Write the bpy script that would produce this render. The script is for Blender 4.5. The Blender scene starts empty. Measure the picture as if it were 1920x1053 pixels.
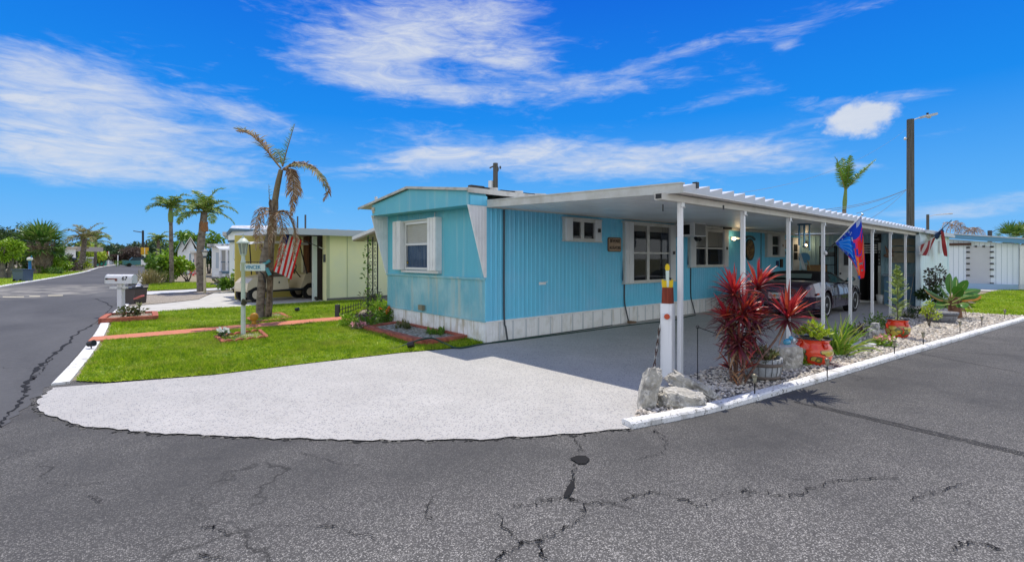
import bpy, math, random
import numpy as np
from mathutils import Vector, Matrix
random.seed(7); rng = np.random.default_rng(7)
SC = bpy.context.scene; COL = SC.collection
# ---------------------------------------------------------------- camera survey of the place
FOC, HY, YAW = 917.196, 484.239, 0.857165
CAM = np.array([-5.4532, -7.0276, 1.546])
FW = np.array([math.cos(YAW), math.sin(YAW), 0]); RT = np.array([math.sin(YAW), -math.cos(YAW), 0]); UP = np.array([0, 0, 1.])
def ray(u, v): return FW + RT*(u-960)/FOC + UP*(HY-v)/FOC
def G(u, v, z=0.0):                      # surveyed point on a level plane
    d = ray(u, v); return CAM + d*((z-CAM[2])/d[2])
def YP(u, v, y):
    d = ray(u, v); return CAM + d*((y-CAM[1])/d[1])
def XP(u, v, x):
    d = ray(u, v); return CAM + d*((x-CAM[0])/d[0])
def AT(u, v, Z): return CAM + ray(u, v)*Z
def depth(p): return float((np.array(p, float)-CAM) @ FW)
cam = bpy.data.cameras.new('camera'); cam.lens = 36*FOC/1920; cam.sensor_width = 36
cam.shift_y = -(526.5-HY)/1920; cam.clip_end = 3000; cam.clip_start = .05
co = bpy.data.objects.new('camera', cam); COL.objects.link(co); co.location = CAM
co.rotation_euler = (math.pi/2, 0, YAW-math.pi/2); SC.camera = co
# ---------------------------------------------------------------- materials
def lin(c):
    return tuple((x/12.92 if x <= .04045 else ((x+.055)/1.055)**2.4) for x in [k/255 for k in c])
class NT:
    def __init__(s, m):
        s.t = m.node_tree; s.n = s.t.nodes; s.l = s.t.links
    def add(s, typ, **kw):
        n = s.n.new(typ)
        for k, v in kw.items():
            if k.startswith('i_'):
                key = k[2:]; key = int(key) if key.isdigit() else key
                n.inputs[key].default_value = v
            else: setattr(n, k, v)
        return n
    def link(s, a, b): s.l.new(a, b)
def mixc(t, fac, a, b, mode='MIX'):
    n = t.add('ShaderNodeMix', data_type='RGBA', blend_type=mode)
    for k, x in ((0, fac), (6, a), (7, b)):
        if hasattr(x, 'links') or hasattr(x, 'is_linked'): t.link(x, n.inputs[k])
        elif k == 0: n.inputs[0].default_value = x
        else: n.inputs[k].default_value = (*x[:3], 1)
    return n.outputs[2]
def noise(t, co, scale, detail=4, rough=.55, vec=None, dist=0):
    if vec is not None:
        mp = t.add('ShaderNodeMapping'); mp.inputs['Scale'].default_value = vec; t.link(co, mp.inputs[0]); co = mp.outputs[0]
    n = t.add('ShaderNodeTexNoise'); n.inputs['Scale'].default_value = scale; n.inputs['Detail'].default_value = detail
    n.inputs['Roughness'].default_value = rough; n.inputs['Distortion'].default_value = dist; t.link(co, n.inputs['Vector']); return n.outputs['Fac']
def ramp(t, src, a, b, ca=(0, 0, 0), cb=(1, 1, 1)):
    if a > b: a, b, ca, cb = b, a, cb, ca
    n = t.add('ShaderNodeValToRGB'); t.link(src, n.inputs[0]); e = n.color_ramp.elements
    e[0].position = a; e[1].position = b; e[0].color = (*ca, 1); e[1].color = (*cb, 1); return n.outputs[0]
def math_(t, op, a, b=None, clamp=False):
    n = t.add('ShaderNodeMath', operation=op, use_clamp=clamp)
    for k, x in ((0, a), (1, b)):
        if x is None: continue
        if isinstance(x, (int, float)): n.inputs[k].default_value = x
        else: t.link(x, n.inputs[k])
    return n.outputs[0]
MATS = {}
def mat(name, col, rough=.6, spec=.35, metal=0, var=None, vec=None, streak=None, bump=None, island=0, hue=None, coat=0, trans=0, alpha=1, emit=None, sss=0, patch=None):
    """col linear rgb; var=(scale, col2, lo, hi); streak=(vec scale, col2, lo, hi); bump=(scale, dist); island=value jitter per leaf"""
    if name in MATS: return MATS[name]
    m = bpy.data.materials.new(name); m.use_nodes = True; t = NT(m); b = t.n['Principled BSDF']; out = t.n['Material Output']
    tc = t.add('ShaderNodeTexCoord'); oc = tc.outputs['Object']
    b.inputs['Roughness'].default_value = rough; b.inputs['Specular IOR Level'].default_value = spec; b.inputs['Metallic'].default_value = metal
    b.inputs['Coat Weight'].default_value = coat; b.inputs['Coat Roughness'].default_value = .03
    c = None
    if var:
        f = ramp(t, noise(t, oc, var[0], 5, .6, vec), var[2], var[3]); c = mixc(t, f, col, var[1])
    if streak:
        f = ramp(t, noise(t, oc, 1, 5, .6, streak[0]), streak[2], streak[3]); c = mixc(t, f, c if c is not None else col, streak[1])
    if hue is not None:                                   # list of colours picked per leaf
        g = t.add('ShaderNodeNewGeometry'); r = t.add('ShaderNodeValToRGB'); r.color_ramp.interpolation = 'LINEAR'
        t.link(g.outputs['Random Per Island'], r.inputs[0]); e = r.color_ramp.elements
        while len(e) < len(hue): e.new(.5)
        for i, h in enumerate(hue): e[i].position = i/(len(hue)-1); e[i].color = (*h, 1)
        c = r.outputs[0]
    for patch in (patch if isinstance(patch, list) else [patch] if patch else []):
        f = ramp(t, noise(t, oc, patch[0], 4, .6), patch[2], patch[3]); f = math_(t, 'MULTIPLY', f, patch[4]); c = mixc(t, f, c if c is not None else col, patch[1])
    if island:
        g = t.add('ShaderNodeNewGeometry'); w = t.add('ShaderNodeTexWhiteNoise', noise_dimensions='1D'); t.link(g.outputs['Random Per Island'], w.inputs['W'])
        v = math_(t, 'MULTIPLY_ADD', w.outputs[0], 2*island); t.n[-1].inputs[2].default_value = 1-island
        cc = t.add('ShaderNodeCombineColor'); [t.link(v, cc.inputs[k]) for k in range(3)]
        c = mixc(t, 1.0, c if c is not None else col, cc.outputs[0], 'MULTIPLY')
    if c is None: b.inputs['Base Color'].default_value = (*col, 1)
    else: t.link(c, b.inputs['Base Color'])
    if bump:
        bn = t.add('ShaderNodeBump'); bn.inputs['Distance'].default_value = bump[1]; bn.inputs['Strength'].default_value = 1
        t.link(noise(t, oc, bump[0], 5, .6), bn.inputs['Height']); t.link(bn.outputs[0], b.inputs['Normal'])
    if trans:                                             # thin leaf or cloth letting light through
        tr = t.add('ShaderNodeBsdfTranslucent'); mx = t.add('ShaderNodeMixShader'); mx.inputs[0].default_value = trans
        if c is None: tr.inputs[0].default_value = (*col, 1)
        else: t.link(c, tr.inputs[0])
        t.link(b.outputs[0], mx.inputs[1]); t.link(tr.outputs[0], mx.inputs[2]); t.link(mx.outputs[0], out.inputs[0])
    if emit: b.inputs['Emission Color'].default_value = (*emit[0], 1); b.inputs['Emission Strength'].default_value = emit[1]
    MATS[name] = m; return m
def glass_mat(name, tint=(.02, .025, .03), clear=.6):
    if name in MATS: return MATS[name]
    m = bpy.data.materials.new(name); m.use_nodes = True; t = NT(m); b = t.n['Principled BSDF']; out = t.n['Material Output']
    b.inputs['Base Color'].default_value = (*tint, 1); b.inputs['Roughness'].default_value = .03; b.inputs['Specular IOR Level'].default_value = .7
    tp = t.add('ShaderNodeBsdfTransparent'); mx = t.add('ShaderNodeMixShader'); mx.inputs[0].default_value = clear
    t.link(b.outputs[0], mx.inputs[1]); t.link(tp.outputs[0], mx.inputs[2]); t.link(mx.outputs[0], out.inputs[0])
    MATS[name] = m; return m
# ---------------------------------------------------------------- mesh builder
class MB:
    def __init__(s): s.v = []; s.f = []; s.mi = []; s.sm = []; s.n = 0
    def raw(s, V, F, mi=0, sm=False):
        V = np.asarray(V, float); o = s.n; s.v.append(V); s.n += len(V)
        s.f += [tuple(int(i)+o for i in q) for q in F]; s.mi += [mi]*len(F); s.sm += [sm]*len(F); return s
    def box(s, a, b, mi=0):
        a = np.minimum(a, b) if False else np.array(a, float); b = np.array(b, float); a, b = np.minimum(a, b), np.maximum(a, b)
        V = [(x, y, z) for x in (a[0], b[0]) for y in (a[1], b[1]) for z in (a[2], b[2])]
        return s.raw(V, [(0, 1, 3, 2), (4, 6, 7, 5), (0, 4, 5, 1), (2, 3, 7, 6), (0, 2, 6, 4), (1, 5, 7, 3)], mi)
    def obox(s, c, size, ax=None, mi=0):                   # ax = three row vectors
        A = np.eye(3) if ax is None else np.array(ax, float); h = np.array(size)/2
        V = [np.array(c)+A.T@(np.array([x, y, z])*h) for x in (-1, 1) for y in (-1, 1) for z in (-1, 1)]
        return s.raw(V, [(0, 1, 3, 2), (4, 6, 7, 5), (0, 4, 5, 1), (2, 3, 7, 6), (0, 2, 6, 4), (1, 5, 7, 3)], mi)
    def poly(s, pts, mi=0): return s.raw(pts, [tuple(range(len(pts)))], mi)
    def prism(s, pts, off, mi=0):                          # polygon pts (3d) swept by off
        P = np.array(pts, float); n = len(P); V = np.vstack([P, P+np.array(off)])
        F = [tuple(range(n))[::-1], tuple(range(n, 2*n))]+[(i, (i+1) % n, n+(i+1) % n, n+i) for i in range(n)]
        return s.raw(V, F, mi)
    def tube(s, pts, r, n=8, mi=0, cap=True, sm=True):
        P = np.array(pts, float); m = len(P); r = np.full(m, r) if np.isscalar(r) else np.array(r, float)
        T = np.gradient(P, axis=0); T /= np.linalg.norm(T, axis=1)[:, None]+1e-12
        ref = np.array([0, 0, 1.]) if abs(T[0][2]) < .9 else np.array([1., 0, 0]); V = []
        A = np.cross(T[0], ref); A /= np.linalg.norm(A)
        for i in range(m):
            A = A-T[i]*(A@T[i]); A /= np.linalg.norm(A)+1e-12; B = np.cross(T[i], A)
            for k in range(n):
                a = 2*math.pi*k/n; V.append(P[i]+r[i]*(math.cos(a)*A+math.sin(a)*B))
        F = [(i*n+k, i*n+(k+1) % n, (i+1)*n+(k+1) % n, (i+1)*n+k) for i in range(m-1) for k in range(n)]
        s.raw(V, F, mi, sm)
        if cap: s.raw(V[:n], [tuple(range(n))[::-1]], mi); s.raw(V[-n:], [tuple(range(n))], mi)
        return s
    def lathe(s, prof, c=(0, 0, 0), n=20, mi=0, sm=True, sq=1):
        V = []; c = np.array(c, float)
        for r, z in prof:
            for k in range(n):
                a = 2*math.pi*k/n; V.append(c+np.array([r*math.cos(a), r*math.sin(a)*sq, z]))
        F = [(i*n+k, i*n+(k+1) % n, (i+1)*n+(k+1) % n, (i+1)*n+k) for i in range(len(prof)-1) for k in range(n)]
        return s.raw(V, F, mi, sm)
    def ball(s, c, r, nu=12, nv=8, mi=0, jit=0, sm=True):
        r = np.full(3, r) if np.isscalar(r) else np.array(r, float); V = []; c = np.array(c, float)
        for i in range(nv+1):
            th = math.pi*i/nv
            for k in range(nu):
                a = 2*math.pi*k/nu; d = np.array([math.sin(th)*math.cos(a), math.sin(th)*math.sin(a), math.cos(th)])
                V.append(c+d*r*(1+jit*random.uniform(-1, 1)*(0 < i < nv)))
        F = [(i*nu+k, (i+1)*nu+k, (i+1)*nu+(k+1) % nu, i*nu+(k+1) % nu) for i in range(nv) for k in range(nu)]
        return s.raw(V, F, mi, sm)
    def ribbon(s, pts, w, side, mi=0, fold=0):            # flat strip along pts, widths w, side vector(s)
        P = np.array(pts, float); m = len(P); w = np.full(m, w) if np.isscalar(w) else np.array(w, float)
        S = np.array(side, float); S = np.tile(S, (m, 1)) if S.ndim == 1 else S
        T = np.gradient(P, axis=0); S = S-T*((S*T).sum(1)/((T*T).sum(1)+1e-12))[:, None]; S /= np.linalg.norm(S, axis=1)[:, None]+1e-9
        if fold:
            N = np.cross(T, S); N /= np.linalg.norm(N, axis=1)[:, None]+1e-9; D = N*(w*fold)[:, None]
            V = np.empty((3*m, 3)); V[0::3] = P-S*w[:, None]/2+D; V[1::3] = P; V[2::3] = P+S*w[:, None]/2+D
            F = [q for i in range(m-1) for q in ((3*i, 3*i+1, 3*i+4, 3*i+3), (3*i+1, 3*i+2, 3*i+5, 3*i+4))]
        else:
            V = np.empty((2*m, 3)); V[0::2] = P-S*w[:, None]/2; V[1::2] = P+S*w[:, None]/2
            F = [(2*i, 2*i+1, 2*i+3, 2*i+2) for i in range(m-1)]
        return s.raw(V, F, mi, True)
    def frame(s, a, b, axis, t, d, mi=0):                  # rectangular frame between corners a,b; axis=normal index, bar t, depth d
        a = np.array(a, float); b = np.array(b, float); i, k = [q for q in range(3) if q != axis]
        def bx(lo_i, hi_i, lo_k, hi_k):
            A = a.copy(); B = a.copy(); A[i], B[i], A[k], B[k] = lo_i, hi_i, lo_k, hi_k; B[axis] = a[axis]+d; s.box(A, B, mi)
        i0, i1 = sorted((a[i], b[i])); k0, k1 = sorted((a[k], b[k]))
        bx(i0, i1, k0, k0+t); bx(i0, i1, k1-t, k1); bx(i0, i0+t, k0+t, k1-t); bx(i1-t, i1, k0+t, k1-t); return s
def mesh_of(name, mb, mats, org=None, rot=0):
    me = bpy.data.meshes.new(name); V = np.vstack(mb.v) if mb.v else np.zeros((0, 3))
    if org is not None:
        V = V-np.array(org, float)
        if rot: c, q = math.cos(-rot), math.sin(-rot); V = V@np.array([[c, q, 0], [-q, c, 0], [0, 0, 1]])
    me.from_pydata(V.tolist(), [], mb.f)
    for m in (mats if isinstance(mats, (list, tuple)) else [mats]): me.materials.append(m)
    me.polygons.foreach_set('material_index', np.array(mb.mi, np.int32)); me.polygons.foreach_set('use_smooth', np.array(mb.sm, bool)); me.update(); return me
def tag(o, label=None, cat=None, group=None, kind=None):
    if label: o['label'] = label
    if cat: o['category'] = cat
    if group: o['group'] = group
    if kind: o['kind'] = kind
    return o
def thing(name, label, cat, loc=(0, 0, 0), rot=0, group=None):
    o = bpy.data.objects.new(name, None); o.empty_display_size = .1; COL.objects.link(o); o.location = [float(x) for x in loc]; o.rotation_euler = (0, 0, rot)
    o['frame'] = [float(x) for x in loc]+[float(rot)]
    return tag(o, label, cat, group)
def part(name, mb, mats, parent, local=False, label=None):
    r = parent
    while r.parent: r = r.parent
    fr = list(r.get('frame', (0, 0, 0, 0)))
    me = mesh_of(name, mb, mats, None if local else fr[:3], 0 if local else fr[3]); o = bpy.data.objects.new(name, me); COL.objects.link(o); o.parent = parent
    if label: o['label'] = label
    return o
def single(name, mb, mats, label=None, cat=None, group=None, kind=None, org=None):
    if org is None and not kind:
        V = np.vstack(mb.v); org = (*((V.min(0)+V.max(0))/2)[:2], V[:, 2].min())
    me = mesh_of(name, mb, mats, org); o = bpy.data.objects.new(name, me); COL.objects.link(o)
    if org is not None: o.location = [float(x) for x in org]; o['frame'] = [float(x) for x in org]+[0.]
    return tag(o, label, cat, group, kind)
def struct(name, mb, mats): return single(name, mb, mats, kind='structure', org=(0, 0, 0))
def copy_tree(o, loc=None, rot=None, label=None, parent=None):
    c = o.copy(); COL.objects.link(c)
    if parent: c.parent = parent
    for ch in list(o.children): copy_tree(ch, parent=c)
    if loc is not None:
        c.location = [float(x) for x in loc]; c.rotation_euler = (0, 0, rot or 0)
    if label: c['label'] = label
    return c
def text(name, body, size, loc, xdir, up, m, parent, depth_=.004, sx=1, label=None):
    cu = bpy.data.curves.new(name, 'FONT'); cu.body = body; cu.size = size; cu.align_x = 'CENTER'; cu.align_y = 'CENTER'; cu.extrude = depth_/2; cu.offset = size*.012
    ob = bpy.data.objects.new('tmp', cu); me = bpy.data.meshes.new_from_object(ob); bpy.data.objects.remove(ob)
    X = np.array(xdir, float); X /= np.linalg.norm(X); U = np.array(up, float); U /= np.linalg.norm(U); N = np.cross(X, U)
    V = np.array([v.co[:] for v in me.vertices]); V = np.array(loc, float)+np.outer(V[:, 0]*sx, X)+np.outer(V[:, 1], U)+np.outer(V[:, 2], N)
    mb = MB().raw(V, [tuple(p.vertices) for p in me.polygons]); bpy.data.meshes.remove(me)
    return part(name, mb, m, parent, label=label)
def spline(pts, n):                                       # Catmull-Rom through pts
    P = np.array(pts, float); P = np.vstack([2*P[0]-P[1], P, 2*P[-1]-P[-2]]); out = []
    for t in np.linspace(0, len(P)-3-1e-9, n):
        i = int(t); u = t-i; a, b, c, d = P[i:i+4]
        out.append(.5*((2*b)+(c-a)*u+(2*a-5*b+4*c-d)*u*u+(3*b-a-3*c+d)*u**3))
    return np.array(out)
def in_poly(x, y, poly):
    ins = np.zeros(len(x), bool); n = len(poly); j = n-1
    for i in range(n):
        xi, yi = poly[i][:2]; xj, yj = poly[j][:2]
        if yi != yj: ins ^= ((yi > y) != (yj > y)) & (x < (xj-xi)*(y-yi)/(yj-yi)+xi)
        j = i
    return ins
def fill(poly, z, mb=None, mi=0):                         # flat concave polygon as triangles
    from mathutils.geometry import tessellate_polygon
    mb = mb or MB(); P = [Vector((p[0], p[1], 0)) for p in poly]; T = tessellate_polygon([P]); F = []
    for a, b, c in T:
        n = (P[b]-P[a]).cross(P[c]-P[a]).z; F.append((a, b, c) if n > 0 else (a, c, b))
    return mb.raw([(p[0], p[1], z) for p in poly], F, mi)
def scatter(poly, n):
    P = np.array([p[:2] for p in poly]); lo, hi = P.min(0), P.max(0); out = np.zeros((0, 2))
    while len(out) < n:
        q = rng.uniform(lo, hi, (n*2, 2)); out = np.vstack([out, q[in_poly(q[:, 0], q[:, 1], poly)]])
    return out[:n]
def ragged(pts, step, amp):
    out = []
    for a, b in zip(pts, pts[1:]):
        a = np.array(a[:2], float); b = np.array(b[:2], float); L = np.linalg.norm(b-a); k = max(1, int(L/step)); nrm = np.array([-(b-a)[1], (b-a)[0]])/max(L, 1e-9)
        for i in range(k): out.append(a+(b-a)*i/k+nrm*random.uniform(-amp, amp))
    out.append(np.array(pts[-1][:2], float)); return out
# ---------------------------------------------------------------- sky and sun
SUN = Vector((.25, .34, 1.0)).normalized(); SEL = math.asin(SUN.z)
W = bpy.data.worlds.new('World'); SC.world = W; W.use_nodes = True
def build_world():
    t = NT(W); bg = t.n['Background']; sky = t.add('ShaderNodeTexSky'); sky.sky_type = 'NISHITA'; sky.sun_disc = False
    sky.sun_elevation = SEL; sky.sun_rotation = math.atan2(SUN.x, SUN.y); sky.air_density = 1.0; sky.dust_density = .3; sky.ozone_density = 4.0
    hs = t.add('ShaderNodeHueSaturation'); hs.inputs['Saturation'].default_value = SKY_SAT; hs.inputs['Hue'].default_value = SKY_HUE; hs.inputs['Value'].default_value = SKY_VAL; t.link(sky.outputs[0], hs.inputs['Color'])
    tc = t.add('ShaderNodeTexCoord'); sp = t.add('ShaderNodeSeparateXYZ'); t.link(tc.outputs['Generated'], sp.inputs[0])
    az = math_(t, 'ARCTAN2', sp.outputs[1], sp.outputs[0]); el = math_(t, 'ARCSINE', sp.outputs[2])
    def ae(u, v):
        d = ray(u, v); d = d/np.linalg.norm(d); return math.atan2(d[1], d[0]), math.asin(d[2])
    blobs = [(185, 225, 330, 95, 1.0, .05), (110, 160, 190, 70, .75, 0), (180, 322, 330, 38, .8, .02), (480, 212, 110, 30, .7, .1), (640, 332, 90, 16, .5, 0),
             (790, 62, 200, 85, 1.0, -.05), (700, 120, 110, 60, .6, .2), (790, 168, 200, 26, .95, .06), (985, 112, 80, 34, .7, 0), (900, 20, 120, 40, .5, 0),
             (1010, 290, 330, 42, .95, .02), (1320, 303, 260, 32, .75, .03), (830, 305, 160, 26, .6, -.05),
             (1290, 92, 290, 18, .52, -.16), (1520, 42, 190, 20, .52, -.14), (1150, 158, 190, 26, .5, .0), (1330, 190, 190, 18, .5, -.12), (1640, 186, 170, 16, .7, .08), (1476, 86, 34, 12, .7, 0),
             (1818, 392, 180, 24, .7, -.12), (1600, 315, 60, 10, .5, 0), (1560, 405, 220, 20, .4, 0)]
    tot = None
    for u, v, ru, rv, amp, tilt in blobs:
        a0, e0 = ae(u, v); a1, _ = ae(u+ru*.5, v); a2, _ = ae(u-ru*.5, v); ra = abs(a2-a1); _, e1 = ae(u, v-rv*.5); _, e2 = ae(u, v+rv*.5); re = abs(e1-e2)
        x = math_(t, 'SUBTRACT', az, a0); y = math_(t, 'SUBTRACT', el, e0); y = math_(t, 'ADD', y, math_(t, 'MULTIPLY', x, -tilt))   # az grows leftward
        x = math_(t, 'DIVIDE', x, ra); y = math_(t, 'DIVIDE', y, re)
        r2 = math_(t, 'ADD', math_(t, 'MULTIPLY', x, x), math_(t, 'MULTIPLY', y, y))
        g = math_(t, 'MULTIPLY', math_(t, 'EXPONENT', math_(t, 'MULTIPLY', r2, -1.1)), amp)
        tot = g if tot is None else math_(t, 'ADD', tot, g)
    cv = t.add('ShaderNodeCombineXYZ'); t.link(az, cv.inputs[0]); t.link(el, cv.inputs[1])
    n1 = noise(t, cv.outputs[0], 4.5, 9, .62, (1, 3.2, 1), .7); n2 = noise(t, cv.outputs[0], 15, 8, .66, (1, 4.2, 1), .8); n3 = noise(t, cv.outputs[0], 2.2, 5, .6, (1, 2.5, 1), .3)
    n5 = noise(t, cv.outputs[0], 7, 9, .68, (1, 4.5, 1), 1.2)
    # general broken cloud in the part of the sky behind the viewer
    dens = math_(t, 'ADD', tot, math_(t, 'MULTIPLY', math_(t, 'SUBTRACT', n1, .5), 1.9)); dens = math_(t, 'ADD', dens, math_(t, 'MULTIPLY', math_(t, 'SUBTRACT', n2, .5), 1.0))
    den = math_(t, 'MULTIPLY', dens, 1.0); mr = t.add('ShaderNodeMapRange', interpolation_type='SMOOTHSTEP'); t.link(den, mr.inputs[0]); mr.inputs[1].default_value = .20; mr.inputs[2].default_value = 1.25; mr.inputs[4].default_value = .90
    # the small cumulus over the street light
    a0, e0 = ae(1612, 222); x = math_(t, 'DIVIDE', math_(t, 'SUBTRACT', az, a0), .054); y = math_(t, 'DIVIDE', math_(t, 'SUBTRACT', el, e0), .030)
    n4 = noise(t, cv.outputs[0], 34, 6, .6, (1, 1.3, 1)); r = math_(t, 'SQRT', math_(t, 'ADD', math_(t, 'MULTIPLY', x, x), math_(t, 'MULTIPLY', y, y)))
    cm = t.add('ShaderNodeMapRange', interpolation_type='SMOOTHSTEP'); t.link(math_(t, 'ADD', r, math_(t, 'MULTIPLY', math_(t, 'SUBTRACT', n4, .5), 1.3)), cm.inputs[0])
    cm.inputs[1].default_value = 1.15; cm.inputs[2].default_value = .55; cm.inputs[3].default_value = 0; cm.inputs[4].default_value = .95
    gen = t.add('ShaderNodeMapRange', interpolation_type='SMOOTHSTEP'); t.link(n3, gen.inputs[0]); gen.inputs[1].default_value = .35; gen.inputs[2].default_value = .6
    cosv = math_(t, 'COSINE', math_(t, 'SUBTRACT', az, YAW)); bk = t.add('ShaderNodeMapRange', interpolation_type='SMOOTHSTEP'); t.link(cosv, bk.inputs[0]); bk.inputs[1].default_value = .6; bk.inputs[2].default_value = .1
    back = math_(t, 'MULTIPLY', gen.outputs[0], bk.outputs[0])
    wisp = ramp(t, n5, .30, .62, (.42,)*3, (1,)*3); mask = math_(t, 'MAXIMUM', math_(t, 'MAXIMUM', math_(t, 'MULTIPLY', mr.outputs[0], wisp), cm.outputs[0]), math_(t, 'MULTIPLY', back, .9))
    cl = mixc(t, n2, (.66*CLD, .75*CLD, .92*CLD), (.88*CLD, .91*CLD, .96*CLD))
    gr = t.add('ShaderNodeValToRGB'); er = gr.color_ramp.elements; elp = math_(t, 'MULTIPLY', el, 1/1.0); t.link(elp, gr.inputs[0])
    for i, (p_, c_) in enumerate(((.0, (.20, .52, .95)), (.10, (.10, .44, .95)), (.27, (.004, .26, .88)), (.55, (.0, .11, .72)))):
        if i > 1: er.new(p_)
        er[i].position = p_; er[i].color = (*c_, 1)
    gm = t.add('ShaderNodeVectorMath', operation='SCALE'); gm.inputs['Scale'].default_value = 1/SKY_STR*.90; t.link(gr.outputs[0], gm.inputs[0])
    blue = mixc(t, .95, hs.outputs[0], gm.outputs[0])
    front = mixc(t, mask, blue, cl)
    # unseen bright cloud added low behind the viewer, to lift the shaded walls
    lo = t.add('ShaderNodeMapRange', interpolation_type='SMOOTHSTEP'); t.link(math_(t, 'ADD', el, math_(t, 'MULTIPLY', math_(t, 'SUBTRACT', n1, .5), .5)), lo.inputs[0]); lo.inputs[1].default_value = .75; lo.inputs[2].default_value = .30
    fill_cloud = math_(t, 'MULTIPLY', math_(t, 'MULTIPLY', lo.outputs[0], bk.outputs[0]), .92)
    t.link(mixc(t, fill_cloud, front, (FILL_CLOUD*.92, FILL_CLOUD*.97, FILL_CLOUD)), bg.inputs['Color']); bg.inputs['Strength'].default_value = SKY_STR
SKY_STR, SKY_SAT, SKY_HUE, SKY_VAL, CLD = .15, 1.25, .51, 1.0, 5.4
FILL_CLOUD = 8.2
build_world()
sl = bpy.data.lights.new('sun', 'SUN'); sl.energy = 4.3; sl.angle = math.radians(.53); sl.color = (1, .93, .81)
so = bpy.data.objects.new('sun', sl); COL.objects.link(so); so.rotation_euler = (-SUN).to_track_quat('-Z', 'Y').to_euler(); so.location = (0, 0, 30)
SC.view_settings.view_transform = 'Standard'; SC.view_settings.look = 'None'; SC.view_settings.exposure = 0.12; SC.view_settings.gamma = 1
SC.cycles.max_bounces = 8; SC.cycles.transparent_max_bounces = 16; SC.cycles.sample_clamp_indirect = 6
# ---------------------------------------------------------------- colours
WHITE = (.82, .82, .82)
M = dict(
 white=mat('white_paint', WHITE, .45, .4, var=(3, (.62, .63, .63), .5, .85)),
 post=mat('post_paint', (.84, .85, .86), .35, .45, streak=((14, 14, .7), (.60, .61, .62), .52, .8)),
 trim=mat('grey_white_trim', (.62, .62, .58), .5, var=(4, (.45, .44, .38), .5, .8)),
 skirt=mat('skirting_white', (.84, .85, .85), .5, var=(4, (.66, .66, .62), .5, .75), streak=((5, 5, .8), (.45, .40, .30), .57, .78)),
 fskirt=mat('skirting_stained', (.80, .82, .82), .5, var=(5, (.62, .62, .56), .45, .7), streak=((7, 7, .5), (.38, .30, .18), .50, .70)),
 blue=mat('home_blue', (.15, .60, .84), .42, .4, var=(1.1, (.21, .59, .83), .45, .7), streak=((9, 9, .5), (.11, .50, .74), .5, .85), bump=(5, .006)),
 teal=mat('home_teal', (.11, .47, .60), .45, .4, var=(1.2, (.16, .53, .61), .5, .8), streak=((7, 7, .35), (.36, .56, .60), .55, .85)),
 tealw=mat('home_teal_worn', (.17, .45, .53), .5, .35, var=(1.5, (.38, .60, .62), .42, .72), streak=((6, 6, .4), (.46, .53, .47), .52, .8)),
 roofw=mat('roof_white_metal', (.58, .61, .66), .4, .4, var=(2, (.5, .49, .46), .5, .8)),
 ceil=mat('carport_ceiling', (.88, .88, .87), .35, .4, var=(1, (.74, .73, .70), .4, .7)),
 glass=glass_mat('window_glass', (.02, .025, .03), .55), blind=mat('window_blind', (.72, .70, .62), .6), dark=mat('dark_interior', (.012, .013, .016), .7, .2),
 curt=mat('curtain', (.16, .19, .24), .8, .1, streak=((60, 60, 1), (.05, .07, .11), .4, .6)),
 shut=mat('shutter', (.74, .76, .76), .5), alu=mat('aluminium', (.66, .67, .67), .35, .5, metal=.3),
 black=mat('black_plastic', (.012, .012, .013), .4, .4), rubber=mat('rubber', (.018, .018, .018), .75, .2), steel=mat('steel', (.55, .56, .57), .25, .5, metal=.9),
 hose=mat('green_hose', (.01, .045, .035), .4), cable=mat('grey_cable', (.06, .07, .08), .5), iron=mat('black_iron', (.015, .015, .017), .5), rust=mat('rusty_chain', (.09, .045, .03), .8),
 brick=mat('red_brick', (.46, .14, .09), .8, .2, var=(9, (.22, .075, .05), .4, .7), bump=(60, .004)), path=mat('red_path', (.54, .20, .12), .85, .2, var=(5, (.42, .15, .09), .4, .75), streak=((20, 20, 20), (.56, .28, .19), .55, .75)),
 stone=mat('boulder_stone', (.48, .46, .41), .85, .2, var=(7, (.24, .23, .21), .46, .64), streak=((16, 16, 16), (.60, .58, .53), .54, .62), bump=(18, .05)),
 kerb=mat('kerb_white', (.76, .76, .75), .6, .3, var=(5, (.40, .39, .36), .52, .74), streak=((30, 30, 30), (.22, .21, .19), .57, .64), bump=(25, .008)),
 wood=mat('weathered_wood', (.16, .14, .12), .9, .2, streak=((18, 18, .8), (.07, .06, .05), .4, .65)),
 bark=mat('palm_bark', (.25, .21, .17), .9, .15, var=(6, (.08, .065, .05), .4, .65), streak=((2, 2, 26), (.24, .21, .17), .5, .7), bump=(14, .02)),
 barkr=mat('rotten_bark', (.22, .165, .11), .95, .1, var=(5, (.05, .035, .025), .4, .6), streak=((16, 16, 1.2), (.27, .24, .19), .5, .7), bump=(12, .03)),
 mulch=mat('mulch', (.22, .17, .12), .95, .1, var=(30, (.36, .31, .25), .4, .6), bump=(40, .02)),
 dirt=mat('sandy_soil', (.27, .23, .17), .95, .1, var=(8, (.16, .15, .09), .4, .7), streak=((60, 60, 60), (.4, .35, .28), .5, .7)),
 yellow=mat('yellow_wall', (.84, .83, .48), .6, .3, var=(1.3, (.76, .78, .50), .45, .75), streak=((4, 4, .4), (.76, .75, .46), .55, .85)),
 conc=mat('concrete_path', (.50, .49, .46), .85, .2, var=(2, (.40, .39, .36), .4, .7), bump=(40, .003)),
)
G_ = [(.05, .12, .012), (.10, .20, .02), (.16, .27, .03), (.07, .14, .015)]
def leafmat(name, cols, trans=.25, rough=.45, spec=.35, patch=None): return mat(name, cols[0], rough, spec, hue=cols, trans=trans, patch=patch)
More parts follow.
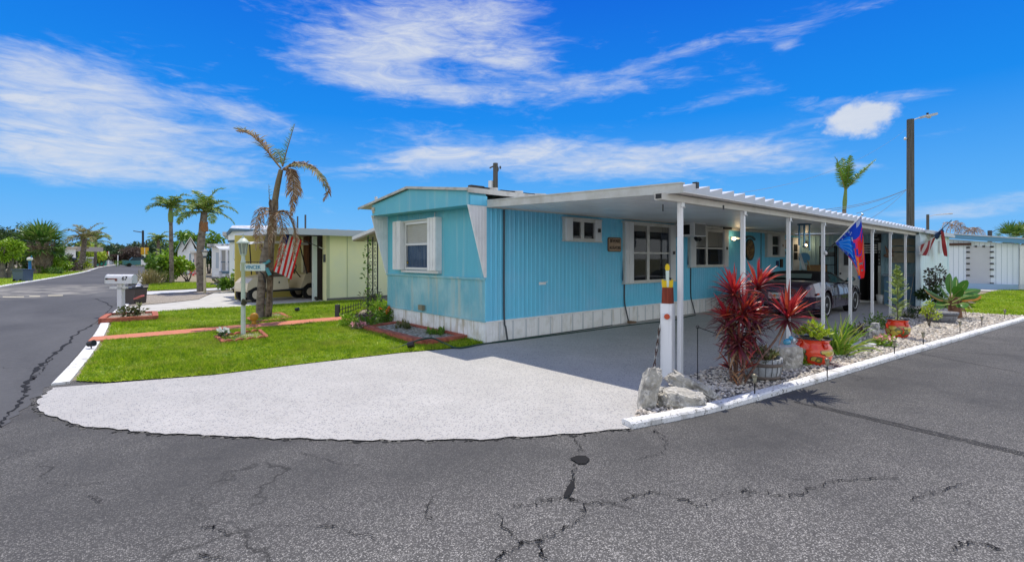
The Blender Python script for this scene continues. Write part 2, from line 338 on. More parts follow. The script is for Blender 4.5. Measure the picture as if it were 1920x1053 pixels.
LF = dict(
 grass=leafmat('grass_blades', [(.16, .30, .006), (.28, .43, .010), (.44, .56, .03), (.19, .34, .008), (.50, .52, .07)], .4, .5, .25, [(7, (.11, .23, .006), .48, .62, .85), (1.1, (.40, .42, .07), .50, .68, .6), (3.2, (.34, .30, .10), .62, .74, .7)]),
 mid=leafmat('leaf_mid_green', [(.05, .13, .012), (.11, .23, .02), (.19, .33, .035), (.08, .17, .015)]),
 bright=leafmat('leaf_bright_green', [(.13, .28, .012), (.23, .40, .02), (.34, .48, .04), (.18, .31, .02)]),
 lime=leafmat('leaf_lime', [(.28, .42, .015), (.42, .54, .025), (.52, .58, .06), (.22, .34, .02)]),
 dark=leafmat('leaf_dark_green', [(.022, .055, .015), (.04, .085, .022), (.075, .135, .035), (.03, .06, .02)], .2),
 olive=leafmat('leaf_olive', [(.05, .075, .02), (.10, .12, .035), (.15, .15, .06), (.06, .08, .03)]),
 palm=leafmat('palm_leaf', [(.07, .16, .02), (.13, .24, .03), (.22, .33, .05), (.30, .33, .09)], .3),
 sabal=leafmat('sabal_leaf', [(.04, .12, .02), (.08, .18, .03), (.14, .25, .04), (.20, .25, .07)], .25),
 deadp=leafmat('dead_palm_leaf', [(.16, .085, .045), (.27, .16, .09), (.42, .29, .18), (.55, .45, .33), (.20, .11, .06)], .15, .8, .15),
 halfp=leafmat('half_dead_palm_leaf', [(.22, .14, .07), (.16, .20, .05), (.36, .26, .15), (.12, .19, .04), (.26, .17, .09)], .15, .7, .2),
 tired=leafmat('red_cordyline_leaf', [(.36, .018, .035), (.58, .05, .035), (.40, .012, .055), (.66, .13, .04), (.22, .01, .035)], .25, .35, .45),
 timar=leafmat('maroon_cordyline_leaf', [(.10, .016, .028), (.22, .03, .04), (.06, .016, .028), (.34, .06, .05), (.13, .028, .04), (.30, .14, .08)], .15, .35, .45),
 tidry=leafmat('dry_cordyline_leaf', [(.38, .26, .16), (.45, .20, .09), (.30, .17, .10)], .2, .8, .2),
 banana=leafmat('banana_leaf', [(.035, .13, .015), (.06, .19, .02), (.09, .23, .025)], .2, .4, .4),
 aloe=leafmat('striped_leaf', [(.16, .34, .02), (.36, .48, .05), (.09, .24, .02), (.55, .52, .12)], .25),
 brown=leafmat('brown_leaf', [(.06, .04, .035), (.11, .075, .06), (.15, .11, .085), (.08, .055, .045)]),
 straw=leafmat('straw_grass', [(.28, .22, .08), (.40, .33, .14), (.20, .20, .06), (.45, .38, .22)]),
 succ=leafmat('succulent_leaf', [(.16, .20, .05), (.25, .20, .09), (.12, .18, .06), (.33, .25, .14), (.09, .16, .04)]),
 far=leafmat('far_tree_leaf', [(.04, .085, .045), (.06, .115, .055), (.09, .15, .06)], .1),
)
PET = dict(pink=leafmat('pink_petal', [(.75, .30, .34), (.80, .45, .45), (.70, .22, .30)]), white=leafmat('white_petal', [(.8, .82, .78), (.7, .75, .7)]), orange=leafmat('orange_petal', [(.85, .16, .02), (.9, .3, .05)]))
# ---------------------------------------------------------------- ground surfaces
def asphalt():
    m = bpy.data.materials.new('asphalt'); m.use_nodes = True; t = NT(m); b = t.n['Principled BSDF']; tc = t.add('ShaderNodeTexCoord'); oc = tc.outputs['Object']
    big = noise(t, oc, .3, 3, .5, (1, 1, 1), .2); med = noise(t, oc, 1.4, 4, .55, None, .2); fine = noise(t, oc, 9, 5, .7)
    wear = math_(t, 'ADD', math_(t, 'MULTIPLY', big, .7), math_(t, 'MULTIPLY', med, .5)); wear = math_(t, 'ADD', wear, math_(t, 'MULTIPLY', fine, .16))
    # the crossing in front of the lot is worn bare towards the crown of the road
    sp = t.add('ShaderNodeSeparateXYZ'); t.link(oc, sp.inputs[0])
    crown = t.add('ShaderNodeMapRange', interpolation_type='SMOOTHSTEP'); t.link(math_(t, 'ADD', sp.outputs[1], math_(t, 'MULTIPLY', sp.outputs[0], .55)), crown.inputs[0])
    crown.inputs[1].default_value = -5.6; crown.inputs[2].default_value = -8.6; crown.inputs[4].default_value = .55
    wear = math_(t, 'ADD', wear, crown.outputs[0]); w = ramp(t, wear, .52, 1.12)
    v = t.add('ShaderNodeTexVoronoi', feature='F1'); v.inputs['Scale'].default_value = 120; t.link(oc, v.inputs[0])
    cell = t.add('ShaderNodeSeparateColor'); t.link(v.outputs['Color'], cell.inputs[0])
    st = math_(t, 'MULTIPLY', ramp(t, v.outputs['Distance'], .62, .40), ramp(t, cell.outputs[0], .22, .85))       # pale stones
    base = mixc(t, w, (.052, .052, .053), (.100, .097, .092)); base = mixc(t, ramp(t, fine, .35, .75), base, (.062, .061, .061))
    stc = mixc(t, cell.outputs[1], (.24, .235, .225), (.52, .50, .47)); a = math_(t, 'MULTIPLY_ADD', w, .72); t.n[-1].inputs[2].default_value = .10
    c = mixc(t, math_(t, 'MULTIPLY', st, a), base, stc)
    # hairline cracks
    vc = t.add('ShaderNodeTexVoronoi', feature='DISTANCE_TO_EDGE'); vc.inputs['Scale'].default_value = .75
    dn = t.add('ShaderNodeTexNoise'); dn.inputs['Scale'].default_value = 3.5; dn.inputs['Detail'].default_value = 5; t.link(oc, dn.inputs['Vector'])
    vm = t.add('ShaderNodeVectorMath', operation='MULTIPLY_ADD'); t.link(dn.outputs['Color'], vm.inputs[0]); vm.inputs[1].default_value = (.6, .6, 0); t.link(oc, vm.inputs[2]); t.link(vm.outputs[0], vc.inputs[0])
    ck = math_(t, 'MULTIPLY', ramp(t, vc.outputs['Distance'], .006, .002), ramp(t, noise(t, oc, .55, 3), .53, .60)); c = mixc(t, math_(t, 'MULTIPLY', ck, .7), c, (.02, .02, .02))
    t.link(c, b.inputs['Base Color']); b.inputs['Roughness'].default_value = .85; b.inputs['Specular IOR Level'].default_value = .25
    bn = t.add('ShaderNodeBump'); bn.inputs['Distance'].default_value = .006; bn.inputs['Strength'].default_value = .7
    t.link(math_(t, 'ADD', math_(t, 'MULTIPLY', v.outputs['Distance'], -1), math_(t, 'MULTIPLY', ck, -2)), bn.inputs['Height']); t.link(bn.outputs[0], b.inputs['Normal']); return m
def street_mat():
    m = bpy.data.materials.new('side_street_asphalt'); m.use_nodes = True; t = NT(m); b = t.n['Principled BSDF']; tc = t.add('ShaderNodeTexCoord'); oc = tc.outputs['Object']
    big = noise(t, oc, .35, 5, .6, (1, .45, 1), .7); f = noise(t, oc, 12, 5, .7); v = t.add('ShaderNodeTexVoronoi'); v.inputs['Scale'].default_value = 90; t.link(oc, v.inputs[0])
    c = mixc(t, ramp(t, big, .4, .7), (.052, .053, .057), (.085, .086, .089)); c = mixc(t, math_(t, 'MULTIPLY', ramp(t, f, .45, .8), .4), c, (.13, .13, .135))
    # sandy worn patch across the street mouth
    sp = t.add('ShaderNodeSeparateXYZ'); t.link(oc, sp.inputs[0]); yy = math_(t, 'ADD', sp.outputs[1], math_(t, 'MULTIPLY', noise(t, oc, .3, 4), 14))
    band = t.add('ShaderNodeMapRange', interpolation_type='SMOOTHSTEP'); t.link(math_(t, 'ABSOLUTE', math_(t, 'SUBTRACT', yy, 33)), band.inputs[0]); band.inputs[1].default_value = 8; band.inputs[2].default_value = 2; band.inputs[4].default_value = .75
    xx = t.add('ShaderNodeMapRange', interpolation_type='SMOOTHSTEP'); t.link(sp.outputs[0], xx.inputs[0]); xx.inputs[1].default_value = -3.5; xx.inputs[2].default_value = -6
    c = mixc(t, math_(t, 'MULTIPLY', math_(t, 'MULTIPLY', band.outputs[0], xx.outputs[0]), ramp(t, noise(t, oc, 1.2, 5), .38, .6)), c, (.30, .285, .25))
    t.link(c, b.inputs['Base Color']); b.inputs['Roughness'].default_value = .8; b.inputs['Specular IOR Level'].default_value = .3
    bn = t.add('ShaderNodeBump'); bn.inputs['Distance'].default_value = .004; t.link(v.outputs['Distance'], bn.inputs['Height']); bn.inputs['Strength'].default_value = .5; t.link(bn.outputs[0], b.inputs['Normal']); return m
def apron_mat():
    m = bpy.data.materials.new('speckled_concrete'); m.use_nodes = True; t = NT(m); b = t.n['Principled BSDF']; tc = t.add('ShaderNodeTexCoord'); oc = tc.outputs['Object']
    v = t.add('ShaderNodeTexVoronoi'); v.inputs['Scale'].default_value = 62; t.link(oc, v.inputs[0]); cell = t.add('ShaderNodeSeparateColor'); t.link(v.outputs['Color'], cell.inputs[0])
    c = mixc(t, ramp(t, noise(t, oc, 1.0, 6, .65), .35, .7), (.385, .374, .357), (.475, .463, .443)); c = mixc(t, ramp(t, noise(t, oc, 30, 5, .7), .45, .75), c, (.36, .357, .35))
    c = mixc(t, math_(t, 'MULTIPLY', ramp(t, noise(t, oc, .55, 6, .7, None, .6), .50, .72), .55), c, (.33, .325, .31)); c = mixc(t, math_(t, 'MULTIPLY', ramp(t, noise(t, oc, 2.6, 6, .7, (1, .35, 1)), .60, .74), .45), c, (.29, .285, .27)); sp = math_(t, 'MULTIPLY', ramp(t, v.outputs['Distance'], .55, .30), ramp(t, cell.outputs[0], .66, .72)); c = mixc(t, math_(t, 'MULTIPLY', sp, .8), c, (.10, .11, .14))
    s2 = math_(t, 'MULTIPLY', ramp(t, v.outputs['Distance'], .5, .3), ramp(t, cell.outputs[1], .8, .85)); c = mixc(t, math_(t, 'MULTIPLY', s2, .6), c, (.33, .29, .25))
    t.link(c, b.inputs['Base Color']); b.inputs['Roughness'].default_value = .7; b.inputs['Specular IOR Level'].default_value = .35
    bn = t.add('ShaderNodeBump'); bn.inputs['Distance'].default_value = .003; t.link(noise(t, oc, 70, 4, .7), bn.inputs['Height']); t.link(bn.outputs[0], b.inputs['Normal']); return m
def turf_mat():
    return mat('turf_soil', (.17, .26, .012), .95, .1, var=(4, (.25, .31, .03), .4, .65), streak=((40, 40, 40), (.10, .15, .01), .5, .7))
MA, MS, MC, MT = asphalt(), street_mat(), apron_mat(), turf_mat()
struct('ground', MB().raw([(-900, -900, -.05), (900, -900, -.05), (900, 900, -.05), (-900, 900, -.05)], [(0, 1, 2, 3)]), mat('field_ground', (.13, .14, .055), .95, .1, var=(.6, (.24, .21, .13), .4, .7)))
RK = [(-5.81, 1.07), (-5.46, 4.79), (-5.28, 7.5), (-4.61, 14.1), (-2.21, 42.6), (1.4, 77), (6.4, 142)]              # right kerb of the side street
LK = [(-12.5, -3), (-9.7, 25), (-8.39, 36.5), (-7.04, 49.9), (-5.54, 68.8), (-3.77, 103), (-.5, 142)]
RC = [(-1.74, -4.39), (-1.0, -4.58), (-.16, -4.73), (.94, -4.87), (2.39, -5.04), (4.36, -5.26), (6.97, -5.58), (11.96, -6.17), (25, -7.75), (60, -12)]   # kerb of the front road
struct('front_road', fill([(-70, -16), (-70, 4), (-12.5, 4), (-6.2, 4), (-5.9, 1.3), (3, 1.3), (3, -3.5), (60, -11.5), (60, -20)], 0), MA)
struct('side_street', fill(LK[:1]+[tuple(p) for p in ragged([tuple(G(-120, 850)[:2]), tuple(G(0, 800)[:2]), tuple(G(40, 765)[:2]), tuple(G(70, 742)[:2]), (-5.86, .9)], .12, .05)]+[(-5.85, 1.07)]+RK+[(30, 150), (30, 160), (-30, 160), (-30, 150)]+LK[::-1][:-1], .004), MS)
struct('lot_ground', fill([(-5.79, .8)]+RK+[(60, 142), (150, 60), (150, -23.5)]+[(x, y+.02) for x, y in RC[::-1]]+[(-3.6, -2.9), (-5.5, -.9)], -.008), M['dirt'])
struct('far_block_ground', fill([(x-.02, y) for x, y in LK[1:]]+[(-60, 142), (-150, 60), (-150, 20), (-40, 20)], .03), M['dirt'])
tip = ragged([(-5.78, .95), (-5.86, .4), (-5.84, -.13), (-5.51, -1.04), (-4.98, -1.74), (-4.3, -2.49), (-3.63, -3.12), (-2.94, -3.71), (-2.12, -4.19), (-1.74, -4.39)], .07, .022)
DRV = [tuple(p) for p in tip]+[(-1.5, -4.28), (-1.02, -4.03), (-.5, -3.86), (.75, -3.72), (14.5, -3.8), (15.2, -3.8), (15.2, .0), (.02, 0), (-.06, -.06), (-.48, -.16), (-1.6, .16), (-2.86, .31), (-4.21, .42), (-5.28, .78)]
struct('driveway', fill(DRV, .012), MC)
# crumbling lip where the apron meets the road
mb = MB()
for a in ragged(tip, .035, .02):
    if random.random() < .55: mb.ball((a[0]-.015, a[1]-.015, .0), (random.uniform(.008, .03), random.uniform(.008, .03), .010), 6, 4, random.randrange(2), .3)
struct('road_edge_crumbs', mb, [mat('tar_crumb', (.03, .03, .03), .9), mat('pale_crumb', (.13, .125, .115), .9)])
# cracks and tar seams traced on the road
CR = [([(1092, 862), (1078, 880), (1072, 905), (1064, 930), (1076, 938), (1092, 942), (1098, 962), (1078, 980), (1040, 1000), (1018, 1012), (1014, 1030), (1020, 1055)], .012),
      ([(1095, 942), (1130, 944), (1165, 940), (1200, 930), (1240, 925), (1280, 940), (1320, 948), (1350, 930), (1400, 922), (1450, 926), (1490, 930), (1520, 920), (1550, 902), (1600, 900), (1680, 895)], .009),
      ([(1064, 930), (1040, 938), (1000, 945), (960, 948)], .008), ([(905, 952), (930, 968), (955, 1000), (975, 1018), (1000, 1015), (1018, 1012)], .008), ([(975, 1018), (950, 1038), (930, 1052)], .008),
      ([(1700, 938), (1750, 925), (1800, 905)], .008), ([(1790, 1040), (1800, 1022), (1840, 1020), (1865, 1028)], .008), ([(1240, 850), (1250, 835), (1238, 815), (1225, 806)], .007), ([(1200, 862), (1240, 850)], .006), ([(1075, 822), (1085, 838), (1090, 850)], .006),
      ([(560, 850), (640, 868), (700, 880)], .005), ([(600, 985), (640, 990), (700, 1010)], .006), ([(820, 930), (800, 960), (815, 985)], .006), ([(90, 905), (140, 912), (210, 905)], .005), ([(370, 1040), (400, 1046), (450, 1050)], .007), ([(160, 930), (180, 935), (190, 945)], .006), ([(380, 985), (400, 990), (430, 1003)], .006),
      ([(180, 560), (206, 575), (180, 605), (150, 622), (120, 650), (95, 670), (70, 690), (50, 722), (48, 735)], .05), ([(95, 672), (75, 700), (60, 712)], .03), ([(0, 800), (20, 775), (40, 750), (48, 735)], .03), ([(0, 690), (80, 690)], .006)]
mb = MB()
for pts, w in CR:
    P = np.array([G(u, v, .0)[:2] for u, v in pts]); Q = spline(np.c_[P, np.zeros(len(P))], len(P)*16)[:, :2]; Q = Q+np.stack([np.convolve(rng.normal(0, .022+.2*w, len(Q)), np.ones(3)/3, 'same') for _ in (0, 1)], 1)
    zz = .009; wd = .6*w*np.clip(np.convolve(rng.normal(1, 1.1, len(Q)), np.ones(5)/5, 'same'), .25, 2.2); mb.ribbon(np.c_[Q, np.full(len(Q), zz)], wd, (Q[-1][1]-Q[0][1], -(Q[-1][0]-Q[0][0]), 0))
P = [G(u, v, .01) for u, v in ((1068, 858), (1082, 853), (1098, 853), (1106, 860), (1098, 868), (1084, 868), (1078, 864))]; mb.poly([p for p in P])
P = [G(u, v, .01) for u, v in ((1066, 908), (1076, 898), (1078, 910), (1070, 925), (1060, 932), (1056, 928))]; mb.poly([p for p in P])
struct('road_cracks', mb, mat('tar_crack', (.010, .010, .011), .8, .2))
mb = MB()
for off in (0, .16):                                      # paired saw cuts across the front road
    a, b = G(1490, 752, .009), G(1925, 853, .009); n = np.array([.3, -.95, 0])*off; Q = np.array([a+(b-a)*k/30+n+np.r_[rng.normal(0, .006, 2), 0] for k in range(31)]); mb.ribbon(Q, .018, (0, 1, 0))
a, b = G(1690, 655, .009), G(1925, 700, .009); mb.ribbon([a, (a+b)/2, b], .012, (0, 1, 0)); a, b = G(1700, 652, .009), G(1925, 668, .009); mb.ribbon([a, b], .01, (0, 1, 0))
struct('road_saw_cuts', mb, mat('saw_cut', (.014, .014, .015), .8, .2))
mb = MB()                                                 # pale painted dashes on the side street
for u0, u1, v in ((5, 45, 556), (55, 75, 555), (90, 118, 553.6)): mb.poly([G(u0, v+.8, .009), G(u1, v+.5, .009), G(u1, v-.7, .009), G(u0, v-.4, .009)])
struct('street_marking', mb, mat('worn_road_paint', (.55, .5, .36), .8))
# kerbs
def kerb(name, pts, w, h, side, z0=-.02):
    n = max(20, int(sum(np.linalg.norm(np.subtract(a, b)) for a, b in zip(pts, pts[1:]))*5)); Q = spline(np.c_[np.array(pts, float), np.zeros(len(pts))], min(n, 260)); T = np.gradient(Q, axis=0); T /= np.linalg.norm(T, axis=1)[:, None]
    N = np.c_[-T[:, 1], T[:, 0], 0*T[:, 0]]*side; prof = [(0, z0), (.005, h*.7), (.02, h*.96), (.04, h), (w-.03, h), (w, h*.9), (w, z0)]; V = []
    for q, n_ in zip(Q, N):
        j = rng.normal(0, .002)
        for a, z in prof: V.append(q+n_*(a+j*(a < .03))+np.array([0, 0, z+(j if z > 0 else 0)]))
    k = len(prof); F = [(i*k+a, i*k+a+1, (i+1)*k+a+1, (i+1)*k+a) for i in range(len(Q)-1) for a in range(k-1)]+[tuple(range(k))[::-1], tuple(range((len(Q)-1)*k, len(Q)*k))]
    struct(name, MB().raw(V, F), M['kerb'])
kerb('front_kerb', RC, .135, .062, 1)
kerb('lawn_kerb', [(-5.80, 1.15), (-5.7, 2.1), (-5.58, 3.3), (-5.46, 4.72)], .17, .03, -1)
kerb('lawn_kerb', [(-5.40, 5.5), (-5.3, 7), (-5.24, 8.1)], .17, .03, -1)
kerb('street_kerb', [(-5.2, 8.7), (-4.9, 11.2), (-4.61, 14.1), (-3.4, 28), (-2.21, 42.6), (-.4, 60)], .22, .03, -1)
kerb('far_kerb', LK[1:], .25, .06, 1)
# red path, concrete, pebbles, turf
struct('garden_path', MB().prism([(-5.46, 4.83, 0), (-5.40, 5.40, 0), (-.42, 5.52, 0), (-.5, 4.72, 0)][::-1], (0, 0, .035)), M['path'])
ndr = [(-5.05, 9.9), (-4.2, 10.25), (-2.0, 10.42), (1.15, 10.55), (12, 10.6), (12, 16.5)]+[tuple(G(u, v)[:2]) for u, v in ((441, 545), (403, 549), (385, 556), (372, 562), (320, 568), (263, 573))]+[(-4.72, 12.6)]
struct('neighbour_driveway', fill(ndr, .014), M['conc'])
struct('garden_walk', fill([tuple(G(u, v)[:2]) for u, v in ((272, 553), (350, 548), (404, 544), (470, 541), (520, 538), (520, 533), (440, 533), (408, 529), (398, 534), (412, 540), (350, 543.5), (276, 547))], .016), mat('pale_walk', (.52, .53, .54), .8, var=(2, (.42, .43, .44), .4, .7)))
pebm = mat('fine_gravel', (.33, .29, .24), .9, .2, var=(45, (.15, .13, .11), .45, .6), streak=((70, 70, 70), (.52, .47, .40), .52, .66), bump=(50, .02))
struct('neighbour_gravel', fill([(-4.62, 13.0)]+[tuple(G(u, v)[:2]) for u, v in ((262, 572), (320, 567), (372, 561), (392, 551), (440, 544), (470, 541), (404, 545), (350, 549), (274, 554))], .010), pebm)
BED = [(-1.70, -4.36), (-1.4, -4.2), (-1.0, -3.99), (-.5, -3.82), (.75, -3.70), (5, -3.72), (14.4, -3.78), (14.4, -4.3), (13.2, -5.0), (13.1, -5.6), (13.3, -6.28)]+[(x, y+.14) for x, y in [(11.96, -6.17), (6.97, -5.58), (4.36, -5.26), (2.39, -5.04), (.94, -4.87), (-.16, -4.73), (-1.0, -4.58)]]
struct('pebble_bed', fill(BED, .02), mat('pebble_base', (.30, .28, .25), .95, .1, var=(40, (.14, .13, .12), .45, .6)))
def pebbles():
    cols = [(.74, .69, .60), (.56, .51, .44), (.36, .33, .30), (.80, .74, .64), (.28, .26, .24), (.64, .54, .42)]
    m = mat('pebbles', cols[0], .8, .25, hue=cols); P = scatter(BED, 17000); d = np.hypot(P[:, 0]+5.45, P[:, 1]+7.03); keep = rng.random(len(P)) < np.clip(11/d, .35, 1); P = P[keep]
    base = np.array([(1, 0, 0), (.3, .9, 0), (-.8, .6, 0), (-.85, -.5, 0), (.2, -1, 0), (.62, .1, .75), (-.1, .5, .85), (-.4, -.35, .8)]); F0 = [(0, 1, 6, 5), (1, 2, 6), (2, 3, 7, 6), (3, 4, 7), (4, 0, 5, 7), (5, 6, 7)]
    n = len(P); a = rng.uniform(0, 6.28, n); s = rng.uniform(.013, .034, n)*np.clip(.7+np.hypot(P[:, 0]+5.45, P[:, 1]+7.03)*.03, .8, 1.5); asp = rng.uniform(.55, 1, n); h = rng.uniform(.4, .9, n)
    mound = .05*np.exp(-((P[:, 0]+.1)**2+(P[:, 1]+4.45)**2)/.08); V = np.zeros((n, 8, 3)); bx = base[None, :, 0]*s[:, None]; by = base[None, :, 1]*(s*asp)[:, None]
    V[:, :, 0] = P[:, 0:1]+bx*np.cos(a)[:, None]-by*np.sin(a)[:, None]; V[:, :, 1] = P[:, 1:2]+bx*np.sin(a)[:, None]+by*np.cos(a)[:, None]; V[:, :, 2] = (.018+rng.uniform(0, .022, n)+mound)[:, None]+base[None, :, 2]*(s*h)[:, None]
    V += rng.normal(0, .0015, V.shape); single('pebbles', MB().raw(V.reshape(-1, 3), [tuple(i*8+k for k in f) for i in range(n) for f in F0]), m, kind='stuff', org=(0, 0, 0))
pebbles()
LAWN1 = [(-5.57, 1.2), (-5.28, .86), (-4.21, .45), (-2.86, .34), (-1.6, .2), (-.5, -.1), (-.02, .02), (0, .55), (-.85, .62), (-.88, 3.2), (-.6, 4.0), (-.5, 4.7), (-5.22, 4.8)]
LAWN2 = [(-5.16, 5.46), (-.42, 5.54), (.2, 6.1), (.8, 7.1), (2.6, 7.4), (2.6, 10.2), (1.0, 10.5), (-2.0, 10.38), (-4.2, 10.2), (-4.15, 8.7), (-4.15, 8.2), (-5.03, 8.15)]
LAWN3 = [(13.3, -4.95), (13.2, -5.6), (13.45, -6.25), (18, -6.85), (28.5, -8.2), (28.5, -4.6), (23.5, -4.4), (21.5, -4.2), (14.6, -3.9)]
LAWN4 = [tuple(G(u, v)[:2]) for u, v in ((277, 545), (350, 542), (410, 538), (396, 532), (380, 530), (330, 530), (280, 533))]
LAWN5 = [(-9.55, 26), (-8.3, 37.6), (-7.0, 51), (-5.5, 70), (-9.5, 70), (-12, 50), (-13, 37), (-14, 26)]
struct('front_lawn', fill(LAWN1, .016), MT); struct('front_lawn', fill(LAWN2, .017), MT); struct('side_lawn', fill(LAWN3, .018), MT); struct('verge', fill(LAWN4, .02), MT); struct('verge', fill(LAWN5, .036), MT)
def grass(polys):
    VV, n0 = [], 0
    for poly, cnt, h, w, z in polys:
        P = scatter(poly, cnt)+rng.normal(0, .022, (cnt, 2)); a = rng.uniform(0, 6.28, cnt); hh = h*rng.uniform(.5, 1.25, cnt); ww = w*rng.uniform(.6, 1.3, cnt); ln = rng.normal(0, .5, (cnt, 2))*hh[:, None]
        patch = .8+.35*np.sin(P[:, 0]*2.1+1.3*np.sin(P[:, 1]*1.7))*np.sin(P[:, 1]*2.6+P[:, 0]); hh *= np.clip(patch, .55, 1.3)
        d = np.c_[np.cos(a), np.sin(a)]*ww[:, None]/2; V = np.zeros((cnt, 3, 3)); V[:, 0, :2] = P-d; V[:, 1, :2] = P+d; V[:, 2, :2] = P+ln; V[:, :2, 2] = z; V[:, 2, 2] = z+hh; VV.append(V.reshape(-1, 3)); n0 += cnt
    V = np.vstack(VV); return MB().raw(V, np.arange(n0*3).reshape(-1, 3).tolist())
single('grass', grass([(LAWN1, 72000, .062, .015, .014), (LAWN2, 48000, .06, .019, .014)]), LF['grass'], kind='stuff', org=(0, 0, 0))
single('grass', grass([(LAWN3, 26000, .06, .022, .016)]), LF['grass'], kind='stuff', org=(0, 0, 0))
single('grass', grass([(LAWN4, 7000, .09, .03, .018), (LAWN5, 9000, .10, .05, .03)]), LF['grass'], kind='stuff', org=(0, 0, 0))
# ---------------------------------------------------------------- the blue mobile home
WD, HX = 3.84, 15.2
def ribs(mb, x0, x1, y, z0, z1, per=.112, d=.012, mi=0, sgn=-1, axis=0):
    """ribbed sheet metal in a vertical plane; axis 0 runs along x at y, axis 1 runs along y at x=y"""
    n = int((x1-x0)/per); xs = []; ds = []
    for k in range(n):
        b = x0+k*(x1-x0)/n
        for t, q in ((0, 0), (.14, 1), (.30, 1), (.44, 0)): xs.append(b+t*per); ds.append(q*d)
    xs.append(x1); ds.append(0); V = []
    for x, q in zip(xs, ds):
        for z in (z0, z1): V.append((x, y+sgn*q, z) if axis == 0 else (y+sgn*q, x, z))
    F = [(2*i, 2*i+2, 2*i+3, 2*i+1) if axis == 0 else (2*i, 2*i+1, 2*i+3, 2*i+2) for i in range(len(xs)-1)]; return mb.raw(V, F, mi)
home = thing('mobile_home', 'long turquoise and blue ribbed metal mobile home with white skirting on the corner lot', 'mobile home', (0, 0, 0))
mb = ribs(MB(), .0, HX, 0, .395, 2.50); mb.box((-.012, -.016, .395), (.07, .01, 2.50)); mb.raw([(0, WD, .0), (HX, WD, 0), (HX, WD, 2.7), (0, WD, 2.7)], [(0, 1, 2, 3)]); mb.raw([(HX, 0, 0), (HX, WD, 0), (HX, WD, 2.7), (HX, 0, 2.7)], [(0, 1, 2, 3)])
side = part('side_wall', mb, M['blue'], home)
mb = MB(); mb.raw([(.002, 0, 1.18), (.002, WD, 1.18), (.002, WD, 2.62), (.002, 0, 2.62)], [(0, 1, 2, 3)][::-1]); ribs(mb, .07, WD-.02, .0, 1.17, 2.56, .205, .006, 0, -1, 1)
fw = part('front_wall', mb, M['teal'], home)
mb = MB(); ribs(mb, .0, WD, -.012, .40, 1.165, .115, .012, 0, -1, 1); mb.box((-.045, -.012, 1.15), (.0, WD+.01, 1.19)); mb.box((-.035, -.01, .385), (.0, WD+.01, .415)); part('lower_front_panel', mb, M['tealw'], home)
# skirting
mb = MB(); ribs(mb, .0, HX, -.004, 0, .385, .065, .006); 
for k in range(44): mb.box((.30+k*.335, -.014, 0), (.335+k*.335, -.002, .378), 1)
part('side_skirting', mb, [M['skirt'], mat('skirt_seam', (.60, .63, .65), .5)], home)
mb = MB(); mb.box((0, -.028, .372), (HX, .0, .40)); part('skirting_rail', mb, M['white'], home)
mb = MB(); ribs(mb, 0, WD, -.01, 0, .385, .075, .010, 0, -1, 1); mb.box((-.024, -.012, 0), (.015, -.002, .385)); part('front_skirting', mb, M['fskirt'], home)
# roof and the deep front fascia box
EV, RG = 2.79, 3.04; X0 = -.45
mb = MB()
for y0, z0, y1, z1 in ((-.06, EV-.005, 2.09, RG), (4.5, EV, 2.09, RG)):
    mb.prism([(X0, y0, z0), (X0, y1, z1), (X0, y1, z1-.035), (X0, y0, z0-.035)], (HX-X0+.1, 0, 0))
roof = part('roof', mb, mat('home_roof_metal', (.50, .49, .45), .5, .4, var=(3, (.30, .27, .22), .45, .75)), home)
mb = MB()
for k in range(1, 26):
    x = X0+.62*k; n = np.array([0, -.25, 2.15]); mb.prism([(x, -.09, EV+.002), (x, 2.09, RG+.002), (x, 2.09, RG+.045), (x, -.09, EV+.045)], (.045, 0, 0)); mb.prism([(x, 4.5, EV+.005), (x, 2.09, RG+.003), (x, 2.09, RG+.045), (x, 4.5, EV+.045)], (.045, 0, 0))
part('roof_seam', mb, M['trim'], roof)
mb = MB()
for a, b in (((-.07, EV-.01), (2.09, RG)), ((4.5, EV-.005), (2.09, RG))):
    mb.prism([(X0-.02, a[0], a[1]), (X0-.02, b[0], b[1]), (X0-.02, b[0], b[1]-.05), (X0-.02, a[0], a[1]-.05)], (.018, 0, 0))
mb.box((X0, -.085, EV-.09), (HX, -.06, EV)); part('roof_edge', mb, mat('roof_edge_metal', (.56, .55, .50), .5, var=(4, (.33, .30, .24), .45, .7)), roof)
mb = MB(); mb.prism([(-.40, -.02, 2.49), (-.40, WD, 2.55), (-.40, WD, 2.80), (-.40, 2.09, 2.985), (-.40, -.02, 2.74)], (.39, 0, 0)); part('front_fascia', mb, M['teal'], home)
mb = MB(); mb.box((-.37, -.045, 2.492), (0, -.021, 2.665)); part('fascia_return', mb, M['blue'], home)
for y0, s in ((-.03, -1), (WD+.004, 1)):
    mb = MB(); d = .02; P = [(-.42, 2.49+(.06 if s > 0 else 0)), (.0, 2.49+(.06 if s > 0 else 0)), (.0, 1.20), (-.05, 1.20)]
    mb.prism([(x, y0, z) for x, z in P], (0, d, 0))
    for k in range(1, 6):                                # pressed ribs of the wing
        x = -.42+.42*k/6; zb = 2.49-(x+.42)/.37*1.29 if x < -.05 else 1.2; zb = max(zb, 1.2)+.02
        for yy in (y0-.006, y0+d): mb.box((x, yy, zb), (x+.018, yy+.006, 2.48))
    part('fascia_wing', mb, M['white'], home)
mb = MB(); mb.box((-.02, 1.7, 2.28), (.0, 1.72, 2.5)); part('wall_conduit', mb, M['alu'], home); mb = MB(); mb.box((-.10, 2.08, .44), (-.03, 2.24, .55)); part('drain_outlet', mb, mat('rusted_bracket', (.25, .23, .15), .7), home)
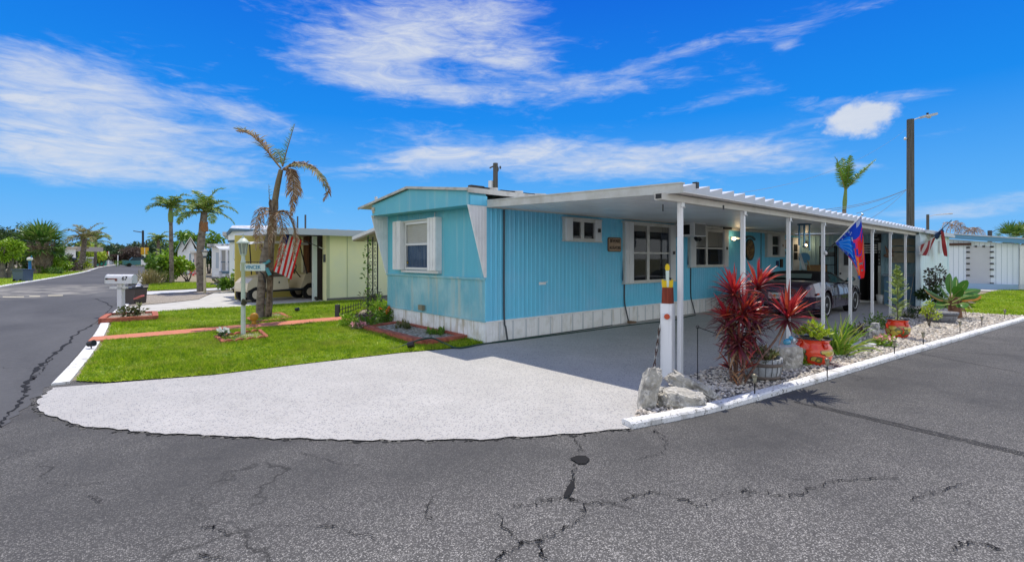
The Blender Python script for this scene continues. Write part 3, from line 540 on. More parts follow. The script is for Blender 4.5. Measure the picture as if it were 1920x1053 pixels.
for x, bend in ((.41, .05), (4.12, .12), (7.15, .16), (11.78, 0), (14.2, 0)):
    zt = {.41: 2.45, 4.12: .95, 7.15: 1.3}.get(x, 2.45); mb = MB(); pts = [(x, -.03, zt), (x, -.03, .55), (x+bend*.5, -.05, .25), (x+bend, -.07, .02)] if bend else [(x, -.02, zt), (x, -.02, .42)]
    mb.tube(spline(pts, 14), .017 if bend else .011, 6); part('cable', mb, M['cable'], home)
mb = MB()
for k in range(5): mb.raw([(1.30+.05*k+random.uniform(0, .1), -.016, 1.03+random.uniform(0, .07)) for _ in range(4)], [(0, 1, 2, 3)])
mb.box((1.33, -.017, 1.02), (1.52, -.0155, 1.07)); part('paint_scar', mb, M['white'], home)
mb = MB(); mb.box((.05, -.03, 2.465), (HX, 0, 2.52)); part('wall_trim', mb, M['trim'], home)
# windows
def window_side(x0, x1, z0, z1, sh_l, sh_r, mull, rail=True, blind=0.12, kind='tall', lean=False):
    f = thing_part('window', x0, x1, z0, z1); y = -.075
    mb = MB().frame((x0, 0, z0), (x1, 0, z1), 1, .045, y); mb.box((x0-.02, y-.02, z0-.03), (x1+.02, 0, z0-.001)); mb.box((x0-.02, y-.015, z1+.001), (x1+.02, 0, z1+.04))
    for m_ in mull: mb.box((m_-.05, y+.005, z0+.046), (m_+.05, -.02, z1-.046))
    if rail: mb.box((x0+.046, y+.012, (z0+z1)/2-.02), (x1-.046, -.03, (z0+z1)/2+.02))
    w = part('window', mb, M['trim'], home)
    mb = MB(); mb.box((x0+.01, -.02, z0+.01), (x1-.01, -.016, z1-.01)); part('interior', mb, M['dark'], w)
    mb = MB(); mb.poly([(x0+.04, -.05, z0+.04), (x1-.04, -.05, z0+.04), (x1-.04, -.05, z1-.04), (x0+.04, -.05, z1-.04)]); part('pane', mb, M['glass'], w)
    if blind:
        mb = MB(); zb = z1-.04-(z1-z0)*blind; mb.box((x0+.05, -.036, zb), (x1-.05, -.03, z1-.045)); part('blind', mb, M['blind'], w)
    if kind == 'curtain':
        for a, b, tilt in ((x0+.05, x0+.42, -.18), (x1-.62, x1-.12, .22)):
            V = []; n = 24
            for i in range(n+1):
                t = i/n; xx = a+(b-a)*t; wv = .008*math.sin(t*40); V += [(xx+tilt*(1-t if tilt > 0 else t)*0+(tilt*.9 if tilt > 0 else 0)*0, -.030+wv, z1-.05), (xx+tilt*(.5+.5*t), -.030+wv, z0+.05)]
            part('curtain', MB().raw(V, [(2*i, 2*i+2, 2*i+3, 2*i+1) for i in range(n)], 0, True), M['curt'], w)
    for a, b in (sh_l, sh_r):
        if b <= a: continue
        mb = MB(); n = max(2, int((b-a)/.055)); mb.box((a, -.10, z0-.01), (b, -.005, z1+.02))
        for k in range(n): mb.box((a+(b-a)*k/n+.004, -.112, z0), (a+(b-a)*(k+.62)/n, -.10, z1+.012))
        s = part('storm_shutter', mb, M['shut'], w)
    if sh_r[1]-sh_r[0] > .1:
        xm = (sh_r[0]+sh_r[1])/2; mb = MB(); mb.box((xm-.04, -.13, (z0+z1)/2-.03), (xm+.04, -.112, (z0+z1)/2+.05)); part('latch', mb, M['black'], s)
    return w
def thing_part(*a): return None
window_side(2.02, 3.20, 1.93, 2.37, (2.03, 2.24), (2.98, 3.19), [2.58], False, 0, 'small')
window_side(4.07, 6.28, .97, 2.39, (4.08, 4.40), (6.02, 6.27), [5.05], True, .10, 'curtain')
window_side(7.02, 9.26, 1.32, 2.36, (7.03, 7.32), (8.98, 9.25), [7.98], True, .42, 'curtain')
window_side(12.13, 13.64, 1.62, 2.37, (12.14, 12.52), (13.2, 13.63), [], True, .0, 'small')
# front window with accordion shutters
mb = MB().frame((0, 1.80, 1.30), (0, 2.86, 2.34), 0, .05, -.08); mb.box((-.10, 1.46, 1.235), (0, 3.0, 1.285)); mb.box((-.075, 1.851, 1.83), (-.03, 2.809, 1.875))
w = part('window', mb, M['alu'], home)
mb = MB(); mb.box((-.10, 1.78, 2.345), (0, 2.93, 2.38)); part('shutter_track', mb, M['trim'], w)
mb = MB(); mb.box((-.024, 1.81, 1.31), (-.02, 2.85, 2.33)); part('interior', mb, M['dark'], w)
mb = MB(); mb.poly([(-.055, 1.84, 1.34), (-.055, 2.82, 1.34), (-.055, 2.82, 2.3), (-.055, 1.84, 2.3)]); part('pane', mb, glass_mat('front_glass', (.02, .04, .07), .75), w)
mb = MB()
for k in range(24): mb.box((-.040, 1.85, 1.86+k*.0185), (-.034-.004*(k % 2), 2.81, 1.86+k*.0185+.017))
part('blind', mb, M['blind'], w)
V = []
for i in range(41): t = i/40; V += [(-.040+.008*math.sin(t*46), 1.86+.94*t, 1.83), (-.040+.010*math.sin(t*46), 1.86+.94*t, 1.35)]
part('curtain', MB().raw(V, [(2*i, 2*i+1, 2*i+3, 2*i+2) for i in range(40)], 0, True), mat('blue_curtain', (.05, .10, .19), .8, .1, streak=((30, 30, 1), (.22, .26, .34), .5, .8)), w)
for a, b, dd in ((1.46, 1.80, .14), (2.90, 3.08, .17), (3.14, 3.30, .15)):
    mb = MB(); mb.box((-dd, a, 1.29), (0, b, 2.385)); n = 3
    for k in range(n): mb.box((-dd-.014, a+(b-a)*k/n+.006, 1.30), (-dd, a+(b-a)*(k+.6)/n, 2.37))
    part('storm_shutter', mb, M['white'], w)
mb = MB(); mb.box((-.06, 2.74, 1.42), (-.057, 2.80, 1.49)); mb.box((-.062, 2.75, 1.44), (-.058, 2.79, 1.465), 1); part('window_sticker', mb, [M['black'], mat('yellow_sticker', (.7, .5, .03), .6)], w)
# home door near the back corner
mb = MB(); mb.frame((14.5, 0, .25), (15.18, 0, 2.33), 1, .06, -.06); mb.box((14.56, -.04, .3), (15.12, -.01, 2.28)); d = part('door', mb, M['white'], home)
mb = MB(); mb.box((14.66, -.055, 1.5), (15.0, -.042, 2.08)); part('door_pane', mb, M['dark'], d); mb = MB(); mb.box((14.64, -.062, 1.77), (15.02, -.05, 1.80)); part('door_bar', mb, M['white'], d)
# ---------------------------------------------------------------- carport
cp = thing('carport', 'white metal carport with eight thin posts along the side of the blue mobile home', 'carport', (0, -3.64, 0))
ZI, ZO, XE = 2.50, 2.375, 14.75
def zr(y): return ZI+(ZO-ZI)*(-y/3.85)
mb = MB(); n = 42; p = XE/n
for k in range(n):                                       # overlapping roof pans, high edge to the right
    a, b = .06+k*(XE-.06)/n, .06+(k+1)*(XE-.06)/n
    for y0, y1 in ((-.01, -3.85),):
        V = [(a, y0, zr(y0)), (b, y0, zr(y0)), (b, y0, zr(y0)+.125), (a, y0, zr(y0)+.05), (a, y1, zr(y1)), (b, y1, zr(y1)), (b, y1, zr(y1)+.125), (a, y1, zr(y1)+.05)]
        mb.raw(V, [(0, 3, 2, 1), (4, 5, 6, 7), (0, 1, 5, 4), (3, 7, 6, 2), (1, 2, 6, 5), (0, 4, 7, 3)])
cr = part('roof', mb, M['roofw'], cp)
mb = MB()
for k in range(n):
    a = .06+k*(XE-.06)/n; b = a+(XE-.06)/n
    V = [(a+.006, -.02, zr(0)-.001), (b-.006, -.02, zr(0)-.001), (b-.006, -3.85, zr(-3.85)-.001), (a+.006, -3.85, zr(-3.85)-.001)]; V += [(x, y, z-.012) for x, y, z in V]
    mb.raw(V, [(4, 5, 6, 7)[::-1], (0, 4, 7, 3), (1, 2, 6, 5), (0, 1, 5, 4), (3, 7, 6, 2)])
part('ceiling', mb, M['ceil'], cp)
mb = MB(); mb.prism([(.0, .0, zr(0)-.03), (.0, -3.87, zr(-3.87)-.03), (.0, -3.87, zr(-3.87)+.095), (.0, .0, zr(0)+.10)], (.058, 0, 0)); mb.prism([(-.012, 0, zr(0)+.085), (-.012, -3.88, zr(-3.88)+.082), (-.012, -3.88, zr(-3.88)+.1), (-.012, 0, zr(0)+.105)], (.09, 0, 0)); part('front_edge_trim', mb, mat('carport_trim', (.58, .59, .55), .5, var=(3, (.44, .43, .37), .42, .7)), cp)
mb = MB(); mb.box((-.12, -3.69, 2.272), (XE-.3, -3.58, 2.355)); bm_ = part('beam', mb, mat('beam_paint', (.66, .64, .58), .5, var=(3, (.52, .49, .42), .5, .8)), cp)
mb = MB(); mb.box((-.128, -3.68, 2.285), (-.12, -3.60, 2.345)); mb.box((.40, -3.86, 2.44), (.46, -3.80, 2.52)); mb.box((1.45, -3.70, 2.25), (1.48, -3.69, 2.31)); mb.box((.2, -3.5, 2.16), (.215, -3.49, 2.25)); part('beam_end', mb, M['black'], bm_)
for k in range(8):
    x = .388+1.829*k; mb = MB(); mb.box((x-.028, -3.665, .012), (x+.028, -3.61, 2.272)); po = part('post', mb, M['post'], cp)
    mb = MB(); mb.box((x-.036, -3.68, 2.21), (x+.036, -3.666, 2.271)); mb.ball((x+.02, -3.69, 2.21), .012, 6, 4); part('bracket', mb, M['alu'], po)
mb = MB(); mb.box((7.4, -.16, 2.405), (14.45, -.03, 2.47)); part('ledger', mb, M['trim'], cp)
# ---------------------------------------------------------------- shed that closes the carport
sh = thing('storage_shed', 'pale blue and white storage shed closing off the back of the carport', 'shed', (HX+.1, -1.9, 0)); XR = HX+.02
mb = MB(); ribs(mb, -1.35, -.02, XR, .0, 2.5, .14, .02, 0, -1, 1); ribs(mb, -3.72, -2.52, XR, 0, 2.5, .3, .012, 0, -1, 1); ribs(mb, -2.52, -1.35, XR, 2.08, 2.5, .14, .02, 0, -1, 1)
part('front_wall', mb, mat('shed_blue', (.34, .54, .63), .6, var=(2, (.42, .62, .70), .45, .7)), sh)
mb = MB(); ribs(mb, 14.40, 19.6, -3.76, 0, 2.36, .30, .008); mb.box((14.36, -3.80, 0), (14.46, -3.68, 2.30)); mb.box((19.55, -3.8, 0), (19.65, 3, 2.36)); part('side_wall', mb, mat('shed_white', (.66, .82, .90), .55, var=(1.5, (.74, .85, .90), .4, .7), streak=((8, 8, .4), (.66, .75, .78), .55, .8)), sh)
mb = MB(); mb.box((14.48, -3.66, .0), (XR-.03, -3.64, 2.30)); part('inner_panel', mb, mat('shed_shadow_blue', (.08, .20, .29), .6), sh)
mb = MB(); mb.box((14.6, -3.95, 2.39), (19.75, .0, 2.43)); mb.box((14.3, -3.96, 2.34), (19.75, -3.92, 2.44)); part('roof', mb, M['roofw'], sh)
mb = MB()
for k in range(16): mb.box((14.9+k*.3, -3.95, 2.43), (14.93+k*.3, 0, 2.46))
part('roof_seam', mb, M['trim'], sh)
mb = MB(); mb.box((XR-.05, -1.98, .06), (XR-.02, -1.36, 2.06)); mb.frame((XR, -1.98, .06), (XR, -1.36, 2.08), 0, .05, -.06); dr = part('door', mb, M['white'], sh)
mb = MB(); mb.box((XR-.062, -1.81, 1.30), (XR-.051, -1.52, 1.86)); part('door_pane', mb, mat('louvre_pane', (.07, .065, .075), .4), dr); mb = MB().frame((XR-.051, -1.84, 1.27), (XR-.051, -1.49, 1.89), 0, .03, -.022); part('pane_frame', mb, M['alu'], dr)
mb = MB(); mb.ball((XR-.09, -1.42, 1.0), .035, 8, 6); mb.tube([(XR-.05, -1.42, 1.0), (XR-.09, -1.42, 1.0)], .015, 6); part('door_knob', mb, M['black'], dr)
mb = MB(); mb.box((XR+.9, -2.5, 0), (XR+.92, -2.0, 2.08)); mb.box((XR, -2.52, 0), (XR+.9, -2.5, 2.08)); mb.box((XR, -2.0, 0), (XR+.9, -1.985, 2.08)); mb.box((XR, -2.5, 2.07), (XR+.9, -2.0, 2.08)); mb.box((XR-.1, -2.5, 0.012), (XR+.9, -2.0, .04)); part('doorway', mb, mat('doorway_dark', (.03, .03, .03), .8), sh)
mb = MB(); mb.box((XR-.03, -2.60, 0), (XR+.01, -2.525, 2.1)); mb.box((XR-.14, -2.72, .012), (XR-.01, -1.4, .075)); part('door_jamb', mb, M['trim'], sh)
# ---------------------------------------------------------------- foliage helpers
def nrm(v): v = np.array(v, float); return v/(np.linalg.norm(v)+1e-12)
def rdir(): return nrm(rng.normal(0, 1, 3))
def leaves(mb, cen, rad, n, L, w, mi=0, up=.35, shell=.55, lobes=0, seed=None, flat=1):
    """leaf faces through an uneven crown; lobes = sub-clumps that break the outline"""
    cen = np.array(cen, float); rad = np.full(3, rad) if np.isscalar(rad) else np.array(rad, float)
    if lobes:
        cs = [cen+rdir()*rad*rng.uniform(.45, .85) for _ in range(lobes)]; rs = [rad*rng.uniform(.3, .52) for _ in range(lobes)]
    else: cs, rs = [cen], [rad]
    k = rng.integers(0, len(cs), n); C = np.array(cs)[k]; R = np.array(rs)[k]; D = rng.normal(0, 1, (n, 3)); D /= np.linalg.norm(D, axis=1)[:, None]
    P = C+D*R*(shell+(1-shell)*rng.random((n, 1)))*np.where(rng.random((n, 1)) < .12, 1.18, 1)
    T = D*.7+rng.normal(0, .7, (n, 3)); T[:, 2] += up*.5; T /= np.linalg.norm(T, axis=1)[:, None]
    N = rng.normal(0, .8, (n, 3)); N[:, 2] += 1; S = np.cross(T, N); S /= np.linalg.norm(S, axis=1)[:, None]+1e-9
    l = (L*rng.uniform(.6, 1.3, n))[:, None]; ww = (w*rng.uniform(.7, 1.2, n))[:, None]
    V = np.zeros((n, 4, 3)); V[:, 0] = P; V[:, 1] = P+T*l*.45+S*ww/2; V[:, 2] = P+T*l; V[:, 2, 2] -= l[:, 0]*.15; V[:, 3] = P+T*l*.45-S*ww/2
    return mb.raw(V.reshape(-1, 3), (np.arange(n*4).reshape(-1, 4)).tolist(), mi)
def rosette(mb, c, axis, n, L, w, mi=0, spread=(.15, 1.35), droop=.5, seg=4, fold=.15, mix=None):
    """lance leaves fanned round an axis"""
    axis = nrm(axis); a = nrm(np.cross(axis, (.31, .2, .9))); b = np.cross(axis, a)
    for i in range(n):
        ph = i*2.39996+rng.uniform(-.3, .3); th = spread[0]+(spread[1]-spread[0])*((i+.5)/n)+rng.normal(0, .08); r = math.cos(ph)*a+math.sin(ph)*b
        l = L*rng.uniform(.55, 1.15); p = np.array(c, float)-axis*.05*(i/n); d = nrm(axis*math.cos(th)+r*math.sin(th)); pts = [p]; dr = droop*rng.uniform(.5, 1.4)
        for k in range(seg): p = p+d*l/seg; pts.append(p); d = nrm(d+np.array([0, 0, -dr*(k+1)/seg*.5]))
        W_ = w*np.interp(np.linspace(0, 1, seg+1), [0, .15, .45, .8, 1], [.35, .7, 1, .55, .03]); side = np.cross(d, (0, 0, 1)); side = side if np.linalg.norm(side) > .1 else a
        mb.ribbon(pts, W_, np.cross(r, axis), mi if mix is None else mix(i/n), fold)
def frond(mb, pts, n, L, w, mi=0, rmi=1, hang=.4, rw=.03, up=.3, t0=.12, taper=True):
    """pinnate frond: rachis along pts with leaflets on both sides"""
    Q = spline(pts, 26); T = np.gradient(Q, axis=0); T /= np.linalg.norm(T, axis=1)[:, None]; mb.tube(Q, np.linspace(rw, rw*.25, 26), 4, rmi, False)
    for i in range(n):
        t = t0+(1-t0)*i/n; k = min(24, int(t*25)); f = t*25-k; p = Q[k]*(1-f)+Q[k+1]*f; d = T[k]; s0 = np.cross(d, (0, 0, 1)); s0 = nrm(s0) if np.linalg.norm(s0) > .15 else nrm(np.cross(d, (1, .3, 0)))
        u = nrm(np.cross(s0, d))
        for sg in (-1, 1):
            l = L*(math.sin(math.pi*min(1, .18+.80*t))**.7 if taper else 1)*rng.uniform(.75, 1.15); dr = nrm(d*rng.uniform(.45, .8)+s0*sg+u*up*rng.uniform(.2, 1.3)+rng.normal(0, .12, 3)); P = [p]; q = p
            for j in range(3): q = q+dr*l/3; P.append(q); dr = nrm(dr+np.array([0, 0, -hang*(.5+.5*j)*rng.uniform(.6, 1.3)]))
            mb.ribbon(P, w*np.array([.6, 1, .75, .08]), np.cross(dr, u)+rng.normal(0, .2, 3), mi)
def fan(mb, p, d, n, L, w, mi=0, hang=.3, petiole=.5):
    """costapalmate fan leaf on a stalk"""
    d = nrm(d); p = np.array(p, float); q = p+d*L*petiole; s = nrm(np.cross(d, (0, 0, 1))); u = np.cross(s, d); mb.tube([p, q], .012*L, 4, mi, False)
    for i in range(n):
        a = -1.45+2.9*i/(n-1); e = nrm(d*math.cos(a)+s*math.sin(a)+u*rng.normal(.05, .1)); P = [q]; r = q; l = L*(.55+.35*math.cos(a))*rng.uniform(.85, 1.1)
        for j in range(3): r = r+e*l/3; P.append(r); e = nrm(e+np.array([0, 0, -hang*(j+1)*.45]))
        mb.ribbon(P, w*np.array([.5, 1, .8, .1]), np.cross(e, u), mi)
def rock(c, size, ax=None, seed=0, sub=3, rough=.19):
    import bmesh
    from mathutils import noise as mn
    bm = bmesh.new(); bmesh.ops.create_cube(bm, size=2); bmesh.ops.subdivide_edges(bm, edges=bm.edges[:], cuts=11, use_grid_fill=True)
    A = np.eye(3) if ax is None else np.array(ax); V = []
    for v in bm.verts:
        p = np.array(v.co); q = p/np.max(np.abs(p)+1e-9)*1.0; sph = p/np.linalg.norm(p); p = p*.62+sph*.5
        nn = mn.noise_vector(Vector(p*1.1+seed*7.3)); n2 = mn.noise(Vector(p*3.2+seed*3.1)); n3 = mn.noise(Vector(p*7+seed)); p = p+np.array(nn)*rough*1.7+sph*(n2*rough*.8+n3*rough*.3)
        V.append(np.array(c)+A.T@(p*np.array(size)/2))
    bm.verts.ensure_lookup_table(); F = [tuple(v.index for v in f.verts) for f in bm.faces]; bm.free(); return MB().raw(V, F)
# ---------------------------------------------------------------- candle post, chain, rocks
gp = thing('gate_post', 'square white gate post topped by a yellow wooden candle beside the first carport post', 'post', (.26, -3.52, 0)); px, py = .265, -3.53
A = np.array([[math.cos(.25), math.sin(.25), 0], [-math.sin(.25), math.cos(.25), 0], [0, 0, 1]])
mb = MB().obox((px, py, .48), (.145, .145, .96), A); part('post', mb, M['post'], gp)
mb = MB(); Z0 = .962
for zz, a, b in ((Z0, .062, .056),):
    V = [np.array([px, py, 0])+A.T@np.array([sx*r, sy*r, z]) for z, r in ((Z0, a), (Z0+.205, b)) for sx, sy in ((-1, -1), (1, -1), (1, 1), (-1, 1))]
    mb.raw(V, [(0, 3, 2, 1), (4, 5, 6, 7), (0, 1, 5, 4), (1, 2, 6, 5), (2, 3, 7, 6), (3, 0, 4, 7)])
part('wooden_block', mb, mat('red_brown_wood', (.25, .055, .03), .8, .2, streak=((30, 30, 2), (.13, .03, .02), .45, .7)), gp)
ZB = 1.167; R0 = np.array([px, py, 0]); xr = RT; cand = [(-.065, 0), (.065, 0), (.072, .05), (.070, .105), (.052, .10), (.042, .085), (.028, .09), (-.028, .09), (-.042, .085), (-.052, .10), (-.07, .105), (-.072, .05)]
def board(pts, th, m, name, off=0):
    N = -FW; mb = MB().prism([R0+xr*a+np.array([0, 0, ZB+b])+N*off for a, b in pts][::-1], -N*th); return part(name, mb, m, gp)
yel = mat('yellow_enamel', (.80, .56, .01), .45, .4)
board(cand, .03, yel, 'candle_dish'); board([(-.013, .012), (0, .0), (.013, .012), (.017, .19), (.018, .22), (-.018, .22), (-.017, .19)], .036, mat('pale_candle', (.70, .80, .70), .5), 'candle_stick', .004)
board([(-.018, .221), (.018, .221), (.026, .245), (.025, .27), (.016, .295), (.0, .31), (-.016, .295), (-.025, .27), (-.026, .245)], .034, yel, 'candle_flame', .002)
mb = MB().ball(R0+xr*.035+np.array([0, 0, ZB+.115])-FW*.0, .016, 8, 6); part('knob', mb, M['black'], gp)
fc = np.array([px, py, .80])-FW*.098-xr*.045; mb = MB()
mb.tube([fc-FW*.0, fc-FW*.018], [.036, .036], 14); rf = part('reflector', mb, mat('orange_reflector', (.62, .10, .04), .25, .5), gp); mb = MB().tube([fc+FW*.02, fc-FW*.006], [.042, .042], 14); part('reflector_rim', mb, M['white'], rf)
mb = MB(); P0 = np.array([px, py, .66])-xr*.115-FW*.03; P1 = np.array([px, py, .05])-xr*.22-FW*.10
for k in range(15):
    t = k/14; c = P0+(P1-P0)*t; d = nrm(P1-P0); s = xr if k % 2 else FW; ring = []
    for j in range(9): a = 2*math.pi*j/8; ring.append(c+d*.030*math.cos(a)+s*.013*math.sin(a))
    mb.tube(ring, .0055, 5, k % 3 == 0, False)
ch = single('chain', mb, [M['rust'], mat('chain_paint', (.45, .45, .42), .7)], 'rusty flaking chain hanging beside the white gate post', 'chain')
UPR = np.array([0, 0, 1.])
def ground_at(u, v): p = G(u, v); return p
mb = rock(np.array([-1.08, -4.14, .19]), (.16, .16, .42), [nrm(xr+UPR*-.25), nrm(FW), nrm(UPR+xr*.25)], 1); single('boulder', mb, M['stone'], 'tall upright grey boulder leaning at the left end of the rock group', 'boulder', 'boulders at the kerb end')
mb = rock(np.array([-.82, -4.36, .07]), (.40, .24, .20), [nrm(xr+UPR*-.1), nrm(FW+UPR*.2), nrm(UPR)], 2); single('boulder', mb, M['stone'], 'squat angular grey boulder at the front of the rock group, just behind the kerb', 'boulder', 'boulders at the kerb end')
mb = rock(AT(1303, 731, 5.34), (.58, .22, .17), [nrm(xr*.9-UPR*.50), nrm(FW), nrm(UPR*.9+xr*.5)], 5); single('boulder', mb, M['stone'], 'long slanted boulder sloping down to the right behind the squat one', 'boulder', 'boulders at the kerb end')
mb = rock(np.array([-.88, -4.12, .08]), (.15, .14, .18), None, 4); single('boulder', mb, M['stone'], 'small grey stone wedged between the larger boulders', 'boulder', 'boulders at the kerb end')
mb = MB(); a = G(1308, 722); b = a+[0, 0, .71]; mb.tube([a, b], .006, 6); rr = [b+xr*.018*math.cos(t)+UPR*.018*math.sin(t) for t in np.linspace(0, 6.3, 12)]; mb.tube(rr, .004, 5); mb.tube([b, b+xr*.28+UPR*-.10+FW*.1], .0045, 5)
single('wire_stake', mb, M['iron'], 'thin black wire plant stake with a ring top beside the red cordyline', 'garden stake')
# ---------------------------------------------------------------- red cordyline
tb = G(1383, 722); ti = thing('red_cordyline', 'tall red and maroon cordyline with several leafy heads growing in the pebble bed', 'plant', tb)
Zt = depth(tb)
def tp(u, v, dz=0): return AT(u, v, Zt+dz)
stems = [[(1372, 722, 0), (1366, 660, 0), (1370, 600, .02), (1380, 535, 0)], [(1380, 722, .05), (1384, 660, .08), (1400, 590, .1), (1420, 525, .12)], [(1388, 720, -.05), (1392, 680, -.05), (1385, 630, -.05), (1388, 580, -.08)], [(1392, 722, 0), (1420, 680, -.05), (1455, 635, -.1), (1474, 600, -.1)], [(1376, 722, .1), (1378, 650, .1), (1366, 585, .12)], [(1384, 722, -.1), (1395, 690, -.12), (1398, 640, -.15)]]
for st in stems:
    mb = MB().tube(spline([tp(*p) for p in st], 12), np.linspace(.016, .011, 12), 6); part('stem', mb, mat('cordyline_stem', (.17, .10, .08), .8, .2, streak=((3, 3, 60), (.3, .22, .17), .5, .7)), ti)
def head(u, v, dz, ax, nr, L, kind, spread=(.15, 1.55), droop=.5):
    mb = MB(); c = tp(u, v, dz)
    mixf = {'red': lambda t: 0 if (t < .34 or 0 < math.sin(t*91) and t < .72) else 1, 'half': lambda t: 0 if t < .35 else (1 if t < .9 else 2), 'maroon': lambda t: 1 if t < .9 else 2}[kind]
    rosette(mb, c, ax, nr, L, .034, spread=spread, droop=droop, mix=mixf)
    for k in range(3): rosette(mb, c-np.array([0, 0, .03*k]), ax, 3, L*.9, .02, 2, (1.9, 2.6), .9)
    part('leaf_head', mb, [LF['tired'], LF['timar'], LF['tidry']], ti)
head(1376, 548, 0, xr*-.2+UPR, 84, .345, 'red', (.12, 2.0), .8); head(1422, 536, .12, xr*.2+UPR, 84, .345, 'red', (.12, 2.0), .8); head(1394, 586, -.1, xr*.05+UPR-FW*.25, 84, .34, 'red', (.12, 2.0), .8); head(1362, 594, .05, xr*-.5+UPR, 50, .31, 'half', (.3, 2.1), .9); head(1418, 592, .0, xr*.5+UPR, 50, .30, 'half', (.3, 2.1), .9)
head(1372, 618, .0, xr*-.3+UPR-FW*.2, 60, .32, 'maroon', (.3, 2.2), 1.0); head(1410, 622, .02, xr*.4+UPR-FW*.1, 60, .31, 'maroon', (.3, 2.2), 1.0); head(1386, 642, -.1, UPR-FW*.4, 60, .30, 'maroon', (.3, 2.3), 1.0); head(1372, 655, .1, xr*-.2+UPR, 30, .26, 'maroon', (.5, 1.9)); head(1404, 655, .1, xr*.3+UPR, 26, .26, 'maroon', (.5, 1.9))
head(1477, 592, -.1, xr*.12+UPR, 90, .40, 'red', (.1, 2.05), .6); head(1395, 690, -.1, xr*.6+UPR, 9, .24, 'half'); head(1368, 690, .0, xr*-.7+UPR*.6, 6, .24, 'maroon', (.3, .9))
# ---------------------------------------------------------------- barrel planter
b0 = G(1426, 712); Zb = depth(b0); bp = thing('barrel_planter', 'half barrel planter of grey staves with brown hoops holding a succulent', 'planter', b0)
s = Zb/FOC; rt, rb, h = 37*s, 30*s, 44*s
prof = [(0, 0), (rb*.96, 0), (rb, .01), (rb+(rt-rb)*.5+.01, h*.5), (rt, h), (rt-.03, h), (rt-.04, h-.04), (0, h-.05)]
stv = MB().lathe(prof, b0, 24)
for q in range(20): a = q*2*math.pi/20; d = np.array([math.cos(a), math.sin(a), 0]); stv.tube([b0+d*(rb*1.002)+[0, 0, .02], b0+d*(rb+(rt-rb)*.5+.012)+[0, 0, h*.5], b0+d*(rt+.001)+[0, 0, h]], .004, 4, 1, False)
part('tub', stv, [mat('grey_staves', (.36, .38, .40), .7, var=(20, (.26, .27, .28), .4, .7), streak=((28, 28, 1), (.2, .2, .2), .6, .72)), mat('stave_gap', (.09, .09, .09), .9)], bp)
for z0, z1 in ((.16, .30), (.70, .84)): mb = MB(); r0, r1 = [rb+(rt-rb)*q+.012*math.sin(q*math.pi)+.006 for q in (z0, z1)]; mb.lathe([(r0-.01, z0*h), (r0, z0*h), (r1, z1*h), (r1-.01, z1*h)], b0, 24); part('hoop', mb, mat('brown_hoop', (.13, .105, .09), .6), bp)
sc_ = thing('potted_succulent', 'green and pink flowering succulent mounded in the half barrel', 'plant', b0+[0, 0, h-.05]); mb = MB()
for k in range(60):
    a, r = rng.uniform(0, 6.28), rt*.95*math.sqrt(rng.random()); c = b0+np.array([r*math.cos(a), r*math.sin(a), h-.04+.11*(1-(r/rt)**2)+rng.uniform(0, .04)]); rosette(mb, c, nrm((r*math.cos(a)*3, r*math.sin(a)*3, .5)), 9, .075, .028, 0, (.1, 1.3), .2, 2, .1)
part('foliage', mb, LF['succ'], sc_); mb = MB(); leaves(mb, b0+[0, 0, h+.06], (rt*.8, rt*.8, .07), 90, .03, .025); part('blossom', mb, leafmat('dusty_pink_blossom', [(.55, .38, .34), (.62, .48, .42), (.5, .3, .28)]), sc_)
# stone pedestal with the blue ornament
p0 = G(1476, 693); Zp = depth(p0); s = Zp/FOC
mb = rock(p0+np.array([0, 0, .15]), (44*s*.95, .22, .36), [xr, FW, UPR], 8, rough=.09); single('stone_block', mb, M['stone'], 'upright rough grey stone block between the barrel and the first red pot', 'stone')
q = p0+[0, 0, .30]; od = thing('garden_ornament', 'small blue glazed bird ornament on a lilac dish on top of the stone block', 'ornament', q); mb = MB().lathe([(0, 0), (.07, .0), (.10, .045), (.085, .05), (.0, .03)], q, 14); part('dish', mb, mat('lilac_stone', (.38, .38, .50), .8), od)
mb = MB().ball(q+[0, 0, .085], (.075, .05, .05), 12, 8); mb.ball(q+xr*.05+[0, 0, .14], .03, 10, 7); mb.tube([q+xr*.075+[0, 0, .14], q+xr*.10+[0, 0, .135]], [.01, .003], 6); part('bird', mb, mat('blue_glaze', (.05, .30, .45), .15, .6, coat=.5), od)
mb = MB().ball(q+xr*.09+[0, 0, .115], .024, 8, 6, 0, .2); part('shell', mb, M['white'], od)
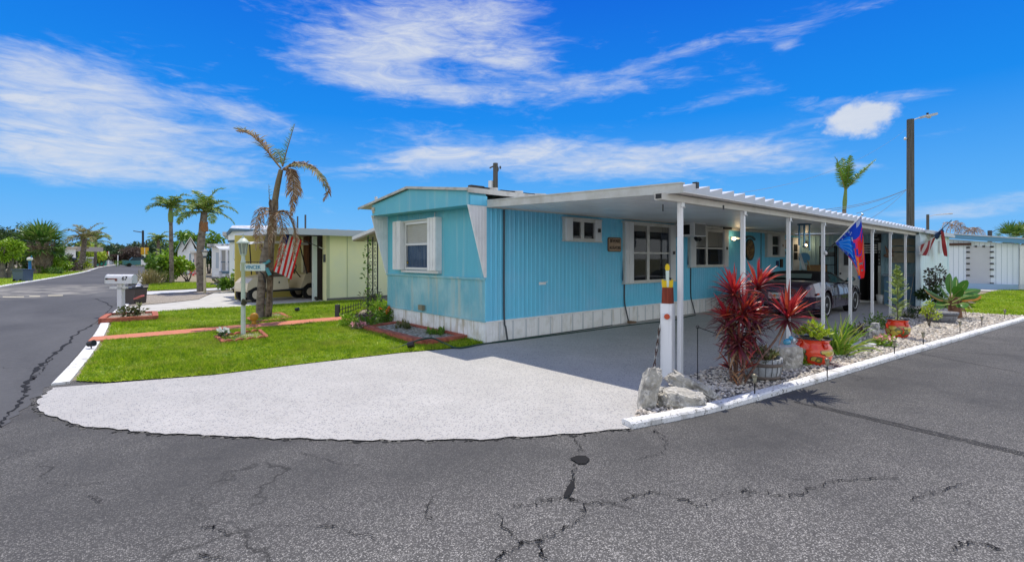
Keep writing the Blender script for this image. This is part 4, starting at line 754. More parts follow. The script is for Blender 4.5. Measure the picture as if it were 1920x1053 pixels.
# ---------------------------------------------------------------- painted red pots
def pot_mat(name, seed):
    m = bpy.data.materials.new(name); m.use_nodes = True; t = NT(m); b = t.n['Principled BSDF']; tc = t.add('ShaderNodeTexCoord'); oc = tc.outputs['Object']
    mp = t.add('ShaderNodeMapping'); mp.inputs['Location'].default_value = (seed, seed*.7, 0); mp.inputs['Scale'].default_value = (1, 1, 1.25); t.link(oc, mp.inputs[0])
    v = t.add('ShaderNodeTexVoronoi'); v.inputs['Scale'].default_value = 8.5; v.inputs['Randomness'].default_value = .8; t.link(mp.outputs[0], v.inputs[0]); s = t.add('ShaderNodeSeparateColor'); t.link(v.outputs['Color'], s.inputs[0])
    leafc = mixc(t, ramp(t, s.outputs[1], .4, .6), (.52, .40, .07), (.14, .15, .04)); inner = mixc(t, ramp(t, v.outputs['Distance'], .24, .30), (.60, .42, .04), leafc)
    lf = math_(t, 'MULTIPLY', ramp(t, v.outputs['Distance'], .60, .56), ramp(t, s.outputs[0], .30, .34)); ol = math_(t, 'MULTIPLY', ramp(t, v.outputs['Distance'], .70, .64), ramp(t, s.outputs[0], .30, .34))
    z = t.add('ShaderNodeSeparateXYZ'); t.link(oc, z.inputs[0]); band = math_(t, 'MULTIPLY', ramp(t, z.outputs[2], .05, .09), ramp(t, z.outputs[2], .27, .23))
    red = mixc(t, noise(t, oc, 9), (.74, .035, .008), (.80, .07, .015)); c = mixc(t, math_(t, 'MULTIPLY', ol, band), red, (.03, .03, .02)); c = mixc(t, math_(t, 'MULTIPLY', lf, band), c, inner)
    t.link(c, b.inputs['Base Color']); b.inputs['Roughness'].default_value = .18; b.inputs['Coat Weight'].default_value = .5; b.inputs['Specular IOR Level'].default_value = .5; return m
def red_pot(name, u, v, wpx, hpx, lab, seed):
    o = G(u, v); s = depth(o)/FOC; R = wpx*s/2; h = hpx*s; pt = thing(name, lab, 'flower pot', o, 0, 'painted red pots')
    prof = [(0, 0), (R*.55, 0), (R*.62, .012), (R*.9, h*.26), (R, h*.50), (R*.93, h*.70), (R*.80, h*.82), (R*.78, h*.90), (R*.90, h*.985), (R*.92, h)]
    part('body', MB().lathe([(r, z) for r, z in prof], (0, 0, 0), 32), pot_mat('painted_pot_'+'ab'[seed > 1], seed), pt, True)
    part('rim', MB().lathe([(R*.92, h*.985), (R*.955, h), (R*.93, h*1.02), (R*.84, h*1.0), (R*.82, h*.94)], (0, 0, 0), 32), mat('dark_rim', (.02, .02, .03), .25, .5, coat=.4), pt, True)
    part('soil', MB().lathe([(R*.82, h*.945), (0, h*.95)], (0, 0, 0), 20), M['mulch'], pt, True)
    for k in range(4):
        a = YAW+math.pi+.15+k*math.pi/2; d = np.array([math.cos(a), math.sin(a), 0]); e = np.array([-d[1], d[0], 0]); mb = MB()
        for j in (-1, 0, 1): mb.tube(spline([d*R*.79+e*j*.018+UPR*h*.88, d*R*.93+e*j*.018+UPR*h*.83, d*R*.955+e*j*.018+UPR*h*.70], 6), .011, 6)
        part('lug', mb, mat('red_glaze', (.62, .04, .02), .2, .5, coat=.5), pt, True)
    return o, R, h
o1, R1, h1 = red_pot('painted_pot', 1525, 684, 65, 51, 'large painted red pot of lime green foliage, next to the stone block', 1)
pl = thing('leafy_plant', 'bushy lime green plant growing in the larger red pot', 'plant', o1+[0, 0, h1*.95]); mb = MB()
for k in range(120):
    a, r = rng.uniform(0, 6.28), R1*.95*math.sqrt(rng.random()); c = o1+np.array([r*math.cos(a), r*math.sin(a), h1+.02+(.19+.04*math.sin(a*3))*(1-.8*(r/R1)**2)*rng.uniform(.5, 1.1)]); rosette(mb, c, (math.cos(a)*r*2.5, math.sin(a)*r*2.5, .4), 9, .05, .026, 0, (.2, 1.4), .2, 2, .1)
part('foliage', mb, LF['lime'], pl); mb = MB()
for k in range(14): a = k*2.4; r = R1*.5; mb.tube([o1+[0, 0, h1*.95], o1+np.array([r*math.cos(a), r*math.sin(a), h1+.12])], .006, 4)
part('stem', mb, M['wood'], pl)
o2, R2, h2 = red_pot('painted_pot', 1683, 634, 40, 36, 'smaller painted red pot holding a feathery conifer, beside the pink flowers', 2)
pl = thing('feathery_conifer', 'pale green feathery little conifer rising from the smaller red pot', 'plant', o2+[0, 0, h2*.95]); H = 108*depth(o2)/FOC; mb = MB()
mb.tube([o2+[0, 0, h2*.9], o2+[.01, .0, h2+H*.5], o2+[.0, .02, h2+H*.97]], [.012, .008, .003], 5); part('stem', mb, M['wood'], pl); mb = MB()
for k in range(130):
    t = rng.random()**.8; z = h2+H*(.02+.94*t); rad = (R2*1.0 if t < .55 else R2*1.0*(1-t)/.45)*rng.uniform(.35, 1.05)+.03; a = rng.uniform(0, 6.28); d = np.array([math.cos(a), math.sin(a), rng.uniform(.2, .9)]); b = o2+np.array([0, 0, z-.05]); tip = b+d*rad
    frond(mb, [b, (b+tip)/2+[0, 0, .01], tip], 9, .045, .010, 0, 0, .1, .003, .3, .3)
part('foliage', mb, leafmat('conifer_green', [(.34, .48, .09), (.46, .56, .14), (.25, .38, .07), (.52, .58, .2)], .35), pl)
# striped-leaf clump, shell bowl, statue, flowers
o = G(1568, 668); mb = MB(); k1 = depth(o)/FOC
for k in range(95):
    a = rng.uniform(0, 6.28); th = rng.uniform(.1, 1.0); l = rng.uniform(40, 92)*k1; d = nrm((xr*math.cos(a)*1.25+xr*.25+FW*math.sin(a)*.7)*math.sin(th)+UPR*math.cos(th)); p = o+np.array([rng.normal(0, .05), rng.normal(0, .05), 0]); P = [p]
    for j in range(5): p = p+d*l/5; P.append(p); d = nrm(d+UPR*-.10*(j+1)*th)
    mb.ribbon(P, .026*np.array([.7, 1, 1, .8, .5, .05]), np.cross(d, FW)+rng.normal(0, .3, 3), 0, .2)
single('spider_lily', mb, LF['aloe'], 'clump of long arching yellow-green strap leaves behind the larger red pot', 'plant', org=o)
o = G(1608, 657); s = depth(o)/FOC; mb = MB(); mb.lathe([(0, .0), (.10, .0), (.20, .05), (.30, .12), (.27, .125), (.18, .075), (0, .06)], (0, 0, 0), 22, 0, True, .55); r = mesh_of('b', mb, M['white'])
sb = thing('stone_basin', 'low oval white stone basin lying on the pebbles left of the small statue', 'basin', o, YAW-math.pi/2); part('bowl', mb, mat('white_cast_stone', (.50, .51, .52), .85, var=(10, (.36, .36, .36), .45, .7)), sb, True); mb = MB().ball((.08, -.14, .12), (.05, .03, .03), 8, 6, 0, .2); mb.ball((.02, -.15, .10), (.03, .02, .025), 8, 6, 0, .2); part('carved_shell', mb, M['white'], sb, True)
o = G(1638, 648); mb = rock(o+[0, 0, .15], (.17, .15, .30), [xr, FW, nrm(UPR+xr*.12)], 11, rough=.12); V = rock(o+xr*.03+[0, 0, .34], (.12, .11, .13), None, 12, rough=.1); mb.raw(V.v[0], V.f); single('stone_statue', mb, mat('pale_statue_stone', (.48, .47, .45), .9, var=(16, (.22, .22, .22), .45, .62), bump=(30, .01)), 'small weathered stone statuette standing beside pink flowers', 'statue')
def flowers(name, u, v, r, h, n, nf, petal, lab, cat='flowers', lf='mid', L=.07, w=.035):
    o = G(u, v); t = thing(name, lab, cat, o); mb = MB(); leaves(mb, o+[0, 0, h*.5], (r, r, h*.5), n, L, w, 0, .6, .3); part('foliage', mb, LF[lf], t); mb = MB()
    for k in range(nf):
        a = rng.uniform(0, 6.28); q = o+np.array([r*.9*math.cos(a)*rng.random(), r*.9*math.sin(a)*rng.random(), h*rng.uniform(.75, 1.05)]); rosette(mb, q, rdir()*.5+UPR-FW*.5, 7, .035, .03, 0, (.6, 1.5), .1, 2)
    part('blossom', mb, PET[petal], t); return t
flowers('pink_flowers', 1658, 652, .17, .22, 200, 26, 'pink', 'low clump of pink flowers between the statuette and the smaller red pot', lf='bright')
for u, v, r, h, lf, lab in ((1608, 632, .22, .24, 'brown', 'dry brown and green tuft at the slab edge behind the stone basin'), (1643, 618, .24, .34, 'mid', 'dark green bushy seedling against the carport slab behind the statuette'), (1590, 636, .15, .26, 'mid', 'green leafy sprout at the slab edge just right of the strap leaf clump'), (1664, 614, .2, .22, 'dark', 'dark low shrub behind the smaller red pot at the slab edge'), (1718, 590, .3, .18, 'dark', 'dark creeping ground plant at the far slab corner'), (1705, 598, .18, .12, 'olive', 'olive weed patch in the shade near the end of the slab'), (1505, 686, .09, .11, 'bright', 'tiny green weed at the foot of the stone block')):
    o = G(u, v); mb = MB(); leaves(mb, o+[0, 0, h*.5], (r, r, h*.55), int(900*r), .09, .03, 0, .9, .2); single('low_shrub', mb, LF[lf], lab, 'plant', 'low plants along the slab edge', org=o)
# light green shrub, second tub, banana, bushes by the shed
o = G(1742, 615); t = thing('young_shrub', 'slender light green shrub standing in front of the second barrel planter', 'shrub', o); mb = MB(); s = depth(o)/FOC
for k in range(7): a = k*.9; mb.tube(spline([o, o+np.array([.05*math.cos(a), .05*math.sin(a), 22*s]), o+np.array([.13*math.cos(a), .13*math.sin(a), rng.uniform(35, 52)*s])], 6), .006, 4)
part('stem', mb, M['wood'], t); mb = MB(); leaves(mb, o+[0, 0, 36*s], (.10, .10, 17*s), 190, .06, .03, 0, .4, .2); leaves(mb, o+xr*.18+[0, 0, 26*s], (.09, .09, .12), 60, .06, .03, 0, .4, .2); leaves(mb, o-xr*.12+[0, 0, 30*s], (.07, .07, .1), 40, .06, .03, 0, .4, .2); part('foliage', mb, LF['lime'], t)
o = G(1764, 606); s = depth(o)/FOC; bq = thing('barrel_planter', 'half barrel planter of dark grey staves at the foot of the banana plant', 'planter', o); rt, rb, h = 26*s, 19*s, 22*s
part('tub', MB().lathe([(0, 0), (rb, 0), (rb+(rt-rb)*.5, h*.5), (rt, h), (rt-.03, h), (rt-.04, h-.05), (0, h-.05)], o, 22), mat('dark_staves', (.20, .21, .23), .7, streak=((26, 26, 1), (.11, .11, .12), .5, .65)), bq)
for z0, z1 in ((.12, .26), (.74, .9)): mb = MB(); r0, r1 = [rb+(rt-rb)*q+.008 for q in (z0, z1)]; mb.lathe([(r0-.01, z0*h), (r0, z0*h), (r1, z1*h), (r1-.01, z1*h)], o, 22); part('hoop', mb, mat('grey_hoop', (.10, .10, .11), .6), bq)
ob = G(1790, 598); bn = thing('banana_plant', 'young banana plant with broad green leaves and yellowed tips by the white shed', 'banana plant', ob); s = depth(ob)/FOC
part('trunk', MB().tube(spline([ob, ob+[0, 0, 22*s], ob+xr*-4*s+[0, 0, 42*s]], 8), np.linspace(.16, .09, 8), 10, 0), mat('banana_trunk', (.22, .12, .07), .9, streak=((9, 9, 1), (.10, .04, .03), .45, .6)), bn)
def bleaf(u0, v0, pts, w, split=0, yellow=False):
    P = spline([AT(u, v, depth(ob)+dz) for u, v, dz in pts], 14); mb = MB(); sd = np.cross(np.gradient(P, axis=0)[7], -FW*.75+UPR*.6+xr*.1); Wd = 1.12*w*s*np.interp(np.linspace(0, 1, 14), [0, .22, .42, .72, .92, 1], [.07, .10, .85, 1.1, .65, .06])
    mb.ribbon(P, Wd, sd, 0, .16); mb.tube(P[:12], np.linspace(.02, .006, 12), 5, 1, False)
    if yellow:
        Y = [p-nrm(sd)*Wd[i]*.50*(1 if sd[2] > 0 else -1)+np.array([0, 0, -.01]) for i, p in enumerate(P)]; mb.ribbon(Y[4:], .05, sd, 2)
    part('leaf', mb, [LF['banana'], mat('banana_rib', (.25, .33, .08), .5), leafmat('yellowed_leaf', [(.55, .36, .03), (.45, .20, .03)])], bn)
for pts, w, y in (([(1782, 560, 0), (1782, 540, 0), (1781, 512, .1)], 13, 0), ([(1784, 560, .1), (1793, 540, .1), (1793, 518, .3)], 10, 0), ([(1784, 562, -.1), (1800, 545, -.2), (1814, 525, -.3)], 14, 0), ([(1782, 562, -.1), (1772, 550, -.3), (1762, 535, -.5)], 16, 0), ([(1780, 564, 0), (1758, 555, -.1), (1733, 541, -.2)], 15, 1),
                  ([(1786, 565, 0), (1810, 549, .1), (1839, 543, .2)], 13, 0), ([(1786, 567, -.2), (1812, 556, -.4), (1838, 553, -.5)], 14, 1), ([(1785, 572, -.3), (1800, 570, -.5), (1817, 570, -.6)], 14, 0), ([(1780, 570, -.2), (1762, 572, -.4), (1742, 568, -.5)], 13, 0), ([(1784, 560, -.2), (1795, 548, -.5), (1806, 540, -.7)], 17, 0), ([(1780, 566, .2), (1765, 562, .2), (1755, 552, .2)], 15, 0)): bleaf(0, 0, pts, w, 0, y)
mb = MB(); leaves(mb, AT(1802, 565, depth(ob)), (.18, .18, .14), 60, .2, .05, 0, -.6, .2); part('dead_leaf', mb, LF['deadp'], bn)
o = G(1745, 578); t = thing('shrub', 'dark leafy shrub with purplish sprays against the white shed wall', 'shrub', o); mb = MB(); leaves(mb, o+[0, 0, .38], (.5, .35, .36), 700, .13, .055, 0, .4, .3, 6); part('foliage', mb, LF['dark'], t); mb = MB(); s = depth(o)/FOC
for du in (-4, 10, 18): mb.tube([o+[0, 0, .3], o+xr*du*s+[0, 0, 1.0+.1*(du % 3)]], .012, 4)
part('stem', mb, M['wood'], t); mb = MB(); leaves(mb, o+xr*(-2*s)+[0, 0, .95], (.12, .12, .28), 150, .1, .06); leaves(mb, o+xr*(18*s)+[0, 0, 1.05], (.14, .14, .3), 130, .09, .05); part('spray', mb, leafmat('purplish_leaf', [(.05, .05, .04), (.10, .06, .06), (.05, .10, .03)]), t)
# solar stake lights
def solar(loc):
    t = thing('solar_light', 'x', 'solar light', loc, 0, 'solar stake lights in the pebble bed'); part('stake', MB().tube([(0, 0, 0), (0, 0, .24)], .007, 6), M['iron'], t, True)
    part('lamp', MB().lathe([(0, .18), (.014, .18), (.024, .25), (.02, .25), (0, .245)], (0, 0, 0), 10), mat('frosted_lens', (.30, .28, .20), .4), t, True); part('cap', MB().lathe([(.031, .25), (.031, .262), (.016, .278), (0, .28)], (0, 0, 0), 12), mat('bronze_cap', (.20, .18, .13), .4, metal=.4), t, True); return t
SL = [(1415, 748, 'solar stake light in front of the half barrel, nearest the boulders'), (1551, 712, 'solar stake light directly in front of the larger red pot'), (1677, 670, 'solar stake light in front of the pink flowers'), (1731, 652, 'solar stake light in the open pebbles right of the smaller red pot'), (1800, 627, 'solar stake light leaning in front of the dark barrel planter'), (1841, 616, 'solar stake light in the pebbles right of the banana plant'), (1884, 601, 'white solar stake light where the pebbles meet the side lawn')]
s0 = None
for u, v, lab in SL:
    if s0 is None: s0 = solar(G(u, v)); s0['label'] = lab
    else: copy_tree(s0, G(u, v), rng.uniform(0, 6), lab)
mb = MB(); P = [G(1395, 738), G(1405, 742), G(1414, 747)]; mb.ribbon([p+np.array([0, 0, .05]) for p in P], [.02, .035, .01], (0, 1, 0)); single('fallen_leaf', mb, LF['timar'], 'single fallen maroon leaf on the pebbles by the kerb', 'leaf')
# ---------------------------------------------------------------- front yard, left of the home
lp0 = G(456, 630); LPX = xr; k = depth(lp0)/FOC                    # metres per photo pixel at the lamp
lamp = thing('lamp_post', 'pale green lamp post with a lantern top and a name board on the front lawn', 'lamp post', lp0)
pg = mat('lamp_post_paint', (.50, .57, .48), .5, .4, var=(6, (.40, .46, .38), .5, .8))
H = 151*k; part('post', MB().lathe([(.05, 0), (.052, .03), (.044, .05), (.040, H*.55), (.036, H*.9), (.05, H*.905), (.05, H*.93), (.036, H*.94), (.036, H)], (0, 0, 0), 14), pg, lamp, True)
mb = MB(); mb.lathe([(.038, H), (.06, H+.02), (.05, H+.03)], (0, 0, 0), 6); 
for j in range(6):
    a = j*math.pi/3; d0, d1 = .05, .088; mb.tube([(d0*math.cos(a), d0*math.sin(a), H+.02), (d1*math.cos(a), d1*math.sin(a), H+.24)], .007, 4)
mb.lathe([(.125, H+.24), (.13, H+.25), (.10, H+.28), (.05, H+.34), (.03, H+.345), (.03, H+.36), (.012, H+.375), (.012, H+.40), (.02, H+.41), (.0, H+.45)], (0, 0, 0), 12); ln = part('lantern', mb, pg, lamp, True)
part('lantern_pane', MB().lathe([(.046, H+.025), (.083, H+.24)], (0, 0, 0), 6, 0, False), glass_mat('lantern_glass', (.25, .3, .28), .35), ln, True)
mb = MB(); c = lp0+xr*(18*k)+[0, 0, 129*k]; mb.obox(c, (46*k, .025, .14), [xr, FW, UPR]); sg = part('name_board', mb, mat('board_paint', (.58, .66, .62), .5), lamp)
mb = MB(); mb.tube([lp0+[0, 0, 139*k], lp0+xr*(43*k)+[0, 0, 139*k]], .008, 6); mb.tube([lp0+xr*.1+[0, 0, 139*k], lp0+xr*.1+[0, 0, 136*k]], .004, 4); mb.tube([lp0+xr*.28+[0, 0, 139*k], lp0+xr*.28+[0, 0, 136*k]], .004, 4); part('board_arm', mb, M['iron'], lamp)
text('lettering', 'VINCEK', .105, c-FW*.016+xr*.015, xr, UPR, mat('blue_letters', (.03, .22, .36), .5), sg, .004, .82)
mb = MB().ball(lp0+xr*.05-FW*.06+[0, 0, 64*k], (.055, .045, .06), 9, 7, 0, .15); mb.ball(lp0+xr*.13-FW*.05+[0, 0, 66*k], (.06, .03, .022), 8, 6); mb.ball(lp0+xr*.06-FW*.10+[0, 0, 68*k], .035, 8, 6); single('lizard_figurine', mb, mat('dark_moss', (.06, .06, .04), .8), 'small dark figurine clinging to the side of the lawn lamp post', 'figurine')
o = lp0+xr*.11+FW*.2; mb = MB().ball(o+[0, 0, .36], (.085, .05, .085), 10, 8); mb.ball(o+[0, 0, .25], (.05, .04, .04), 8, 6); mb.tube([o, o+[0, 0, .28]], .006, 5); q = o+[0, 0, 0]
for sx in (-1, 1): mb.tube([o+[0, 0, .23], o+xr*.08*sx+[0, 0, .20], o+xr*.05*sx+[0, 0, .17]], .010, 5)
single('garden_figure', mb, mat('amber_figure', (.42, .20, .02), .5), 'small amber garden figure on a stake just right of the lamp post', 'ornament')
# scalloped brick ring round the lamp post
def scallop_bed(name, c4, lab, z=.085):
    t = thing(name, lab, 'flower bed', np.mean(c4, axis=0)); C4 = [np.array(p) for p in c4]
    for a, b in zip(C4, C4[1:]+C4[:1]):
        L = np.linalg.norm(b-a); n = max(2, round(L/.19)); d = (b-a)/L; nn = np.cross(d, UPR)
        for i in range(n):
            q = a+d*L*(i+.5)/n; pts = [q+d*(-L/n/2*.97), q+d*(L/n/2*.97)]+[q+d*(L/n/2*.97*math.cos(t_))+UPR*(.035+.055*math.sin(t_)) for t_ in np.linspace(0, math.pi, 9)]
            part('edging_brick', MB().prism([p-nn*.028 for p in pts], nn*.056), M['brick'], t)
    lo = np.mean(C4, axis=0); mb = MB(); n = 10; mb.raw([lo+[0, 0, .05]]+[p+[0, 0, .035] for p in C4], [(0, 1, 2), (0, 2, 3), (0, 3, 4), (0, 4, 1)]); V = mb; part('mulch', mb, mat('shell_mulch', (.34, .28, .18), .95, .1, var=(26, (.52, .47, .36), .45, .6), bump=(30, .03)), t); return t
scallop_bed('lamp_flower_bed', [G(404, 636), G(418, 646), G(500, 637), G(486, 624)], 'scalloped red brick bed round the foot of the lamp post')
o = G(418, 634, .03); t = thing('white_flowers', 'small white flowering plant at the left corner of the lamp post bed', 'flowers', o); mb = MB(); leaves(mb, o+[0, 0, .07], (.1, .1, .08), 110, .07, .035, 0, .5, .2); part('foliage', mb, LF['dark'], t); mb = MB()
for q in range(16): rosette(mb, o+np.array([rng.normal(0, .06), rng.normal(0, .06), rng.uniform(.12, .21)]), UPR-FW, 6, .034, .03, 0, (.4, 1.4), .1, 2)
part('blossom', mb, PET['white'], t)
# brick square round the palm
def brick_bed(name, pts, lab, h=.07, w=.11, fillm='mulch', brickL=.30, closed=True):
    t = thing(name, lab, 'flower bed', np.mean(pts, axis=0)); P = [np.array(p, float) for p in pts]
    for a, b in zip(P, (P[1:]+P[:1]) if closed else P[1:]):
        L = np.linalg.norm(b-a); n = max(1, round(L/brickL)); d = (b-a)/L; nn = np.cross(UPR, d)
        for i in range(n):
            q = a+d*L*(i+.5)/n; mb = MB().obox(q+[0, 0, h/2+rng.normal(0, .003)], (L/n-.008, w, h), [d*math.cos(.02)+nn*rng.normal(0, .02), nn, UPR]); part('edging_brick', mb, M['brick'], t)
    part('mulch', fill([p[:2] for p in P], h*.65), M[fillm] if isinstance(fillm, str) else fillm, t); return t
brick_bed('palm_bed', [G(464, 598), G(480, 606), G(545, 598), G(524, 588)], 'flat red brick square round the base of the dead palm', .045, .10)
# the half dead palm
p0 = G(494, 598); Zq = depth(p0); dp = thing('dying_palm', 'leaning palm with brown hanging dead fronds and a split trunk on the front lawn', 'palm tree', p0)
def pp(u, v, dz=0): return AT(u, v, Zq+dz)
W1 = Zq/FOC
part('trunk', MB().tube(spline([pp(487, 598), pp(489, 560), pp(494, 500), pp(503, 455), pp(509, 425)], 16), np.array([7.5]*3+[7.5]*4+[8.5]*3+[7.5]*3+[6]*3)*W1, 12), M['bark'], dp)
part('split_trunk', MB().tube(spline([pp(502, 598, .05), pp(505, 560, .05), pp(507, 510, .02), pp(508, 470), pp(512, 440)], 16), np.array([6.5]*4+[5.5]*5+[5.5]*4+[4.5]*3)*W1, 10), M['barkr'], dp)
part('upper_trunk', MB().tube(spline([pp(509, 432), pp(514, 388), pp(520, 350), pp(527, 318)], 14), np.array([8, 7, 6, 5.6, 5.4, 5.4, 5.4, 5.4, 5.2, 5, 5, 4.6, 4.4, 4])*W1, 10), mat('palm_crownshaft', (.21, .17, .10), .6, .3, var=(4, (.12, .09, .05), .45, .7), streak=((14, 14, 1), (.27, .26, .13), .55, .75)), dp)
part('rotten_collar', rock(pp(513, 390), (.19, .19, .36), None, 21, rough=.2), M['barkr'], dp)
def dfrond(pts, n, L, w, kind='deadp', hang=.6, up=.3, t0=.15, rw=.022):
    mb = MB(); frond(mb, [pp(*p) for p in pts], n, L, w, 0, 1, hang, rw, up, t0); part('frond', mb, [LF[kind], mat('dead_rachis', (.22, .16, .08), .8)], dp)
dfrond([(527, 316, 0), (508, 292, .1), (482, 262, .3), (460, 247, .4), (440, 241, .5)], 64, .34, .028, 'halfp', .35, .6, .1)
dfrond([(527, 316, 0), (512, 298, -.1), (490, 270, -.2), (465, 250, -.3), (444, 246, -.35)], 50, .32, .026, 'deadp', .5, .5, .3)
dfrond([(530, 312, 0), (537, 285, 0), (545, 258, .05), (553, 232, .1)], 30, .20, .02, 'palm', -.1, .9, .05, .018)
dfrond([(530, 312, 0), (526, 295, .2), (520, 280, .3)], 20, .25, .02, 'palm', .2, .5, .05)
dfrond([(532, 316, 0), (555, 306, .1), (585, 312, .2), (606, 336, .3), (616, 356, .35), (606, 378, .35)], 80, .33, .028, 'deadp', .75, .2, .08)
dfrond([(532, 316, 0), (560, 309, -.3), (588, 318, -.5), (606, 340, -.6), (612, 362, -.6)], 60, .28, .026, 'halfp', .8, .2, .1)
dfrond([(531, 318, 0), (543, 318, -.1), (550, 340, -.15), (550, 370, -.2), (547, 404, -.2)], 80, .36, .028, 'deadp', 1.0, .1, .15)
dfrond([(531, 318, 0), (546, 322, .2), (556, 345, .3), (556, 375, .3)], 50, .32, .026, 'deadp', 1.0, .1, .2)
dfrond([(508, 400, 0), (505, 370, 0), (504, 345, 0)], 8, .12, .015, 'palm', 0, 1, .1, .014)
for pts, n, L in (([(512, 396, 0), (497, 390, .1), (484, 402, .15), (479, 430, .2), (480, 470, .2)], 70, .26), ([(512, 398, 0), (500, 396, -.2), (490, 408, -.35), (486, 440, -.45), (490, 470, -.5)], 60, .24), ([(514, 400, 0), (524, 402, -.2), (530, 430, -.25), (528, 465, -.25), (522, 500, -.2)], 80, .30),
                  ([(515, 398, 0), (535, 396, 0), (548, 418, .05), (554, 450, .1), (550, 490, .1)], 80, .28), ([(515, 398, 0), (535, 398, .25), (550, 415, .4), (555, 445, .45), (552, 475, .45)], 60, .25), ([(513, 398, 0), (512, 402, -.2), (509, 430, -.3), (506, 462, -.32)], 46, .24)):
    dfrond(pts, int(n*.62), L, .022, 'deadp', .9, .1, .1)
mb = MB()
for k in range(8): a = rng.uniform(-1, 1); q = pp(510+rng.uniform(-9, 9), 400+rng.uniform(0, 14), -.15); mb.ribbon([q, q+xr*a*.12+UPR*-.22, q+xr*a*.15+UPR*-rng.uniform(.45, .85)], [.02, .026, .006], xr, 0)
part('frond_skirt', mb, LF['deadp'], dp)
mb = MB(); c = pp(500, 492, -.16); mb.obox(c, (.19, .03, .07), [nrm(xr*.85+UPR*.5), FW, nrm(UPR*.85-xr*.5)]); mb.obox(pp(503, 509, -.16), (.20, .03, .08), [nrm(xr*.4-UPR*.9), FW, nrm(xr*.9+UPR*.4)]); mb.tube([pp(460, 506, -.1), pp(480, 503, -.12), pp(498, 500, -.14)], .03, 8, 1)
mb.tube([pp(486, 506, -.1), pp(494, 515, -.1), pp(497, 530, -.1)], .018, 6, 2); single('mailbox_figure', mb, [mat('teal_board', (.06, .25, .28), .6), mat('grey_fish', (.32, .30, .28), .7), M['iron']], 'broken teal and grey wooden fish ornament nailed to the dying palm', 'ornament')
# mailbox and its brick planter
m0 = G(227, 592); mbx = thing('mailbox', 'white roadside mailbox numbered 67 on a square white post', 'mailbox', m0); k = depth(m0)/FOC
mw = mat('mailbox_white', (.72, .73, .74), .4, .4)
mb = MB().obox(m0+[0, 0, 27*k], (8.5*k, 8.5*k, 54*k), [xr, FW, UPR]); mb.obox(m0+[0, 0, 60*k], (8.5*k, 8.5*k, 20*k), [xr, FW, UPR]); part('post', mb, mw, mbx)
c = m0+xr*4*k+[0, 0, 61*k]; L, hw, hh = 49*k, .10, 17*k; pts = []
for t_ in np.linspace(0, math.pi, 9): pts.append(FW*(-hw*math.cos(t_))+UPR*(hh*.55+hh*.45*math.sin(t_)))
pr = [c-xr*L/2-FW*hw]+[c-xr*L/2+p for p in pts]+[c-xr*L/2+FW*hw]; body = part('box', MB().prism([p-FW*.06 for p in pr], xr*L), mw, mbx)
mb = MB().prism([c-xr*(L/2+.012)+p*1.03-FW*.06 for p in [-FW*hw]+pts+[FW*hw]], xr*.02); part('box_door', mb, M['alu'], body)
mb = MB().obox(c-xr*.17-FW*.17+[0, 0, hh*.52], (.25, .01, .025), [xr, FW, UPR]); mb.obox(c-xr*.06-FW*.17+[0, 0, hh*.42], (.05, .012, .06), [xr, FW, UPR]); mb.obox(c-xr*.31-FW*.17+[0, 0, hh*.52], (.06, .012, .04), [xr, FW, UPR], 1); part('flag', mb, [mat('flag_brown', (.22, .07, .05), .6), M['black']], body)
text('number', '67', .15, c+xr*.165-FW*.166+[0, 0, hh*.56], xr, UPR, M['black'], body, .004, 1)
mb = MB().obox(m0-xr*4*k+[0, 0, 53*k], (30*k, .09, 4*k), [xr, FW, UPR]); part('arm', mb, mw, mbx); mb = MB().obox(m0+[0, 0, 71*k], (.15, .15, .03), [xr, FW, UPR]); mb.lathe([(.11, 74*k), (.06, 77*k), (0, 77*k)], m0, 4); part('post_cap', mb, mat('bronze_post_cap', (.14, .14, .12), .4), mbx)
mb = MB().obox(m0+xr*14*k+FW*.1+[0, 0, 59*k], (.14, .05, .05), [nrm(xr+UPR*.3), FW, UPR]); mb.ball(m0+xr*20*k+FW*.1+[0, 0, 62*k], .035, 7, 5); part('bracket_hardware', mb, M['cable'], mbx)
bt = brick_bed('brick_planter', [G(190, 607), G(292, 601), G(290, 592), G(205, 596)], 'low red brick planter round the foot of the mailbox', .13, .12, 'mulch', .55)
o = G(245, 594, .1); mb = MB(); leaves(mb, o+[0, 0, .12], (.30, .2, .17), 260, .10, .05, 0, .6, .2); single('groundcover', mb, LF['olive'], 'green leafy plant growing in the brick planter by the mailbox', 'plant', org=o)
o = G(262, 594, .08); t = thing('flower_stake', 'pink metal flower on a dark stake in the mailbox planter', 'garden stake', o); kk = depth(o)/FOC; mb = MB().tube([o, o+[0, 0, 24*kk], o+xr*-.02+[0, 0, 31*kk]], .008, 5); mb.ribbon([o+[0, 0, 11*kk], o+xr*-.08+[0, 0, 12*kk], o+xr*-.13+[0, 0, 10*kk]], .05, UPR); part('stem', mb, M['iron'], t)
mb = MB(); 
for sx in (-1, -.4, .5): mb.ribbon([o+[0, 0, 18*kk], o+xr*.04*sx+[0, 0, 24*kk], o+xr*.10*sx+[0, 0, 28*kk]], [.02, .06, .01], FW+xr)
part('leaf', mb, mat('pale_metal_leaf', (.45, .45, .22), .5), t); mb = MB().obox(o+xr*-.02+[0, 0, 37*kk], (.20, .12, .03), [nrm(xr*.9+UPR*.4), FW, nrm(UPR*.9-xr*.4)]); part('flower', mb, mat('pink_metal', (.62, .16, .16), .5), t)
tb_ = G(250, 569); bn2 = thing('trash_bin', 'dark brown plastic bin standing on the gravel behind the mailbox', 'trash bin', tb_); k = depth(tb_)/FOC; A2 = [xr, FW, UPR]
